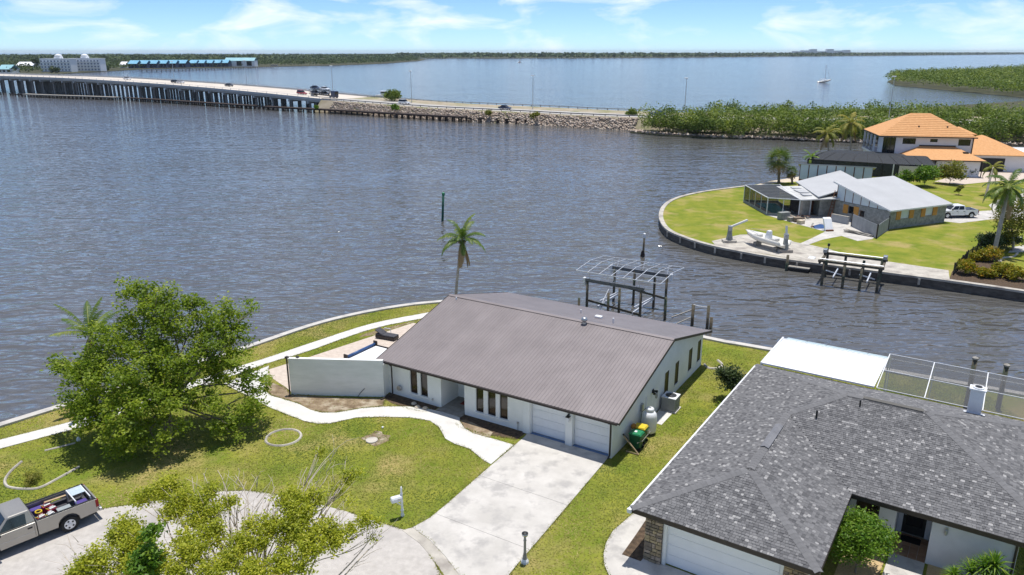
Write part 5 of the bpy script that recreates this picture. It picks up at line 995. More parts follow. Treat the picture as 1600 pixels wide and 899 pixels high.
        part('headlight', t, 'white_metal', lambda m: m.box(xf - 0.06, xf + 0.005, min(s * 0.5, s * 0.88), max(s * 0.5, s * 0.88), 0.78, 0.95), bevel=0.02)
        part('tail_light', t, 'tail_red' if 'tail_red' in MATS else M('tail_red', (0.25, 0.01, 0.01), (0.3, 0.02, 0.02), 5, 0.3).name, lambda m: m.box(xr + 0.005, xr + 0.14, min(s * (W - 0.13), s * (W + 0.006)), max(s * (W - 0.13), s * (W + 0.006)), 0.75, 1.12))
        part('side_trim', t, 'steel', lambda m: m.box(xc0 + 0.1, fw - 0.5, s * W - 0.006, s * W + 0.006, 0.72, 0.745))
        wheel(t, rw, s * (W - 0.13), wr); wheel(t, fw, s * (W - 0.13), wr)
    part('bumper', t, 'steel', lambda m: m.box(xr - 0.12, xr + 0.015, -W + 0.03, W - 0.03, 0.45, 0.62), bevel=0.03); part('bumper', t, 'steel', lambda m: m.box(xf - 0.02, xf + 0.12, -W + 0.02, W - 0.02, 0.42, 0.62), bevel=0.03)
    part('grille', t, 'black', lambda m: m.box(xf - 0.03, xf + 0.008, -0.48, 0.48, 0.68, 0.95)); part('underbody', t, 'black', lambda m: m.box(xr + 0.1, xf - 0.2, -0.7, 0.7, 0.28, 0.5))
    return t, (xr, xc0, W)
M('paint_silver', (0.37, 0.35, 0.315), (0.41, 0.39, 0.35), 0.7, 0.28, metal=0.45, spec=0.6)
M('paint_white', (0.76, 0.77, 0.79), (0.72, 0.73, 0.75), 0.7, 0.3, spec=0.6)
M('paint_blue', (0.012, 0.06, 0.32), (0.02, 0.07, 0.36), 0.7, 0.3, spec=0.6)
M('paint_navy', (0.015, 0.022, 0.06), (0.02, 0.03, 0.07), 0.7, 0.3, spec=0.6)
M('paint_red', (0.30, 0.02, 0.03), (0.34, 0.03, 0.04), 0.7, 0.3, spec=0.6)
M('paint_black', (0.018, 0.018, 0.02), (0.03, 0.03, 0.03), 0.7, 0.3, spec=0.6)
rb_ = G(112, 831); tl = G(149, 812)
TY = math.atan2(G(0, 862).y - G(150, 803).y, G(0, 862).x - G(150, 803).x)
trk, (txr, txc, tW) = pickup('pickup_truck', 'silver pickup truck with a loaded bed parked on the left', (0, 0, 0), TY, 'paint_silver', 1.5, 2.45)
fwd = Vector((math.cos(TY), math.sin(TY), 0)); lft = Vector((-fwd.y, fwd.x, 0))
rwx = txr + 2.45 * 0.5 + 0.1; near = lft if lft.y < 0 else -lft
KS = 1.03; TC = Vector((rb_.x, rb_.y, 0)) - fwd * rwx * KS - near * (tW * KS); trk.location = (TC.x, TC.y, 0.006); trk.scale = (KS, KS, KS)
def TW_(x, y, z=0.666): return TC + fwd * x * KS + lft * y * KS + Vector((0, 0, z * KS + 0.006))
M('can_red', (0.28, 0.02, 0.045), (0.34, 0.03, 0.06), 6, 0.5); M('tool_purple', (0.07, 0.05, 0.22), (0.10, 0.07, 0.28), 6, 0.6); M('jug_white', (0.68, 0.68, 0.66), (0.6, 0.6, 0.58), 6, 0.6); M('clear_tub', (0.28, 0.31, 0.31), (0.36, 0.39, 0.39), 3, 0.4)
def fuel_can(label, x, y, rz, body='can_red'):
    t = thing('fuel_can', label, 'fuel can', TW_(x, y), TY + rz, 'cans in the truck bed'); part('body', t, body, lambda m: m.box(-0.2, 0.2, -0.12, 0.12, 0, 0.42), bevel=0.04); part('lid', t, 'jug_white', lambda m: m.box(-0.17, 0.12, -0.1, 0.1, 0.422, 0.47), bevel=0.02)
    part('handle', t, body, lambda m: m.tube([(-0.14, 0, 0.47), (-0.1, 0, 0.55), (0.08, 0, 0.55), (0.12, 0, 0.47)], 0.02, 6)); part('spout', t, 'lid_yellow', lambda m: m.tube([(0.15, 0, 0.42), (0.24, 0, 0.52)], [0.03, 0.018], 7)); return t
sgn = 1 if lft.y < 0 else -1
fuel_can('red and white fuel can at the front near corner of the truck bed', txc - 0.3, 0.5 * sgn, 0.3); fuel_can('red and white fuel can in the middle of the truck bed', txc - 0.85, 0.1 * sgn, 0.2); fuel_can('red and white fuel can at the far side of the truck bed', txc - 0.75, -0.35 * sgn, 0.15); fuel_can('white jug with a red base near the truck cab', txc - 0.65, 0.55 * sgn, 0.4, 'jug_white')
tag(part('tool_bag', None, 'tool_purple', lambda m: m.box(-0.3, 0.3, -0.16, 0.16, 0, 0.36), bevel=0.06, loc=TW_(txc - 0.4, -0.55 * sgn), rotz=TY), 'dark purple tool bag at the far side of the truck bed', 'bag')
tag(part('hose_coil', None, 'lid_yellow', lambda m: m.tube([(0.13 * math.cos(a * PI / 8), 0.13 * math.sin(a * PI / 8), 0.42 + 0.002 * a) for a in range(33)], 0.03, 6), loc=TW_(txc - 0.33, 0.05 * sgn), rotz=TY), 'tan coil of hose lying behind the truck cab', 'hose')
tag(part('storage_tub', None, 'clear_tub', lambda m: (m.add([(-0.26, -0.2, 0), (0.26, -0.2, 0), (0.26, 0.2, 0), (-0.26, 0.2, 0), (-0.3, -0.24, 0.36), (0.3, -0.24, 0.36), (0.3, 0.24, 0.36), (-0.3, 0.24, 0.36)], [(0, 3, 2, 1), (4, 5, 6, 7), (0, 1, 5, 4), (1, 2, 6, 5), (2, 3, 7, 6), (3, 0, 4, 7)]),), bevel=0.02, loc=TW_(txc - 1.28, 0.42 * sgn), rotz=TY), 'grey translucent storage tub in the middle of the truck bed', 'tub')
lk = thing('ladder_rack', 'white aluminium rack with mesh sheet at the back of the truck bed', 'rack', TW_(txr + 0.55, 0.0), TY)
for x in (-0.32, 0.32): part('hoop', lk, 'white_metal', lambda m: m.tube([(x, -0.72, 0), (x, -0.7, 0.62), (x, 0.7, 0.62), (x, 0.72, 0)], 0.03, 6))
M('mesh_blue', (0.40, 0.48, 0.52), (0.5, 0.58, 0.62), 6, 0.6)
part('mesh_sheet', lk, 'mesh_blue', lambda m: m.box(-0.3, 0.3, -0.66, 0.1, 0.635, 0.65)); part('crate', lk, 'tool_purple', lambda m: m.box(-0.26, 0.26, 0.1, 0.66, 0.0, 0.3), bevel=0.02)
tag(part('plank', None, 'tan_wood', lambda m: m.bar((-0.55, 0, 0.5), (0.4, 0.05, 0.56), 0.12, 0.03), loc=TW_(txc - 1.1, -0.45 * sgn), rotz=TY), 'short pale plank lying across the truck bed load', 'plank')

# ================================================================== boat lift behind the brown-roofed house
def pile(parent, x, y, z1, r=0.125, lean=0.0, z0=-3.0, mat='pile_wood', cap=True):
    o = part('pile', parent, mat, lambda m: m.tube([(x, y, z0), (x + lean * 0.5, y, lerp(z0, z1, 0.5)), (x + lean, y, z1)], [r * 1.1, r, r * 0.95], 10), True)
    return o
bl_ = thing('boat_lift', 'timber pile boat lift with a bare white canopy frame behind the house', 'boat lift', (6.9, 65.6, 0), AY)
for x, y, z in [(-0.05, 0, 2.15), (2.0, 0.15, 1.35), (5.15, 0, 2.15), (0.35, 5.1, 2.3), (2.4, 5.1, 2.3), (5.6, 5.1, 2.3), (4.4, 5.2, 1.9), (3.0, 0.3, 1.9), (6.6, 2.4, 1.1), (-1.3, 0.9, 0.1), (3.6, -0.9, -0.1)]: pile(bl_, x, y, z)
M('beam_dark', (0.11, 0.12, 0.14), (0.17, 0.18, 0.20), 3, 0.5, metal=0.3)
for y in (0, 5.1): part('lift_beam', bl_, 'beam_dark', lambda m: (m.box(-0.3 + (0.4 if y else 0), 5.4 + (0.4 if y else 0), y - 0.1, y + 0.1, 2.18, 2.42), m.tube([(-0.2, y, 2.13), (5.5, y, 2.13)], 0.05, 8)))
for x, y in ((-0.35, 0), (6.0, 5.1), (0.0, 5.1)): part('motor', bl_, 'white_metal', lambda m: m.box(x - 0.12, x + 0.12, y - 0.16, y + 0.16, 1.75, 2.5), bevel=0.05)
for x in (1.0, 4.4):
    part('cradle_beam', bl_, 'aluminium', lambda m: m.bar((x, 0.1, -0.15), (x, 5.0, -0.15), 0.12, 0.2)); part('bunk', bl_, 'aluminium', lambda m: m.bar((x - 0.3, 1.2, 0.05), (x + 0.35, 3.9, 0.3), 0.1, 0.14))
part('brace', bl_, 'pile_wood', lambda m: m.bar((0, 0.15, 0.3), (5.15, 0.15, -0.2), 0.06, 0.2)); part('brace', bl_, 'pile_wood', lambda m: m.bar((0.3, 4.95, 0.7), (5.6, 4.95, 0.1), 0.06, 0.2)); part('strut', bl_, 'aluminium', lambda m: (m.bar((1.0, 1.0, -0.1), (1.1, 2.2, 1.0), 0.07), m.bar((1.0, 0.6, -0.6), (1.1, 1.7, 0.2), 0.07)))
cn = part('canopy_frame', bl_, 'aluminium', lambda m: [m.bar((-1.05, y, z), (7.0, y, z), 0.06) for y, z in ((-0.35, 3.12), (5.6, 3.12))])
for k in range(8): x = -1.05 + k * 8.05 / 7; part('rafter', cn, 'aluminium', lambda m: (m.bar((x, -0.35, 3.12), (x, 2.6, 3.38), 0.05), m.bar((x, 2.6, 3.38), (x, 5.6, 3.12), 0.05)))
for y, z in ((1.1, 3.27), (2.6, 3.42), (4.1, 3.27)): part('purlin', cn, 'aluminium', lambda m: m.bar((-1.05, y, z), (7.0, y, z), 0.04))
for x, y in ((0.2, 0), (2.6, 0), (5.0, 0), (0.6, 5.1), (3.2, 5.1), (5.6, 5.1)): part('canopy_post', cn, 'aluminium', lambda m: m.bar((x, y, 2.42), (x, y + (-0.35 if y == 0 else 0.4), 3.12), 0.05))
def mooring(label, loc, h, r=0.15, mat='pile_wood', top=None, topmat='white_metal', name='mooring_pile', lean=0.0):
    t = thing(name, label, 'piling', loc); pile(t, 0, 0, h, r, lean, -2.5, mat)
    if top: part('cap', t, topmat, lambda m: m.lathe([(r * 1.25, h - top), (r * 1.25, h), (0.02, h + r * 0.6)], 10, (lean, 0, 0)))
    return t
M('marker_green', (0.012, 0.07, 0.05), (0.02, 0.10, 0.07), 3, 0.6)
c = G(690, 345, WATER); mooring('dark green channel marker pole standing in open water', (c.x, c.y, WATER), 4.0, 0.17, 'marker_green', 0.35, 'bin_green_light', 'channel_marker', 0.35)
c = G(1004, 401, WATER); t_ = mooring('slim pile with a white top alone in the canal', (c.x, c.y, WATER), 2.75, 0.13, 'pile_wood', 0.5, 'white_metal', 'mooring_pile', 0.1)
part('growth', t_, 'trestle_wood', lambda m: m.lathe([(0.2, -0.3), (0.28, 0.1), (0.22, 0.45), (0.14, 0.7)], 9))
for x, y, h, r, lb in ((15.9, 62.7, 1.9, 0.15, 'taller left pile at the seawall right of the boat lift'), (17.0, 61.8, 2.1, 0.14, 'slender middle pile at the seawall right of the boat lift'), (17.35, 61.9, 1.0, 0.15, 'short stub pile at the seawall right of the boat lift')): mooring(lb, (x, y, WATER), h, r)
tag(part('rope', None, 'jug_white', lambda m: m.tube([(15.9, 62.7, 0.9), (16.3, 62.4, 0.86), (17.0, 61.8, 0.95)], 0.03, 5)), 'white rope slung between two piles by the seawall', 'rope')
tag(part('dock_plank', None, 'grey_wood', lambda m: (m.bar((14.1, 62.9, -0.35), (15.9, 63.3, 0.2), 0.12, 0.08), m.bar((14.3, 61.9, -0.6), (15.8, 62.6, -0.2), 0.1, 0.06))), 'loose grey planks hanging in the water by the short pile', 'plank')
for u, v, lb in ((1523, 566, 'green pile behind the left part of the pool screen cage'), (1572, 577, 'green pile behind the right part of the pool screen cage')):
    c = R(u, v, BW(14, 27.5).y); mooring(lb, (c.x, c.y, WATER), c.z - WATER + 0.3, 0.15, 'pile_wood', 0.1, 'grey_wood')
M('boat_cover', (0.40, 0.39, 0.37), (0.5, 0.49, 0.46), 2, 0.9)
# ================================================================== the point across the canal
M('grey_roof', (0.42, 0.425, 0.43), (0.47, 0.475, 0.48), 0.35, 0.8, 0.002, 12); M('clerestory', (0.55, 0.63, 0.68), (0.62, 0.70, 0.75), 1, 0.35); M('rusty_brown', (0.16, 0.07, 0.04), (0.2, 0.09, 0.05), 3, 0.8)
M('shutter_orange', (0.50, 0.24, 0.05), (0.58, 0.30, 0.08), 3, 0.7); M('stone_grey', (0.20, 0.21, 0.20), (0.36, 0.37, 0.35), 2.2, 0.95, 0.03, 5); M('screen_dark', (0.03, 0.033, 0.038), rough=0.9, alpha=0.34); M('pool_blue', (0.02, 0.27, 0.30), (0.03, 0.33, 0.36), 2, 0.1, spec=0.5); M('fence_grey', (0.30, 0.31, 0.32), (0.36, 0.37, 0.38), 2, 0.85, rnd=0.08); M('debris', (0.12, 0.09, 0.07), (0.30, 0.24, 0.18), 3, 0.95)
HI = thing('stone_house', 'low stone-walled house with pale grey sloping roofs across the canal', 'house', (I0.x, I0.y, 0), IY)
IL, ID, IZH, IZL = 11.75, 9.73, 4.96, 2.6
def iz(y): return lerp(IZL, IZH, y / ID)
rI = part('roof', HI, 'grey_roof', lambda m: m.slab([(0, 0, IZL), (IL, 0, IZL), (IL, ID, IZH), (0, ID, IZH)], 0.14))
part('fascia', HI, 'white_metal', lambda m: (m.slab([(-0.03, 0, IZL + 0.02), (-0.005, 0, IZL + 0.02), (-0.005, ID, IZH + 0.02), (-0.03, ID, IZH + 0.02)], 0.2), m.box(0, IL, -0.03, -0.003, IZL - 0.17, IZL + 0.02)))
wops = [(2.55, 3.0 + 1.1, 1.25, 2.25), (7.2, 8.6, 1.25, 2.3)]
part('front_wall', HI, 'stone_grey', lambda m: wall_cells(m, 0.5, IL - 0.5, 0, 2.42, wops, 0.5, 0.75, 'x'))
for a, b, c, d in wops:
    window(HI, a, b, c, d, 0.56, 'x', 'white_metal', 'clerestory', w=0.06)
    for x0, x1 in ((a - 0.85, a - 0.02), (b + 0.02, b + 0.85)):
        s = part('shutter', HI, 'shutter_orange', lambda m: m.box(x0, x1, 0.44, 0.495, c - 0.08, d + 0.08)); 
        for k in range(5): part('slat', s, 'shutter_orange', lambda m: m.box(x0 + 0.06, x1 - 0.06, 0.425, 0.438, c + k * 0.2, c + k * 0.2 + 0.12))
part('side_wall', HI, 'stone_grey', lambda m: (wall_cells(m, 0.755, ID - 0.3, 0, 2.35, [(6.2, 7.1, 0.95, 1.95), (4.4, 5.2, 0.9, 1.7)], 0.5, 0.75, 'y'),))
window(HI, 6.2, 7.1, 0.95, 1.95, 0.69, 'y', 'dark_trim', 'glass', w=0.08); window(HI, 4.4, 5.2, 0.9, 1.7, 0.69, 'y', 'rusty_brown', 'glass', w=0.06)
for x0, x1 in ((7.12, 7.95), (5.35, 6.18)): part('shutter', HI, 'shutter_orange', lambda m: m.box(0.45, 0.495, x0, x1, 0.85, 2.05))
for k in range(6):                                     # clerestory lights rising with the roof
    y0, y1 = 1.2 + k * 1.36, 2.5 + k * 1.36
    part('clerestory_pane', HI, 'clerestory', lambda m: m.yz([(y0, 2.4), (y1, 2.4), (y1, iz(y1) - 0.16), (y0, iz(y0) - 0.16)], 0.55, 0.6)); part('mullion', HI, 'rusty_brown', lambda m: m.yz([(y1 + 0.003, 2.36), (y1 + 0.06, 2.36), (y1 + 0.06, iz(y1) - 0.15), (y1 + 0.003, iz(y1) - 0.16)], 0.5, 0.62))
part('other_wall', HI, 'stone_grey', lambda m: (m.yz([(0.755, 0), (ID - 0.3, 0), (ID - 0.3, iz(ID - 0.3) - 0.15), (0.755, iz(0.755) - 0.15)], IL - 0.75, IL - 0.5), m.box(0.755, IL - 0.755, ID - 0.55, ID - 0.3, 0, IZH - 0.25)))
# rear wing: second sloping roof with its own clerestory band
R2 = [(2.6, 10.2, 3.0), (8.4, 10.2, 4.1), (10.6, 20.5, 4.1), (4.8, 20.5, 3.0)]
part('rear_roof', HI, 'grey_roof', lambda m: m.slab([(-2.3, 9.9, 2.95), (6.3, 9.9, 4.25), (12.0, 19.6, 4.4), (4.2, 20.8, 3.0)], 0.14))
part('rear_block', HI, 'stone_grey', lambda m: m.prism([(-1.6, 10.2), (6.0, 10.2), (11.4, 19.3), (4.6, 20.3)], 0, 2.8))
cl0, cl1 = Vector((8.3, 24.3, 0)), Vector((15.6, 16.6, 0)); cd = (cl1 - cl0).normalized(); cnn = Vector((-cd.y, cd.x, 0)); cL = (cl1 - cl0).length
band = part('clerestory_band', HI, 'rusty_brown', lambda m: m.prism([tuple((cl0 + cnn * 0.05)[:2]), tuple((cl1 + cnn * 0.05)[:2]), tuple((cl1 + cnn * 0.3)[:2]), tuple((cl0 + cnn * 0.3)[:2])], 0, 5.05))
for k in range(8):
    a = cl0 + cd * (0.1 + k * cL / 8); b = cl0 + cd * ((k + 1) * cL / 8 - 0.06); part('pane', band, 'clerestory', lambda m: m.prism([tuple((a - cnn * 0.02)[:2]), tuple((b - cnn * 0.02)[:2]), tuple((b + cnn * 0.045)[:2]), tuple((a + cnn * 0.045)[:2])], 2.6, 4.95))
part('band_roof', band, 'grey_roof', lambda m: m.slab([cl0 - cnn * 0.4 - cd * 0.3 + Vector((0, 0, 5.15)), cl1 - cnn * 0.4 + cd * 0.4 + Vector((0, 0, 5.15)), cl1 + cnn * 4.5 + cd * 0.4 + Vector((0, 0, 4.2)), cl0 + cnn * 4.5 - cd * 0.3 + Vector((0, 0, 4.2))], 0.14))
# garage-like lanai with white patched roof
M('dirty_white', (0.42, 0.42, 0.41), (0.62, 0.62, 0.6), 0.7, 0.9)
part('lanai_roof', HI, 'dirty_white', lambda m: m.slab([(-4.6, 10.8, 2.55), (0.2, 8.5, 2.75), (3.8, 17.0, 2.95), (-0.6, 19.8, 2.75)], 0.15))
for q in ([(-1.6, 14.0), (-0.4, 13.4), (0.4, 15.4), (-0.9, 16.0)], [(-2.7, 12.2), (-1.6, 11.7), (-1.1, 12.8), (-2.2, 13.4)], [(-0.2, 16.9), (0.9, 16.3), (1.3, 17.2), (0.3, 17.9)]): part('roof_patch', HI, 'grey_roof', lambda m: m.slab([(x, y, 2.85 + 0.05 * (y - 14) / 3) for x, y in q], 0.1))
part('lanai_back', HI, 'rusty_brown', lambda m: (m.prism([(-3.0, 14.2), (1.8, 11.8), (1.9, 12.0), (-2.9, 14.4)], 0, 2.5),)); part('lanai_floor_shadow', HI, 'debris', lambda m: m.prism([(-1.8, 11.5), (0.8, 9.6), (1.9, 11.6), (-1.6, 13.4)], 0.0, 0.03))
part('lanai_post', HI, 'grey_wood', lambda m: (m.box(-4.45, -4.15, 10.75, 11.05, 0, 2.42),)); part('lanai_post', HI, 'white_metal', lambda m: (m.box(-2.0, -1.8, 11.5, 11.7, 0, 2.5),)); part('lanai_wall', HI, 'stone_grey', lambda m: m.prism([(-4.1, 11.0), (-2.05, 11.55), (-2.05, 11.75), (-4.1, 11.2)], 0, 2.4))
# screened pool
sc = thing('screen_cage', 'dark screened pool enclosure on the lawn across the canal', 'screen cage', (I0.x, I0.y, 0), IY)
S = [Vector((-3.6, 23.2, 0)), Vector((-7.3, 14.2, 0)), Vector((-4.5, 11.0, 0)), Vector((0.6, 20.4, 0))]; SH = [2.6, 2.45, 2.5, 2.8]
for i in range(4): part('corner_post', sc, 'white_metal', lambda m: m.bar(S[i] + Vector((0, 0, 0.1)), S[i] + Vector((0, 0, SH[i])), 0.1))
for i in range(4):
    a, b = S[i], S[(i + 1) % 4]; za, zb_ = SH[i], SH[(i + 1) % 4]; part('top_rail', sc, 'white_metal', lambda m: m.bar(a + Vector((0, 0, za)), b + Vector((0, 0, zb_)), 0.1)); part('kick_panel', sc, 'stone_grey', lambda m: m.bar(a + Vector((0, 0, 0.18)), b + Vector((0, 0, 0.18)), 0.08, 0.36))
    if i in (0, 1, 3):
        nsec = 4 if i != 1 else 2
        for k in range(nsec):
            p_, q_ = a.lerp(b, k / nsec), a.lerp(b, (k + 1) / nsec); z1_, z2_ = lerp(za, zb_, k / nsec), lerp(za, zb_, (k + 1) / nsec)
            part('screen_panel', sc, 'screen_dark', lambda m: m.slab([p_ + Vector((0, 0, 0.38)), q_ + Vector((0, 0, 0.38)), q_ + Vector((0, 0, z2_ - 0.05)), p_ + Vector((0, 0, z1_ - 0.05))], 0.004, (0.7, 0.7, 0)));
            if k: part('mullion', sc, 'white_metal', lambda m: m.bar(p_ + Vector((0, 0, 0.3)), p_ + Vector((0, 0, z1_)), 0.06))
M('screen_roof', (0.045, 0.05, 0.058), rough=0.7, alpha=0.72)
for k in range(9):
    f0, f1 = k / 9, (k + 1) / 9; P00 = S[1].lerp(S[0], f0) + Vector((0, 0, lerp(SH[1], SH[0], f0))); P01 = S[2].lerp(S[3], f0) + Vector((0, 0, lerp(SH[2], SH[3], f0))); P10 = S[1].lerp(S[0], f1) + Vector((0, 0, lerp(SH[1], SH[0], f1))); P11 = S[2].lerp(S[3], f1) + Vector((0, 0, lerp(SH[2], SH[3], f1)))
    part('roof_screen', sc, 'screen_roof', lambda m: m.slab([P00, P01, P11, P10], 0.004)); part('roof_bar', sc, 'fence_grey', lambda m: m.bar(P00, P01, 0.05))
part('pool', sc, 'pool_blue', lambda m: m.prism([(-5.8, 14.6), (-4.2, 13.0), (-0.4, 19.8), (-2.8, 21.3)], 0.0, 0.12)); part('pool_deck', sc, 'old_concrete', lambda m: m.prism([(-7.1, 14.2), (-4.6, 11.3), (0.3, 20.3), (-3.6, 22.9)], -0.05, 0.06))
# yard clutter, fence, ladder
def crate(name, label, cat, u, v, w, d, h, mat, rz=0.3, z=0.024): return tag(part(name, None, mat, lambda m: (m.box(-w / 2, w / 2, -d / 2, d / 2, 0, h), m.box(-w / 2 - 0.03, w / 2 + 0.03, -d / 2 - 0.03, d / 2 + 0.03, h + 0.002, h + 0.05)), loc=Vector((G(u, v).x, G(u, v).y, z)), rotz=rz, bevel=0.02), label, cat)
crate('grill_counter', 'grey stone outdoor counter beside the screened pool', 'counter', 1224, 343, 1.6, 0.7, 0.95, 'stone_grey', 0.35)
crate('planter_box', 'weathered box on the patio right of the stone counter', 'box', 1236, 346, 0.9, 0.7, 0.5, 'grey_wood'); crate('patio_table', 'low dark table in the patio clutter', 'table', 1246, 347, 1.1, 0.7, 0.55, 'debris', 0.1); crate('patio_chair', 'pale seat alone on the patio edge', 'chair', 1251, 350, 0.8, 0.7, 0.45, 'sand', 0.5)
hp = thing('debris_heap', 'heap of broken boards and household clutter on the patio', 'debris', G(1250, 342), 0.4)
for i in range(14): part('board', hp, random.choice(['grey_wood', 'debris', 'rusty_brown', 'sand']), lambda m: m.bar((random.uniform(-1.4, 1.4), random.uniform(-0.9, 0.9), random.uniform(0.05, 0.35)), (random.uniform(-1.4, 1.4), random.uniform(-0.9, 0.9), random.uniform(0.1, 0.5)), random.uniform(0.1, 0.3), 0.06))
tp_ = thing('tarp_heap', 'blue tarpaulin heap by the upturned white bathtub', 'tarp', G(1281, 356), 0.2)
part('tarp', tp_, 'cover_blue', lambda m: m.add([(-1.0, -0.6, 0), (0, -0.8, 0.0), (1.0, -0.5, 0), (-0.9, 0.1, 0.25), (-0.1, 0.0, 0.5), (0.9, 0.1, 0.3), (-0.8, 0.8, 0), (0.1, 0.9, 0.05), (1.0, 0.7, 0)], [(0, 1, 4, 3), (1, 2, 5, 4), (3, 4, 7, 6), (4, 5, 8, 7)]), True)
for i in range(5): part('board', tp_, random.choice(['rusty_brown', 'sand', 'grey_wood']), lambda m: m.bar((random.uniform(-1.2, 0.8), random.uniform(0, 1.3), 0.1), (random.uniform(-0.6, 1.2), random.uniform(0.2, 1.6), random.uniform(0.2, 0.5)), 0.2, 0.06))
tb = thing('spa_tub', 'white tub standing on end on the patio', 'tub', G(1294, 361), 0.15)
part('shell', tb, 'white_metal', lambda m: m.slab([(-0.55, -0.3, 0.05), (0.55, -0.3, 0.05), (0.62, 0.55, 1.5), (-0.48, 0.55, 1.5)], 0.45, (0, 0.85, 0.3)), bevel=0.06); part('skirt', tb, 'rusty_brown', lambda m: m.box(-0.5, 0.5, -0.45, -0.15, 0, 0.22))
lw = thing('block_wall', 'low grey block wall in front of the stone house', 'wall', G(1300, 345), 0); p0, p1 = G(1299, 346), G(1325, 351); lw.location = p0
dd = (p1 - p0); part('blocks', lw, 'fence_grey', lambda m: m.bar((0, 0, 0.5), (dd.x, dd.y, 0.5), 0.35, 1.0)); part('capping', lw, 'grey_wood', lambda m: m.bar((0, 0, 1.03), (dd.x, dd.y, 1.03), 0.42, 0.05))
fn = thing('yard_fence', 'grey board fence in front of the stone house', 'fence', (0, 0, 0)); F0, F1, F2 = G(1330, 354), G(1369, 373), G(1387, 360); fn.location = F1
for a, b in ((F0, F1), (F1, F2)):
    nb_ = int((b - a).length / 0.3)
    for k in range(nb_):
        p_, q_ = a.lerp(b, k / nb_) - F1, a.lerp(b, (k + 0.93) / nb_) - F1; part('board', fn, 'fence_grey', lambda m: m.bar(p_ + Vector((0, 0, 0.86)), q_ + Vector((0, 0, 0.86)), 0.04, 1.68))
for a in (F0, F1, F2): part('post', fn, 'dark_trim', lambda m: m.bar(a - F1, a - F1 + Vector((0, 0, 1.85)), 0.14))
ld = thing('ladder', 'long ladder leaning against the lanai roof', 'ladder', IW(-0.2, 9.2), IY + 0.5)
for y in (-0.2, 0.2): part('rail', ld, 'rusty_brown', lambda m: m.bar((-1.3, y, 0), (1.2, y, 3.6), 0.08))
for k in range(9): part('rung', ld, 'rusty_brown', lambda m: m.bar((-1.05 + k * 0.25, -0.2, 0.36 + k * 0.36), (-1.05 + k * 0.25, 0.2, 0.36 + k * 0.36), 0.05))
lb_ = thing('board_pile', 'heap of loose boards along the grey fence', 'boards', G(1340, 366), -0.9)
for i in range(12): part('board', lb_, random.choice(['grey_wood', 'sand', 'debris']), lambda m: m.bar((random.uniform(-2.0, 0.2), random.uniform(-0.5, 0.5), random.uniform(0.05, 0.4)), (random.uniform(0.2, 2.2), random.uniform(-0.5, 0.5), random.uniform(0.05, 0.3)), 0.2, 0.06))
# boat on blocks, davits, floating dock
def hull(m, L, B, D, n=10):
    """open fishing-boat hull, bow towards +x"""
    o = len(m.v); rows = []
    for i in range(n + 1):
        t = i / n; x = -L / 2 + L * t; w = B / 2 * (1 - max(0, (t - 0.45) / 0.55) ** 2.2); sh = D * (0.82 + 0.28 * t * t); kz = D * 0.02 + D * 0.55 * max(0, (t - 0.6) / 0.4) ** 2; xx = x + 0.25 * max(0, t - 0.7)
        rows.append([(xx + 0.3 * t, -max(w, 0.03), sh), (xx, -w * 0.86, lerp(kz, sh, 0.42)), (xx - 0.05, 0, kz), (xx, w * 0.86, lerp(kz, sh, 0.42)), (xx + 0.3 * t, max(w, 0.03), sh), (xx + 0.25 * t, max(w - 0.13, 0.01), sh), (xx, max(w * 0.75 - 0.1, 0.01), sh * 0.55 if t < 0.75 else sh * 0.9), (xx, -max(w * 0.75 - 0.1, 0.01), sh * 0.55 if t < 0.75 else sh * 0.9), (xx + 0.25 * t, -max(w - 0.13, 0.01), sh)])
    for r in rows: m.v += r
    k = 9
    for i in range(n):
        for j in range(k): m.f.append((o + i * k + j, o + i * k + (j + 1) % k, o + (i + 1) * k + (j + 1) % k, o + (i + 1) * k + j))
    m.f.append(tuple(o + j for j in range(k))); m.f.append(tuple(o + n * k + j for j in reversed(range(k))))
M('gelcoat', (0.72, 0.70, 0.64), (0.78, 0.76, 0.70), 1, 0.35); M('deck_grey', (0.50, 0.49, 0.46), (0.56, 0.55, 0.52), 3, 0.7)
bw, st = G(1168, 372, 0.6), G(1226, 387, 0.6); bd = (bw - st); by = math.atan2(bd.y, bd.x); mid = (bw + st) / 2
bt = thing('fishing_boat', 'white open fishing boat on blocks on the canal dock', 'boat', (mid.x, mid.y, 0.02), by)
part('hull', bt, 'gelcoat', lambda m: hull(m, 5.6, 2.1, 1.05), True, loc=(0, 0, 0.42)); cs = part('console', bt, 'white_metal', lambda m: m.add([(-0.7, -0.35, 1.0), (0.1, -0.35, 1.0), (0.1, 0.35, 1.0), (-0.7, 0.35, 1.0), (-0.6, -0.28, 2.1), (-0.25, -0.28, 2.15), (-0.25, 0.28, 2.15), (-0.6, 0.28, 2.1)], [(0, 3, 2, 1), (4, 5, 6, 7), (0, 1, 5, 4), (1, 2, 6, 5), (2, 3, 7, 6), (3, 0, 4, 7)]), bevel=0.08)
part('seat', bt, 'deck_grey', lambda m: m.box(-1.6, -1.1, -0.45, 0.45, 1.0, 1.35), bevel=0.04); part('hatch', bt, 'deck_grey', lambda m: m.box(0.8, 1.6, -0.4, 0.4, 1.05, 1.38), bevel=0.03)
for s in (-1, 1): part('rail', bt, 'steel', lambda m: m.tube([(0.3, s * 0.98, 1.45), (0.6, s * 0.96, 1.7), (1.6, s * 0.75, 1.75), (2.5, s * 0.2, 1.78)], 0.02, 5))
for x in (-1.8, 1.2): part('block', bt, 'grey_wood', lambda m: m.box(x - 0.2, x + 0.2, -0.5, 0.5, 0, 0.46))
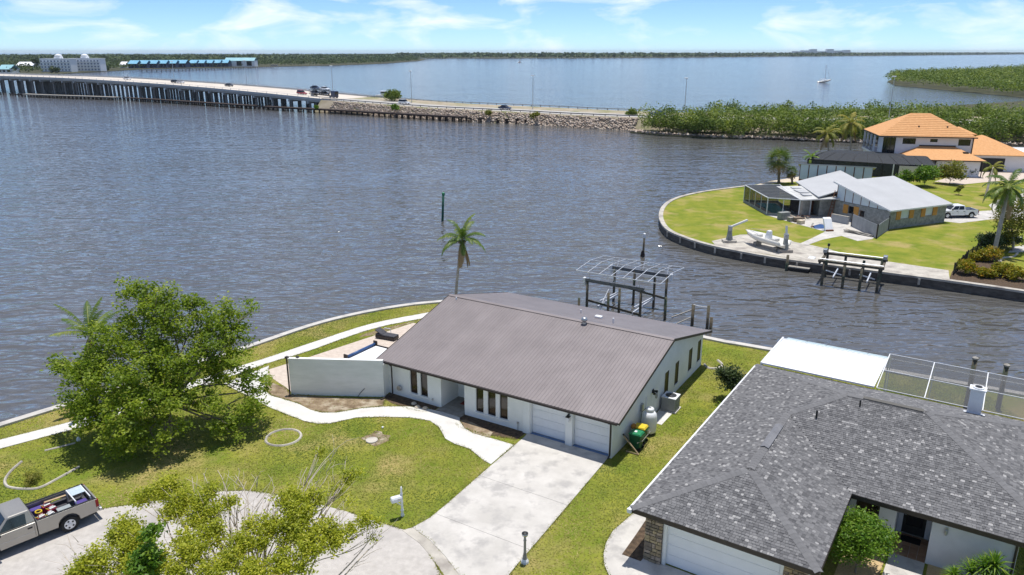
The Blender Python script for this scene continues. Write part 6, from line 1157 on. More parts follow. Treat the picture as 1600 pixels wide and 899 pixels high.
def davit(label, u, v, h, arm):
    t = thing('davit', label, 'davit', G(u, v), 0, 'boat davits'); part('plinth', t, 'old_concrete', lambda m: m.box(-0.8, 0.8, -0.5, 0.5, 0, 0.35), bevel=0.05); part('post', t, 'stone_grey', lambda m: m.tube([(0, 0, 0.3), (0, 0, h * 0.6), (0, 0, h)], [0.45, 0.3, 0.24], 6)); part('winch', t, 'steel', lambda m: m.box(-0.22, 0.22, -0.25, 0.25, h - 0.3, h + 0.25), bevel=0.03)
    part('arm', t, 'grey_wood' if arm[1] > 1 else 'jug_white', lambda m: m.bar((0, 0, h + 0.1), arm, 0.2)); return t
a_ = G(1138, 379); e_ = R(1167, 344, a_.y + 0.6); davit('concrete boat davit with its arm swung inland, left of the fishing boat', 1139, 379, 1.8, tuple(e_ - a_)); a_ = G(1226, 394); e_ = R(1229, 353, a_.y + 0.2); davit('concrete boat davit with a pale upright arm at the boat stern', 1226, 394, 1.9, tuple(e_ - a_))
fd = thing('floating_dock', 'small grey floating dock below the seawall', 'dock', (0, 0, 0)); D4 = [Vector((p[0], p[1], 0)) for p in [(30.4, 80.1), (32.3, 79.0), (33.1, 80.2), (31.2, 81.35)]]; fd.location = D4[0] 
part('deck', fd, 'grey_wood', lambda m: m.prism([tuple((p - D4[0])[:2]) for p in D4], -0.62, -0.5)); part('float', fd, 'black', lambda m: m.prism([tuple(((p - D4[0]) * 0.96)[:2]) for p in D4], -1.2, -0.621)); part('ramp', fd, 'aluminium', lambda m: m.bar((1.9, 0.2, -0.5), (3.3, 1.7, 0.15), 0.7, 0.06)); pile(fd, -0.1, 0.1, 0.75, 0.16)
bl2 = thing('boat_lift', 'weathered four-post boat lift in front of the island seawall', 'boat lift', (33.4, 77.1, 0), -0.53)
for x, y, z in [(0, -2.6, 1.5), (2.0, -2.7, 1.4), (3.6, -2.7, 1.3), (5.2, -2.5, 1.5), (-0.2, 0.9, 1.55), (1.6, 1.0, 1.4), (3.4, 1.0, 1.2), (5.1, 0.9, 1.5)]: pile(bl2, x, y, z, 0.14)
for y in (-2.6, 0.95): part('lift_beam', bl2, 'pile_wood', lambda m: m.box(-0.6, 5.6, y - 0.13, y + 0.13, 1.4, 1.62)); part('shaft', bl2, 'aluminium', lambda m: m.tube([(-0.5, y + 0.25, 1.68), (5.5, y + 0.25, 1.68)], 0.05, 7))
for x in (-0.45, 5.35): part('cross_beam', bl2, 'pile_wood', lambda m: m.box(x - 0.1, x + 0.1, -2.6, 0.95, 1.2, 1.395)); part('motor', bl2, 'steel', lambda m: m.box(x - 0.2, x + 0.2, 0.5, 1.3, 1.63, 2.0), bevel=0.04)
for x in (1.0, 4.2): part('cradle', bl2, 'aluminium', lambda m: m.bar((x, -2.5, -0.1), (x, 0.8, 0.0), 0.12, 0.18)); part('bunk', bl2, 'aluminium', lambda m: m.bar((x - 0.8, -1.9, 0.4), (x + 0.5, -0.3, -0.3), 0.12))
part('lamp', bl2, 'black', lambda m: m.lathe([(0.04, 1.6), (0.04, 2.3), (0.14, 2.35), (0.12, 2.6)], 8, (-0.2, 0.9, 0)))
jn = []                                                # stained joints of the canal wall
for k in range(13):
    f = 0.30 + k * 0.045 + random.uniform(-0.012, 0.012); i = int(f * (len(isl_path_f) - 1)); p_ = isl_path_f[i]; d_ = (isl_path_f[i + 1] - isl_path_f[i - 1]); n_ = Vector((d_.y, -d_.x)).normalized(); n_ = n_ if n_.y < 0 else -n_
    q = p_ + n_ * 0.16; part('pilaster', isl_sw, 'old_concrete', lambda m: m.box(q.x - 0.09, q.x + 0.09, q.y - 0.1, q.y + 0.1, -0.75, -0.13))
# white pickup on the drive
wt2 = G(1497, 341); pickup('pickup_truck', 'white crew-cab pickup parked beside the stone house', (wt2.x, wt2.y + 0.7, 0.018), PI + 0.06, 'paint_white', 2.05, 1.75)
# black railing fence by the canal bed
bf = thing('railing_fence', 'black metal railing fence running up from the canal seawall', 'fence', G(1489, 430)); Q0, Q1, Q2 = G(1489, 431), G(1510, 410), G(1552, 380)
for a, b in ((Q0, Q1), (Q1, Q2)):
    k = int((b - a).length / 0.28)
    for h in (0.15, 1.1): part('rail', bf, 'black', lambda m: m.bar(a - Q0 + Vector((0, 0, h)), b - Q0 + Vector((0, 0, h)), 0.05))
    for i in range(k + 1): p_ = a.lerp(b, i / k) - Q0; part('baluster', bf, 'black', lambda m: m.bar(p_, p_ + Vector((0, 0, 1.2 if i % 7 else 1.35)), 0.03 if i % 7 else 0.08))
edging('curved pale edging of the canal planting bed', GP((1560, 408), (1562, 412), (1566, 404), (1582, 402), (1590, 396)), 0.12)
crate('garden_bench', 'small white garden bench by the right frame edge', 'bench', 1586, 378, 1.2, 0.6, 0.5, 'white_metal')

# ================================================================== orange-roofed house
O0 = Vector((70.08, 146.09, 0)); OY = -0.21
HO = thing('orange_roof_house', 'two-storey white house with an orange hip roof', 'house', O0, OY)
M('orange_tile', (0.60, 0.30, 0.12), (0.68, 0.37, 0.165), 0.8, 0.8, 0.01, 4, stretch=(3, 3, 1)); M('house_white', (0.70, 0.70, 0.72), (0.76, 0.76, 0.78), 0.5, 0.85)
def hip(m, x0, x1, y0, y1, ze_, h, th=0.12):
    w = min(x1 - x0, y1 - y0) / 2; a = Vector((x0, y0, ze_)); b = Vector((x1, y0, ze_)); c = Vector((x1, y1, ze_)); d = Vector((x0, y1, ze_))
    if x1 - x0 >= y1 - y0: p, q = Vector((x0 + w, (y0 + y1) / 2, ze_ + h)), Vector((x1 - w, (y0 + y1) / 2, ze_ + h)); F = [[a, b, q, p], [b, c, q], [c, d, p, q], [d, a, p]]
    else: p, q = Vector(((x0 + x1) / 2, y0 + w, ze_ + h)), Vector(((x0 + x1) / 2, y1 - w, ze_ + h)); F = [[a, b, p], [b, c, q, p], [c, d, q], [d, a, p, q]]
    for f in F: m.slab(f, th)
def tile_ribs(parent, x0, x1, y0, z0, y1, z1, w, n, mat='orange_tile'):
    """raised tile courses on the plane facing the camera"""
    for k in range(n): t = (k + 0.5) / n; part('tile_course', parent, mat, lambda m: m.bar((x0 + w * t * 1.0, lerp(y0, y1, t), lerp(z0, z1, t) + 0.01), (x1 - w * t, lerp(y0, y1, t), lerp(z0, z1, t) + 0.01), 0.1, 0.03))
rO = part('roof', HO, 'orange_tile', lambda m: hip(m, 0, 17.05, 0, 13.49, 6.83, 3.83)); tile_ribs(rO, 0, 17.05, 0, 6.83, 6.745, 10.66, 6.745, 13)
for x in (4.3, 9.3): part('roof_vent', rO, 'dark_trim', lambda m: m.box(x + 3, x + 3.25, 2.6, 2.85, 8.2, 8.6))
part('fascia', HO, 'brown_trim', lambda m: (m.box(-0.03, 17.08, -0.06, -0.003, 6.62, 6.84), m.box(-0.06, -0.003, 0, 13.5, 6.62, 6.84), m.box(17.053, 17.1, 0, 13.5, 6.62, 6.84)))
oo = [(4.4, 6.7, 5.3, 6.4), (14.1, 16.2, 5.2, 6.4), (9.2, 10.5, 5.75, 6.35), (0.95, 3.2, 3.5, 6.5)]
part('wall', HO, 'house_white', lambda m: wall_cells(m, 0.9, 16.6, 0, 6.7, oo, 0.7, 1.0, 'x')); part('wall', HO, 'house_white', lambda m: m.box(16.3, 16.6, 1.0, 12.8, 0, 6.7)); part('wall', HO, 'house_white', lambda m: (m.box(0.9, 1.2, 1.0, 4.2, 0, 6.7), m.box(3.4, 16.3, 12.5, 12.8, 0, 6.7), m.box(3.2, 3.4, 1.0, 12.8, 0, 6.7)))
for a, b, c, d in oo: window(HO, a, b, c, d, 0.78, 'x', 'dark_trim', 'glass', w=0.1)
for x in (1.6, 2.3): part('mullion', HO, 'dark_trim', lambda m: m.box(x, x + 0.08, 0.74, 0.775, 3.55, 6.45))
bc = part('balcony', HO, 'house_white', lambda m: m.box(0.0, 3.2, 4.3, 12.9, 3.0, 3.35)); part('railing', bc, 'black', lambda m: (m.box(0.0, 0.05, 4.3, 12.9, 4.3, 4.38),)); 
for k in range(16): part('baluster', bc, 'black', lambda m: m.box(0.01, 0.04, 4.4 + k * 0.56, 4.44 + k * 0.56, 3.355, 4.295))
for y in (4.4, 7.2, 10, 12.7): part('column', HO, 'house_white', lambda m: m.box(0.1, 0.45, y - 0.17, y + 0.17, 3.36, 6.6))
part('balcony_glass', HO, 'glass', lambda m: m.box(3.12, 3.19, 4.4, 12.4, 3.4, 6.3)); part('lower_room', HO, 'house_white', lambda m: m.box(0.3, 3.19, 4.4, 12.6, 0, 2.99))
# front single-storey wing
part('wing_roof', HO, 'orange_tile', lambda m: (m.slab([(3.2, -4.6, 3.1), (17.6, -4.6, 3.1), (13.6, 0.69, 5.0), (7.6, 0.69, 5.0)], 0.12), m.slab([(17.6, -4.6, 3.1), (17.6, 0.69, 3.1), (13.6, 0.69, 5.0)], 0.12), m.slab([(3.2, 0.69, 3.1), (3.2, -4.6, 3.1), (7.6, 0.69, 5.0)], 0.12))); part('wing_wall', HO, 'house_white', lambda m: (m.box(9.5, 16.9, -3.9, 0.69, 0, 2.97), m.box(3.9, 9.5, -3.0, 0.69, 0, 2.97)))
part('wing_fascia', HO, 'brown_trim', lambda m: (m.box(3.2, 17.6, -4.66, -4.603, 2.9, 3.1), m.box(7.4, 13.8, 0.6, 0.695, 5.0, 5.2))); part('skylight', HO, 'dark_trim', lambda m: m.box(14.4, 15.3, -2.0, -1.2, 4.0, 4.3)); part('downspout', HO, 'brown_trim', lambda m: (m.tube([(16.6, 0.6, 6.6), (16.6, 0.6, 3.4)], 0.09, 6),)); part('downspout', HO, 'brown_trim', lambda m: m.tube([(17.2, -4.5, 3.0), (17.2, -4.1, 2.7), (17.2, -4.1, 0)], 0.09, 6)); part('downspout', HO, 'brown_trim', lambda m: m.tube([(9.3, -4.5, 3.0), (9.3, -4.0, 2.7), (9.3, -4.0, 0)], 0.09, 6))
# garage wing on the right
part('garage_roof', HO, 'orange_tile', lambda m: hip(m, 15.5, 28.5, 4.0, 19.0, 3.2, 3.0)); part('garage_wall', HO, 'house_white', lambda m: (m.box(16.61, 27.8, 5.0, 18.2, 0, 3.05),)); part('garage_opening', HO, 'black', lambda m: m.box(18.6, 24.2, 4.9, 4.995, 0, 2.5)); part('turret_roof', HO, 'orange_tile', lambda m: (hip(m, 16.0, 21.0, 12.0, 18.0, 6.3, 1.2),)); part('turret_wall', HO, 'house_white', lambda m: m.box(16.7, 20.4, 12.6, 17.4, 3.0, 6.2))
part('carport_roof', HO, 'white_metal', lambda m: m.slab([(27.5, 6.0, 3.3), (38, 4.5, 3.3), (38, 16, 3.5), (27.5, 16, 3.5)], 0.2))
for x, y in ((37.5, 5.0), (33, 5.7), (37.5, 15.5)): part('carport_post', HO, 'white_metal', lambda m: m.box(x - 0.1, x + 0.1, y - 0.1, y + 0.1, 0, 3.28))
og = thing('screen_cage', 'large dark pool cage left of the orange-roofed house', 'screen cage', O0, OY)
C4 = [(-13.0, -3.6), (2.0, -8.1), (8.2, -8.6), (8.2, -3.1), (0.2, 3.5), (-9.5, 5.5)]; T4 = [(-9.5, -0.6), (1.2, -4.0), (7.6, -4.5), (7.6, -3.4), (0.0, 1.8), (-7.5, 2.8)]
for i in range(6):
    a, b = C4[i], C4[(i + 1) % 6]; c, d = T4[i], T4[(i + 1) % 6]; sgs = 6 if i == 0 else 3
    for k in range(sgs):
        f0, f1 = k / sgs, (k + 1) / sgs; L2 = lambda p, q, f: Vector((lerp(p[0], q[0], f), lerp(p[1], q[1], f), 0)); p_, q_, r_, s_ = L2(a, b, f0), L2(a, b, f1), L2(c, d, f0), L2(c, d, f1); z1 = Vector((0, 0, 2.5)); z2 = Vector((0, 0, 3.6))
        part('wall_screen', og, 'screen_roof', lambda m: m.slab([p_ + Vector((0, 0, 0.1)), q_ + Vector((0, 0, 0.1)), q_ + z1, p_ + z1], 0.004, (0, 1, 0))); part('roof_screen', og, 'screen_roof', lambda m: m.slab([p_ + z1, q_ + z1, s_ + z2, r_ + z2], 0.004)); part('stud', og, 'black', lambda m: (m.bar(p_, p_ + z1, 0.1), m.bar(p_ + z1, r_ + z2, 0.08)))
part('top_screen', og, 'screen_roof', lambda m: m.slab([(x, y, 3.6) for x, y in T4], 0.004)); part('rail', og, 'black', lambda m: [m.bar((*C4[i], 2.5), (*C4[(i + 1) % 6], 2.5), 0.1) for i in range(6)]); part('white_door', og, 'white_metal', lambda m: m.bar((1.2, -7.95, 0), (1.2, -7.95, 2.5), 0.18)); part('privacy_panel', og, 'stucco_warm', lambda m: (m.prism([(2.1, -8.2), (6.2, -8.7), (6.2, -8.75), (2.1, -8.25)], 0, 2.3)))
# ================================================================== bridge, old trestle, causeway
BR = smooth_path([Vector(p) for p in [(-560, 640, 9.0), (-400, 530, 9.1), (-308, 469, 9.1), (-246, 429, 9.1), (-199, 400, 8.3), (-152, 370, 7.1), (-113, 341, 5.9), (-95, 329, 5.1), (-73, 314, 4.15), (-56, 302, 3.45)]], 6)
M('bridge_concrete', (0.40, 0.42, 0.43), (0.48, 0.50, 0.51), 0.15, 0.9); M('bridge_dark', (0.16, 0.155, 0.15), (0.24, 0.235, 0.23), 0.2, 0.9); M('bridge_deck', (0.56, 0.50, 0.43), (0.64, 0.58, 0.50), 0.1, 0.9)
bg = thing('road_bridge', 'long concrete road bridge on rows of columns crossing the water', 'bridge', (0, 0, 0))
def sweep(m, path, prof):
    """carry a closed (offset, dz) profile along a 3D path"""
    k = len(prof); o = len(m.v)
    for i, p in enumerate(path):
        t = path[min(i + 1, len(path) - 1)] - path[max(i - 1, 0)]; nr = Vector((-t.y, t.x, 0)).normalized()
        m.v += [tuple(p + nr * d + Vector((0, 0, z))) for d, z in prof]
    for i in range(len(path) - 1):
        for j in range(k): m.f.append((o + i * k + j, o + i * k + (j + 1) % k, o + (i + 1) * k + (j + 1) % k, o + (i + 1) * k + j))
    m.f += [tuple(o + j for j in range(k)), tuple(o + (len(path) - 1) * k + j for j in reversed(range(k)))]
BW_ = 27.0
part('deck', bg, 'bridge_deck', lambda m: sweep(m, BR, [(0.3, -0.9), (BW_ - 0.3, -0.9), (BW_ - 0.3, -1.15), (0.3, -1.15)]))
part('parapet', bg, 'bridge_concrete', lambda m: sweep(m, BR, [(0, -0.45), (0.28, -0.45), (0.34, -0.895), (-0.05, -0.895)])); part('parapet', bg, 'bridge_concrete', lambda m: sweep(m, BR, [(BW_ - 0.28, -0.2), (BW_, -0.2), (BW_ + 0.05, -0.895), (BW_ - 0.34, -0.895)]))
part('edge_beam', bg, 'bridge_concrete', lambda m: sweep(m, BR, [(-0.06, -0.9), (0.295, -0.9), (0.295, -1.35), (-0.06, -1.35)]))
for d in (0.6, 5.5, 10.5, 16.0, 21.0, 26.0): part('girder', bg, 'bridge_concrete', lambda m: sweep(m, BR, [(d, -1.155), (d + 0.35, -1.155), (d + 0.35, -2.1), (d, -2.1)]))
def along(path, s):
    acc = 0
    for a, b in zip(path, path[1:]):
        L = (b - a).length
        if acc + L >= s: return a.lerp(b, (s - acc) / L), (b - a).normalized()
        acc += L
    return path[-1], (path[-1] - path[-2]).normalized()
def plen(path): return sum((b - a).length for a, b in zip(path, path[1:]))
s = 8.0; LB = plen(BR)
while s < LB - 14:
    p_, t_ = along(BR, s); nr = Vector((-t_.y, t_.x, 0)); a, b = p_ + nr * 0.2, p_ + nr * (BW_ - 0.2); zc = p_.z - 2.15
    if zc > -0.4:
        pr_ = part('pier', bg, 'bridge_concrete', lambda m: m.bar((a.x, a.y, zc - 0.45), (b.x, b.y, zc - 0.45), 1.0, 0.9))
        for k in range(6):
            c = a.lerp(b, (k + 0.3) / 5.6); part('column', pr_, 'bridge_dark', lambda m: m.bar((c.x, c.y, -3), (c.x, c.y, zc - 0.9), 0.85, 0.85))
    s += 11.5
# rail posts on the parapets
for d in (0.15, BW_ - 0.15):
    rl_ = part('handrail', bg, 'steel', lambda m: sweep(m, BR, [(d - 0.05, 0.12), (d + 0.05, 0.12), (d + 0.05, 0.2), (d - 0.05, 0.2)])); s = 150
    while s < LB: p_, t_ = along(BR, s); nr = Vector((-t_.y, t_.x, 0)); q = p_ + nr * d; part('rail_post', rl_, 'steel', lambda m: m.box(q.x - 0.07, q.x + 0.07, q.y - 0.07, q.y + 0.07, q.z - 0.45, q.z + 0.12)); s += 6.5
TR = smooth_path([Vector(p) for p in [(-300, 449, 0.25), (-259, 418, 0.3), (-190, 384.6, 0.3), (-108, 327.4, 0.2), (-70, 303, 0.3), (-20.5, 268.0, 0.55), (10.7, 255.2, 0.5), (36, 243, 0.35)]], 6)
tr_ = thing('old_trestle', 'rotting dark timber trestle standing in the water before the bridge', 'trestle', (0, 0, 0)); LT = plen(TR)
def sub(path, s0, s1, n=14): return [along(path, lerp(s0, s1, i / n))[0] for i in range(n + 1)]
for nm, s0, s1, mt, hh in (('deck', 44, 118, 'grey_wood', 0.35), ('deck', 232, 338, 'trestle_wood', 0.5), ('stringer', 124, 226, 'trestle_wood', 0.3)): part(nm, tr_, mt, lambda m: sweep(m, sub(TR, s0, s1), [(-0.3, 0.25), (3.2, 0.25), (3.2, 0.25 - hh), (-0.3, 0.25 - hh)]))
s = 4.0; k = 0
while s < LT - 1:
    p_, t_ = along(TR, s); nr = Vector((-t_.y, t_.x, 0)); lone = s > 340 or s < 42
    if not lone or random.random() < 0.75:
        for d in ((0, 2.9) if not lone else (0, 1.4)):
            q = p_ + nr * d; h = q.z - 0.1 if not lone else q.z + random.uniform(-0.7, 0.35); part('pile', tr_, 'trestle_wood', lambda m: m.tube([(q.x, q.y, -3), (q.x + random.uniform(-0.15, 0.15), q.y, h)], [0.32, 0.28], 6))
        if lone and random.random() < 0.7: part('cap_beam', tr_, 'trestle_wood', lambda m: m.bar(p_ - nr * 0.5 + Vector((0, 0, -0.2)), p_ + nr * 2.2 + Vector((random.uniform(-1, 1), 0, -0.2 + random.uniform(-0.4, 0.2))), 0.5))
    s += 3.0 if not lone else random.uniform(2.4, 4.2)
# rocks of the causeway bank
def rocks(name, label, pts, size, mat):
    n = len(pts); base = np.array([(1, 0, 0), (0, 1, 0), (-1, 0, 0), (0, -1, 0), (0, 0, 1.0), (0, 0, -0.6)], float); F = np.array([(0, 1, 4), (1, 2, 4), (2, 3, 4), (3, 0, 4), (1, 0, 5), (2, 1, 5), (3, 2, 5), (0, 3, 5)])
    V = base[None] * RNG.uniform(0.6, 1.25, (n, 6, 1)) * (np.asarray(size).reshape(-1, 1, 1) * np.array([1.1, 0.9, 0.75])); a = RNG.uniform(0, 2 * PI, n); c, s_ = np.cos(a), np.sin(a)
    X = V[:, :, 0] * c[:, None] - V[:, :, 1] * s_[:, None]; Y = V[:, :, 0] * s_[:, None] + V[:, :, 1] * c[:, None]; V = np.stack([X, Y, V[:, :, 2]], 2) + pts[:, None, :]
    Q = (F[None] + (np.arange(n) * 6)[:, None, None]).reshape(-1, 3); return stuff(link(name, fast_mesh(name, V.reshape(-1, 3), Q, mat, np.repeat(RNG.random(n), 8))), label, 'rocks')
M('riprap', (0.29, 0.22, 0.17), (0.46, 0.37, 0.295), rough=0.95, c3=(0.57, 0.49, 0.41), attr='v')
nR = 5200; ss = RNG.uniform(8, 140, nR); off = RNG.uniform(-4.3, -0.4, nR); pr = []
for a, o_ in zip(ss, off):
    p_, t_ = along([Vector((q.x, q.y, 0)) for q in CW_NEAR], a); nr = Vector((-t_.y, t_.x, 0)); q = p_ + nr * o_; zz = lerp(-2.0, cwz(p_.x), (o_ + 4.8) / 4.8); pr.append((q.x, q.y, zz + 0.1))
rocks('riprap', 'pale pinkish boulders lining the bank below the causeway road', np.array(pr), RNG.uniform(0.22, 0.6, nR), 'riprap')
mp_ = GP((985, 206), (1040, 211), (1120, 215), (1200, 217), (1290, 221), (1420, 225), (1600, 227), z=-0.8); pr = []
for _ in range(900): i = random.randrange(len(mp_) - 1); q = mp_[i].lerp(mp_[i + 1], random.random()); pr.append((q.x + random.gauss(0, 0.6), q.y + random.uniform(-0.5, 2.5), -0.8 + random.uniform(0, 0.4)))
rocks('shore_rocks', 'brownish rocks at the foot of the mangroves', np.array(pr), RNG.uniform(0.3, 0.7, 900), 'riprap')
gr_ = thing('guard_rail', 'low metal guard rail along the far side of the causeway', 'guard rail', (0, 0, 0)); cp = [Vector((q.x, q.y, cwz(q.x))) for q in offset(CW_NEAR, 25.5)][:28]
part('rail', gr_, 'steel', lambda m: sweep(m, cp, [(0, 0.5), (0.1, 0.5), (0.1, 0.8), (0, 0.8)]))
for i in range(40): p_, t_ = along(cp, i * 4.0 + 1); part('post', gr_, 'dark_trim', lambda m: m.box(p_.x - 0.1, p_.x + 0.1, p_.y - 0.1, p_.y + 0.1, p_.z, p_.z + 0.75))
gr2 = thing('guard_rail', 'low dark guard rail along the near edge of the causeway', 'guard rail', (0, 0, 0)); cp = [Vector((q.x, q.y, cwz(q.x))) for q in offset(CW_NEAR, 0.4)][:28]
part('rail', gr2, 'beam_dark', lambda m: sweep(m, cp, [(0, 0.4), (0.1, 0.4), (0.1, 0.7), (0, 0.7)]))
for i in range(40): p_, t_ = along(cp, i * 4.0 + 1); part('post', gr2, 'dark_trim', lambda m: m.box(p_.x - 0.1, p_.x + 0.1, p_.y - 0.1, p_.y + 0.1, p_.z, p_.z + 0.65))
# lamp standards
def PXu(p):
    z = p.z - CAM_H; dep = p.y * math.cos(PITCH) - z * math.sin(PITCH); return 800 + FPX * p.x / dep
def on_path(u, d, path):
    """place on a road (distance d in from its near edge) that lies on sight column u"""
    best = None; L = plen(path)
    for i in range(400):
        p_, t_ = along(path, L * i / 399); q = p_ + Vector((-t_.y, t_.x, 0)) * d; e = abs(PXu(q) - u)
        if best is None or e < best[0]: best = (e, q, t_)
    return best[1], best[2]
CW3 = [Vector((q.x, q.y, cwz(q.x))) for q in CW_NEAR]
for u, pth, d, hh, lb in [(386, BR, 27.3, 11, 'leftmost tall street lamp on the bridge'), (519, BR, 27.3, 11, 'street lamp on the bridge behind the car carrier'), (645, CW3, 12.8, 12.0, 'street lamp at the start of the causeway'), (831, CW3, 14, 11.5, 'street lamp in the middle of the causeway'), (1071, CW3, 14, 11.5, 'street lamp where the mangroves begin'), (1387, CW3, 10, 12.5, 'street lamp rising from the mangroves left of the orange roof'), (273, BR, 27.3, 9, 'shorter street lamp at the bridge crest')]:
    q, t_ = on_path(u, d, pth); t = thing('street_lamp', lb, 'street lamp', q, 0, 'street lamps along the causeway'); part('pole', t, 'steel', lambda m: m.tube([(0, 0, -0.5), (0, 0, hh)], [0.14, 0.08], 6)); part('lamp_head', t, 'white_metal', lambda m: m.box(-0.7, 0.4, -0.35, 0.35, hh, hh + 0.3), bevel=0.08)
# traffic
def car(name, label, cat, loc, rz, paint, L=4.5, Hh=1.45, suv=False, group=None, pitch=0.0):
    t = thing(name, label, cat, loc, rz, group); W = 0.9; f = L / 2; t.rotation_euler = (0, pitch, rz)
    lo = [(-f + 0.05, 0.32), (-f * 0.6 - 0.38, 0.3)] + arch(-f * 0.6, 0.3, 0.38, 6) + [(-f * 0.6 + 0.38, 0.3), (f * 0.62 - 0.38, 0.3)] + arch(f * 0.62, 0.3, 0.38, 6) + [(f * 0.62 + 0.38, 0.3), (f, 0.35), (f + 0.02, 0.7), (f * 0.45, 0.92), (-f + 0.02, 0.95), (-f, 0.6)]
    part('body', t, paint, lambda m: m.xz(lo, -W, W), bevel=0.06); r0 = -f * (0.95 if suv else 0.75); r1 = -f * (0.85 if suv else 0.42); w = W - 0.18
    part('cabin', t, 'glass', lambda m: m.add([(r0, -W + 0.03, 0.93), (f * 0.48, -W + 0.03, 0.91), (f * 0.48, W - 0.03, 0.91), (r0, W - 0.03, 0.93), (r1, -w, Hh - 0.06), (f * 0.1, -w, Hh - 0.06), (f * 0.1, w, Hh - 0.06), (r1, w, Hh - 0.06)], [(0, 3, 2, 1), (4, 5, 6, 7), (0, 1, 5, 4), (1, 2, 6, 5), (2, 3, 7, 6), (3, 0, 4, 7)]), bevel=0.05)
    part('roof', t, paint, lambda m: m.box(r1 - 0.02, f * 0.12, -w - 0.01, w + 0.01, Hh - 0.055, Hh), bevel=0.02)
    for x in (-f * 0.6, f * 0.62):
        for s in (-1, 1): wheel(t, x, s * (W - 0.1), 0.32, 0.2)
    for s in (-1, 1): part('headlight', t, 'white_metal', lambda m: m.box(f - 0.05, f + 0.03, min(s * 0.5, s * 0.82), max(s * 0.5, s * 0.82), 0.55, 0.7)); part('tail_light', t, 'tail_red', lambda m: m.box(-f - 0.02, -f + 0.05, min(s * 0.5, s * 0.84), max(s * 0.5, s * 0.84), 0.62, 0.8))
    return t
def drive(u, d, pth, dz, fn, back=False):
    q, t_ = on_path(u, d, pth); return fn(q + Vector((0, 0, dz)), math.atan2(t_.y, t_.x) + (PI if back else 0))
drive(198, 17, BR, -0.89, lambda l, r: car('car', 'white car on the crest of the bridge', 'car', l, r, 'paint_white', 4.8, 1.6))
drive(273, 15, BR, -0.89, lambda l, r: car('car', 'dark car on the bridge left of the small red-lit one', 'car', l, r, 'paint_black', 4.7, 1.6, True)) ; drive(281, 15, BR, -0.89, lambda l, r: car('car', 'white and dark car just right of the dark one on the bridge', 'car', l, r, 'paint_white', 4.4, 1.45))
drive(358, 17, BR, -0.89, lambda l, r: car('car', 'dark car on the bridge slope between two lamps', 'car', l, r, 'paint_black', 4.7, 1.5))
drive(633, 7.0, CW3, 0.04, lambda l, r: car('car', 'white SUV where the bridge meets the causeway', 'car', l, r, 'paint_white', 4.9, 1.8, True)); drive(787, 8.0, CW3, 0.04, lambda l, r: car('car', 'dark blue car on the causeway beside a lamp', 'car', l, r, 'paint_navy', 4.8, 1.5)); drive(1028, 8.0, CW3, 0.04, lambda l, r: pickup('pickup_truck', 'bright blue pickup on the causeway near the mangroves', l, r, 'paint_blue', 2.05, 1.75)[0])
q, t_ = on_path(473, 12.0, BR); rz = math.atan2(t_.y, t_.x); car('car', 'red car following the car carrier down the bridge', 'car', q + Vector((0, 0, -0.89)), rz, 'paint_red', 5.0, 1.8, True, pitch=0.05)
q, t_ = on_path(504, 10.0, BR); CQ = q + Vector((0, 0, -0.89)); cc = thing('car_carrier', 'car carrier lorry driving down the bridge', 'truck', CQ, rz); cc.rotation_euler = (0, 0.05, rz)
part('cab', cc, 'paint_navy', lambda m: m.box(5.6, 7.8, -1.2, 1.2, 0.5, 3.0), bevel=0.15); part('windscreen', cc, 'glass', lambda m: m.box(7.7, 7.82, -1.0, 1.0, 1.7, 2.7)); part('lower_deck', cc, 'dark_trim', lambda m: m.box(-7.5, 5.4, -1.2, 1.2, 0.75, 0.95)); part('upper_deck', cc, 'dark_trim', lambda m: m.box(-7.0, 6.5, -1.15, 1.15, 2.75, 2.9))
for x in (-7.2, -3.5, 0.5, 4.8):
    for s in (-1.15, 1.15): part('upright', cc, 'dark_trim', lambda m: m.bar((x, s, 0.95), (x, s, 2.75), 0.12))
for x in (-6.0, -5.0, 5.0, 7.0):
    for s in (-1, 1): wheel(cc, x, s * 1.0, 0.45, 0.28)
cf, cs_ = Vector((math.cos(rz), math.sin(rz), -0.05)), Vector((0, 0, 1))
for x, z, pn, lb in ((-4.6, 0.96, 'paint_navy', 'dark blue car on the lower rear deck of the car carrier'), (0.8, 0.96, 'paint_black', 'black car on the lower front deck of the car carrier'), (-4.4, 2.92, 'paint_navy', 'dark blue car on the upper rear deck of the car carrier'), (1.2, 2.92, 'paint_white', 'white car on the upper front deck of the car carrier')): car('car', lb, 'car', CQ + cf * x + Vector((0, 0, z)), rz, pn, 4.6, 1.5, group='cars on the carrier', pitch=0.05)
# ---- boats far out
sb = G(1288, 129, WATER); s_ = thing('sailboat', 'white sailboat heeled over at anchor beyond the causeway', 'sailboat', sb, 0.15); s_.rotation_euler = (0.05, -0.1, 0.15)
part('hull', s_, 'gelcoat', lambda m: hull(m, 10.5, 3.0, 1.6), True); part('cabin', s_, 'white_metal', lambda m: m.box(-1.5, 2.0, -0.9, 0.9, 1.2, 1.95), bevel=0.15); part('mast', s_, 'white_metal', lambda m: m.tube([(0.8, 0, 1.5), (0.8, 0, 13.5)], [0.18, 0.12], 7)); part('boom', s_, 'white_metal', lambda m: m.tube([(0.7, 0, 2.8), (-3.8, 0, 2.7)], 0.2, 6)); part('stay', s_, 'white_metal', lambda m: (m.tube([(5.2, 0, 1.7), (0.8, 0, 13.2)], 0.07, 5), m.tube([(-4.8, 0, 1.4), (0.8, 0, 13.2)], 0.035, 4)))
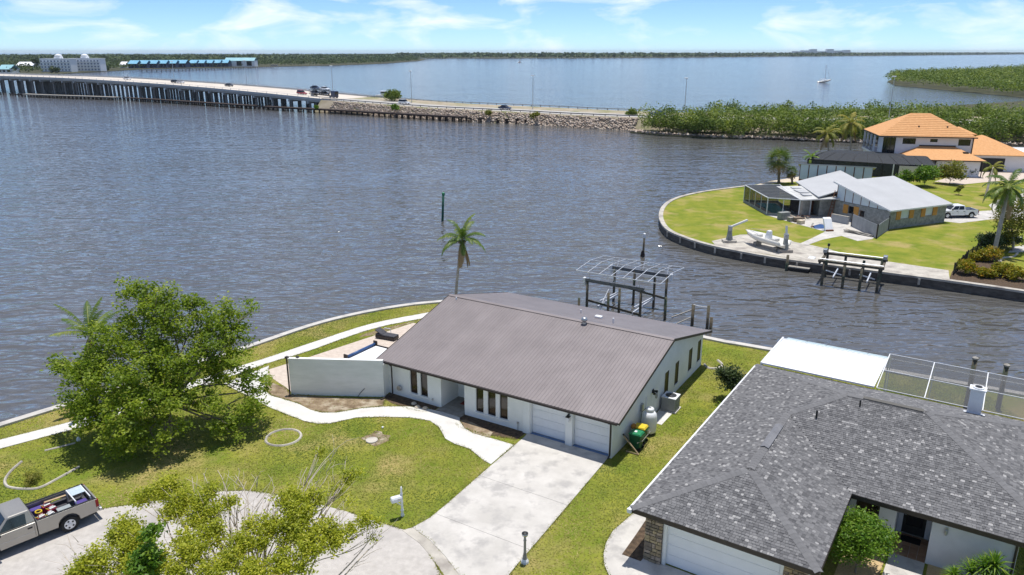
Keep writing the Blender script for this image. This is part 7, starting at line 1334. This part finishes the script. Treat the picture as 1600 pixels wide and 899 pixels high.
q = G(600, 151, WATER); q = R(600, 148, 415); t = thing('motor_boat', 'small white cabin boat behind the causeway lamp', 'boat', (q.x, q.y, WATER), 0.2); part('hull', t, 'gelcoat', lambda m: hull(m, 9, 3, 1.6), True); part('cabin', t, 'white_metal', lambda m: m.box(-2, 1.6, -1.1, 1.1, 1.3, 3.4), bevel=0.2); part('windows', t, 'glass', lambda m: m.box(-1.6, 1.63, -1.12, 1.12, 2.3, 2.9))
q = G(812, 98, WATER); t = thing('motor_boat', 'tiny white boat far out in open water', 'boat', (q.x, q.y, WATER), 0.6); part('hull', t, 'gelcoat', lambda m: hull(m, 9, 3, 1.8), True); part('cabin', t, 'white_metal', lambda m: m.box(-2, 1.6, -1.1, 1.1, 1.3, 4.2), bevel=0.2)

# ================================================================== mangroves and woods (one mass each)
def thicket(name, label, poly, nb, rr, hh, nleaf, size, mat, floor=-0.8, cat='mangroves', extra=None, trunk=False):
    """uneven mass of many bushy crowns over a patch of ground"""
    P = np.array(poly); lo, hi = P.min(0), P.max(0); bx = []; n = 0
    while len(bx) < nb and n < 60:
        x = RNG.uniform(lo[0], hi[0], nb * 3); y = RNG.uniform(lo[1], hi[1], nb * 3); k = inside(poly, x, y)
        if extra is not None: k &= extra(x, y)
        bx += list(zip(x[k], y[k])); n += 1
    bx = np.array(bx[:nb]); r = RNG.uniform(*rr, len(bx)); h = RNG.uniform(*hh, len(bx)) * (0.75 + 0.5 * vnoise(bx[:, 0], bx[:, 1], rr[1] * 6, 3)); tone = RNG.random(len(bx))
    w = r ** 2; i = RNG.choice(len(bx), nleaf, p=w / w.sum()); d = RNG.normal(size=(nleaf, 3)); d[:, 2] = np.abs(d[:, 2]) * 1.1 - 0.25; d /= np.linalg.norm(d, axis=1)[:, None]; q = RNG.random(nleaf) ** 0.25
    c = np.stack([bx[i, 0] + d[:, 0] * r[i] * q, bx[i, 1] + d[:, 1] * r[i] * q, floor + h[i] * 0.52 + d[:, 2] * h[i] * 0.5 * q + RNG.normal(0, 0.05, nleaf) * h[i]], 1)
    c[:, 2] = np.maximum(c[:, 2], floor + 0.1)
    return stuff(link(name, leaf_mesh(name, c, size * RNG.uniform(0.6, 1.4, nleaf), mat, 0.75 * tone[i] + 0.35 * RNG.random(nleaf) - 0.05, 0.6, 0.75)), label, cat)
road_c = [(q.x, q.y) for q in offset(CW_NEAR, 1)][:] ; road_poly = [(q.x, q.y) for q in offset(CW_NEAR, 1.0)] + [(q.x, q.y) for q in reversed(offset(CW_NEAR, 12.5))]
MN = [tuple(p) for p in MANG_NEAR]
FRONT = pl(GP((1000, 205), (1040, 212), (1120, 216), (1200, 217), (1290, 221), (1420, 225), (1700, 227), z=-0.8)) + [(q.x, q.y) for q in reversed(offset(CW_NEAR, -0.5)) if 42 < q.x < 330]
thicket('mangroves', 'green mangrove thicket along the near side of the causeway', FRONT, 900, (1.2, 3.2), (2.6, 7.8), 120000, 0.5, 'leaf_mangrove')
BACKP = [(q.x, q.y) for q in offset(CW_NEAR, 14) if 62 < q.x < 330] + [(q.x, q.y) for q in reversed(offset(CW_NEAR, 33)) if 62 < q.x < 330]
thicket('mangroves', 'green mangrove belt along the far side of the causeway road', BACKP, 420, (1.5, 3.0), (4.0, 7.0), 50000, 0.55, 'leaf_mangrove', 0.5)
thicket('mangroves', 'broad mangrove spit reaching into the bay at the right', MANG_FAR, 3600, (2.4, 5.4), (5.0, 9.0), 110000, 1.1, 'leaf_mangrove')
def wood(name, label, poly, nb, rr, hh, nleaf, size, extra=None): return thicket(name, label, poly, nb, rr, hh, nleaf, size, 'leaf_far', -0.5, 'woodland', extra)
NEARW = pl(GP((-60, 117), (0, 116), (60, 116.5), (140, 112), (225, 107.2), (300, 105.8), (400, 104.2), (440, 103.4), (520, 102), (600, 99), (655, 95), (640, 92.5), (520, 96), (300, 97), (-60, 98), z=-0.6))
wood('woodland', 'low green mangrove and pine woods on the shore behind the bridge', NEARW, 5200, (4, 8), (4, 9), 52000, 2.6, lambda x, y: ~((np.abs(x + 480) < 70) & (y < 1010)) )
MIDW = [(-296, 2650), (-700, 1900), (-2600, 1900), (-2600, 5000), (-500, 5000), (-150, 3900)]
wood('woodland', 'flat forest stretching to the left horizon', MIDW, 9000, (9, 18), (8, 14), 42000, 8.0)
fs = GP((600, 91.2), (760, 91.6), (900, 91.2), (1050, 90.3), (1200, 88.8), (1400, 87.2), (1600, 85.2), (1700, 84.6), z=-0.6)
FSW = pl(fs) + [(p.x * 1.5, p.y * 1.5 + 600) for p in reversed(fs)]
wood('woodland', 'thin dark line of trees on the far shore of the bay', FSW, 12000, (14, 30), (11, 19), 62000, 15.0)
# a few bushes that stand apart
q = G(990, 194, 0); shrub('mangrove_bush', 'lone mangrove bush at the end of the old trestle', (q.x, q.y + 6, 0.3), 2.0, 4.2, 3000, 0.45, 'leaf_mangrove', lobes=8)
q, t_ = on_path(611, 15.5, CW3); shrub('shrub', 'dark green clump of bushes behind the start of the causeway', (q.x, q.y, q.z), 3.8, 4.6, 2600, 0.6, 'leaf_mangrove', lobes=9)
q, t_ = on_path(617, -4.0, CW3); shrub('shrub', 'bright green bush among the boulders below the causeway', (q.x, q.y, 1.2), 1.8, 2.4, 900, 0.5, 'leaf_bright', lobes=5)
q, t_ = on_path(500, -3, BR); shrub('shrub', 'green tuft growing on the old trestle near the bridge end', (q.x, q.y - 6, 0.4), 1.3, 1.6, 500, 0.5, 'leaf_bright', lobes=4)
q, t_ = on_path(765, -3.5, CW3); shrub('shrub', 'small brownish bush on the bank below the dark blue car', (q.x, q.y, 1.0), 1.5, 2.4, 700, 0.5, 'leaf_yellow', lobes=5); q, t_ = on_path(835, -4.2, CW3); shrub('shrub', 'small olive bush on the bank below the middle lamp', (q.x, q.y, 0.8), 1.6, 2.6, 700, 0.5, 'leaf_yellow', lobes=5)
# ================================================================== buildings across the water
M('condo_white', (0.80, 0.81, 0.82), (0.84, 0.85, 0.86), 0.1, 0.8); M('roof_blue', (0.16, 0.40, 0.56), (0.22, 0.47, 0.62), 0.1, 0.6); M('wall_navy', (0.05, 0.08, 0.14), (0.08, 0.11, 0.18), 0.2, 0.8); M('roof_teal', (0.26, 0.48, 0.52), (0.32, 0.54, 0.58), 0.1, 0.6)
def block(label, u0, u1, v, floors, cols, dome):
    a, b = G(u0, v), G(u1, v); L = (b - a).length; t = thing('apartment_block', label, 'apartment building', a, math.atan2(b.y - a.y, b.x - a.x), 'white apartment blocks across the water'); fh = 3.4; D = 14
    part('wall', t, 'condo_white', lambda m: m.box(0, L, 0, D, -0.5, floors * fh + 0.8)); part('parapet', t, 'condo_white', lambda m: m.box(-0.4, L + 0.4, -0.4, D + 0.4, floors * fh + 0.81, floors * fh + 1.4))
    for f in range(floors):
        part('balcony', t, 'condo_white', lambda m: m.box(0.5, L - 0.5, -1.4, -0.003, f * fh + 0.35, f * fh + 1.0))
        for c in range(cols):
            x = (c + 0.18) * L / cols; w = part('window', t, 'wall_navy', lambda m: m.box(x, x + L / cols * 0.42, -0.12, -0.004, f * fh + 1.05, f * fh + 2.4))
    part('lift_tower', t, 'condo_white', lambda m: (m.box(dome - 3.5, dome + 3.5, 2, 9, floors * fh + 1.41, floors * fh + 3.6),)); part('dome', t, 'condo_white', lambda m: m.lathe([(4.2, 0), (3.8, 1.4), (2.4, 2.4), (0.5, 2.9)], 12, (dome, 5.5, floors * fh + 3.61)), True)
    return t
block('white four-storey apartment block, left one, behind the bridge', 65, 112, 112, 4, 9, 20); block('white four-storey apartment block, right one, behind the bridge', 112, 158, 111, 4, 9, 16)
def row_house(label, u0, u1, v, hgt, roofm, wallm, group):
    a, b = G(u0, v), G(u1, v); L = (b - a).length; D = 18; t = thing('row_house', label, 'house', a, math.atan2(b.y - a.y, b.x - a.x), group); part('wall', t, wallm, lambda m: m.box(0.3, L - 0.3, 1.2, D, -0.5, hgt)); part('roof', t, roofm, lambda m: (m.slab([(0, 0, hgt - 0.2), (L, 0, hgt - 0.2), (L, D * 0.55, hgt + 4.6), (0, D * 0.55, hgt + 4.6)], 0.4), m.slab([(0, D * 0.55, hgt + 4.6), (L, D * 0.55, hgt + 4.6), (L, D + 1, hgt), (0, D + 1, hgt)], 0.4)))
    for k in range(3): x = (k + 0.2) * L / 3; part('window', t, 'glass', lambda m: m.box(x, x + L / 6, 1.08, 1.195, 0.8, hgt - 0.9))
    return t
for k in range(6): u = 200 + k * 15.2; row_house('dark-walled blue-roofed row house across the water, %s in the left terrace' % ('leftmost', 'second', 'third', 'fourth', 'fifth', 'rightmost')[k], u, u + 14.6, 106.6 - k * 0.22, 6.2, 'roof_blue', 'wall_navy', 'blue-roofed row houses')
for k in range(5): u = 295 + k * 12.4; row_house('dark-walled blue-roofed row house across the water, %s in the right terrace' % ('leftmost', 'second', 'third', 'fourth', 'rightmost')[k], u, u + 12, 104.9 - k * 0.15, 6.0, 'roof_blue', 'wall_navy', 'blue-roofed row houses')
row_house('pale teal-roofed building at the end of the blue terraces', 351, 398, 103.9, 9, 'roof_teal', 'condo_white', None)
for u0, u1, v, h, lb, rm in ((25, 52, 108.5, 5, 'low white-roofed house left of the apartment blocks', 'condo_white'), (-4, 16, 114, 4, 'teal-roofed cottage at the left frame edge', 'roof_teal'), (186, 196, 106, 4, 'small white-roofed house left of the blue terraces', 'condo_white')): row_house(lb, u0, u1, v, h, rm, 'condo_white', None)
fp = thing('fishing_pier', 'long low timber pier across the far water', 'pier', (0, 0, 0)); fpp = [Vector((p.x, p.y, 0.6)) for p in GP((222, 113.2), (300, 111), (430, 106), z=WATER)]; fpl = smooth_path(fpp, 8); part('deck', fp, 'grey_wood', lambda m: sweep(m, fpl, [(0, 0), (2.5, 0), (2.5, -0.5), (0, -0.5)]))
for i in range(44): p_, _ = along(fpl, i * plen(fpl) / 44); part('pile', fp, 'trestle_wood', lambda m: m.bar((p_.x, p_.y, -3), (p_.x, p_.y, 1.6), 0.55))
part('shelter', fp, 'grey_wood', lambda m: m.box(fpl[-1].x - 6, fpl[-1].x + 4, fpl[-1].y - 3, fpl[-1].y + 3, 1.5, 3.5))
trees_apart = [(152, 109, 7, 12, 'dark tree right of the apartment blocks'), (66, 109, 5, 14, 'tall dark pine left of the apartment blocks'), (95, 113, 6, 7, 'palm-like green clump before the apartment blocks'), (172, 109.5, 6, 6, 'low green clump right of the dark tree')]
for u, v, r, h, lb in trees_apart: q = G(u, v); shrub('tree', lb, (q.x, q.y - 12, -0.3), r, h, 900, 1.6, 'leaf_dark', lobes=9); 
ORD = 'first second third fourth fifth sixth seventh eighth ninth tenth eleventh twelfth thirteenth fourteenth fifteenth sixteenth'.split()
for i in range(16):
    u = 815 + i * 24 + random.uniform(-8, 8); q = G(u, 88.9 - i * 0.09, 0) * 0.995; w = random.uniform(18, 40); tag(part('distant_house', None, 'condo_white', lambda m: (m.box(-w / 2, w / 2, -8, 8, 0, random.uniform(8, 14)), m.prism([(-w / 2 - 1, -9), (w / 2 + 1, -9), (w / 2 + 1, 9), (-w / 2 - 1, 9)], 14.1, 15)), loc=(q.x, q.y - 60, 0)), 'tiny white house on the far shore, %s from the left' % ORD[i], 'house', 'white houses on the far shore')
q = G(1288, 86.3); tw = thing('tower_block', 'faint cluster of tall buildings on the right horizon', 'building', (q.x, q.y, 0))
for i in range(7): x = -260 + i * 70; h = random.uniform(30, 52); part('block', tw, 'condo_white', lambda m: m.box(x, x + 55, 0, 40, 0, h))
# ================================================================== summer haze: one closed box of even, thin air
hm_ = bpy.data.materials.new('haze'); hm_.use_nodes = True; hn = hm_.node_tree.nodes; hn.clear()
ho = hn.new('ShaderNodeOutputMaterial'); hv = hn.new('ShaderNodeVolumePrincipled'); hv.inputs['Color'].default_value = (0.80, 0.90, 1.0, 1); hv.inputs['Density'].default_value = 3.6e-5; hv.inputs['Anisotropy'].default_value = 0.2
hm_.node_tree.links.new(hv.outputs['Volume'], ho.inputs['Volume']); MATS['haze'] = hm_
o = MB().box(-19000, 19000, -120, 29000, -4.0, 75.0).build('haze', 'haze'); o['kind'] = 'stuff'; tag(o, 'thin pale blue summer haze over the whole bay', 'haze')
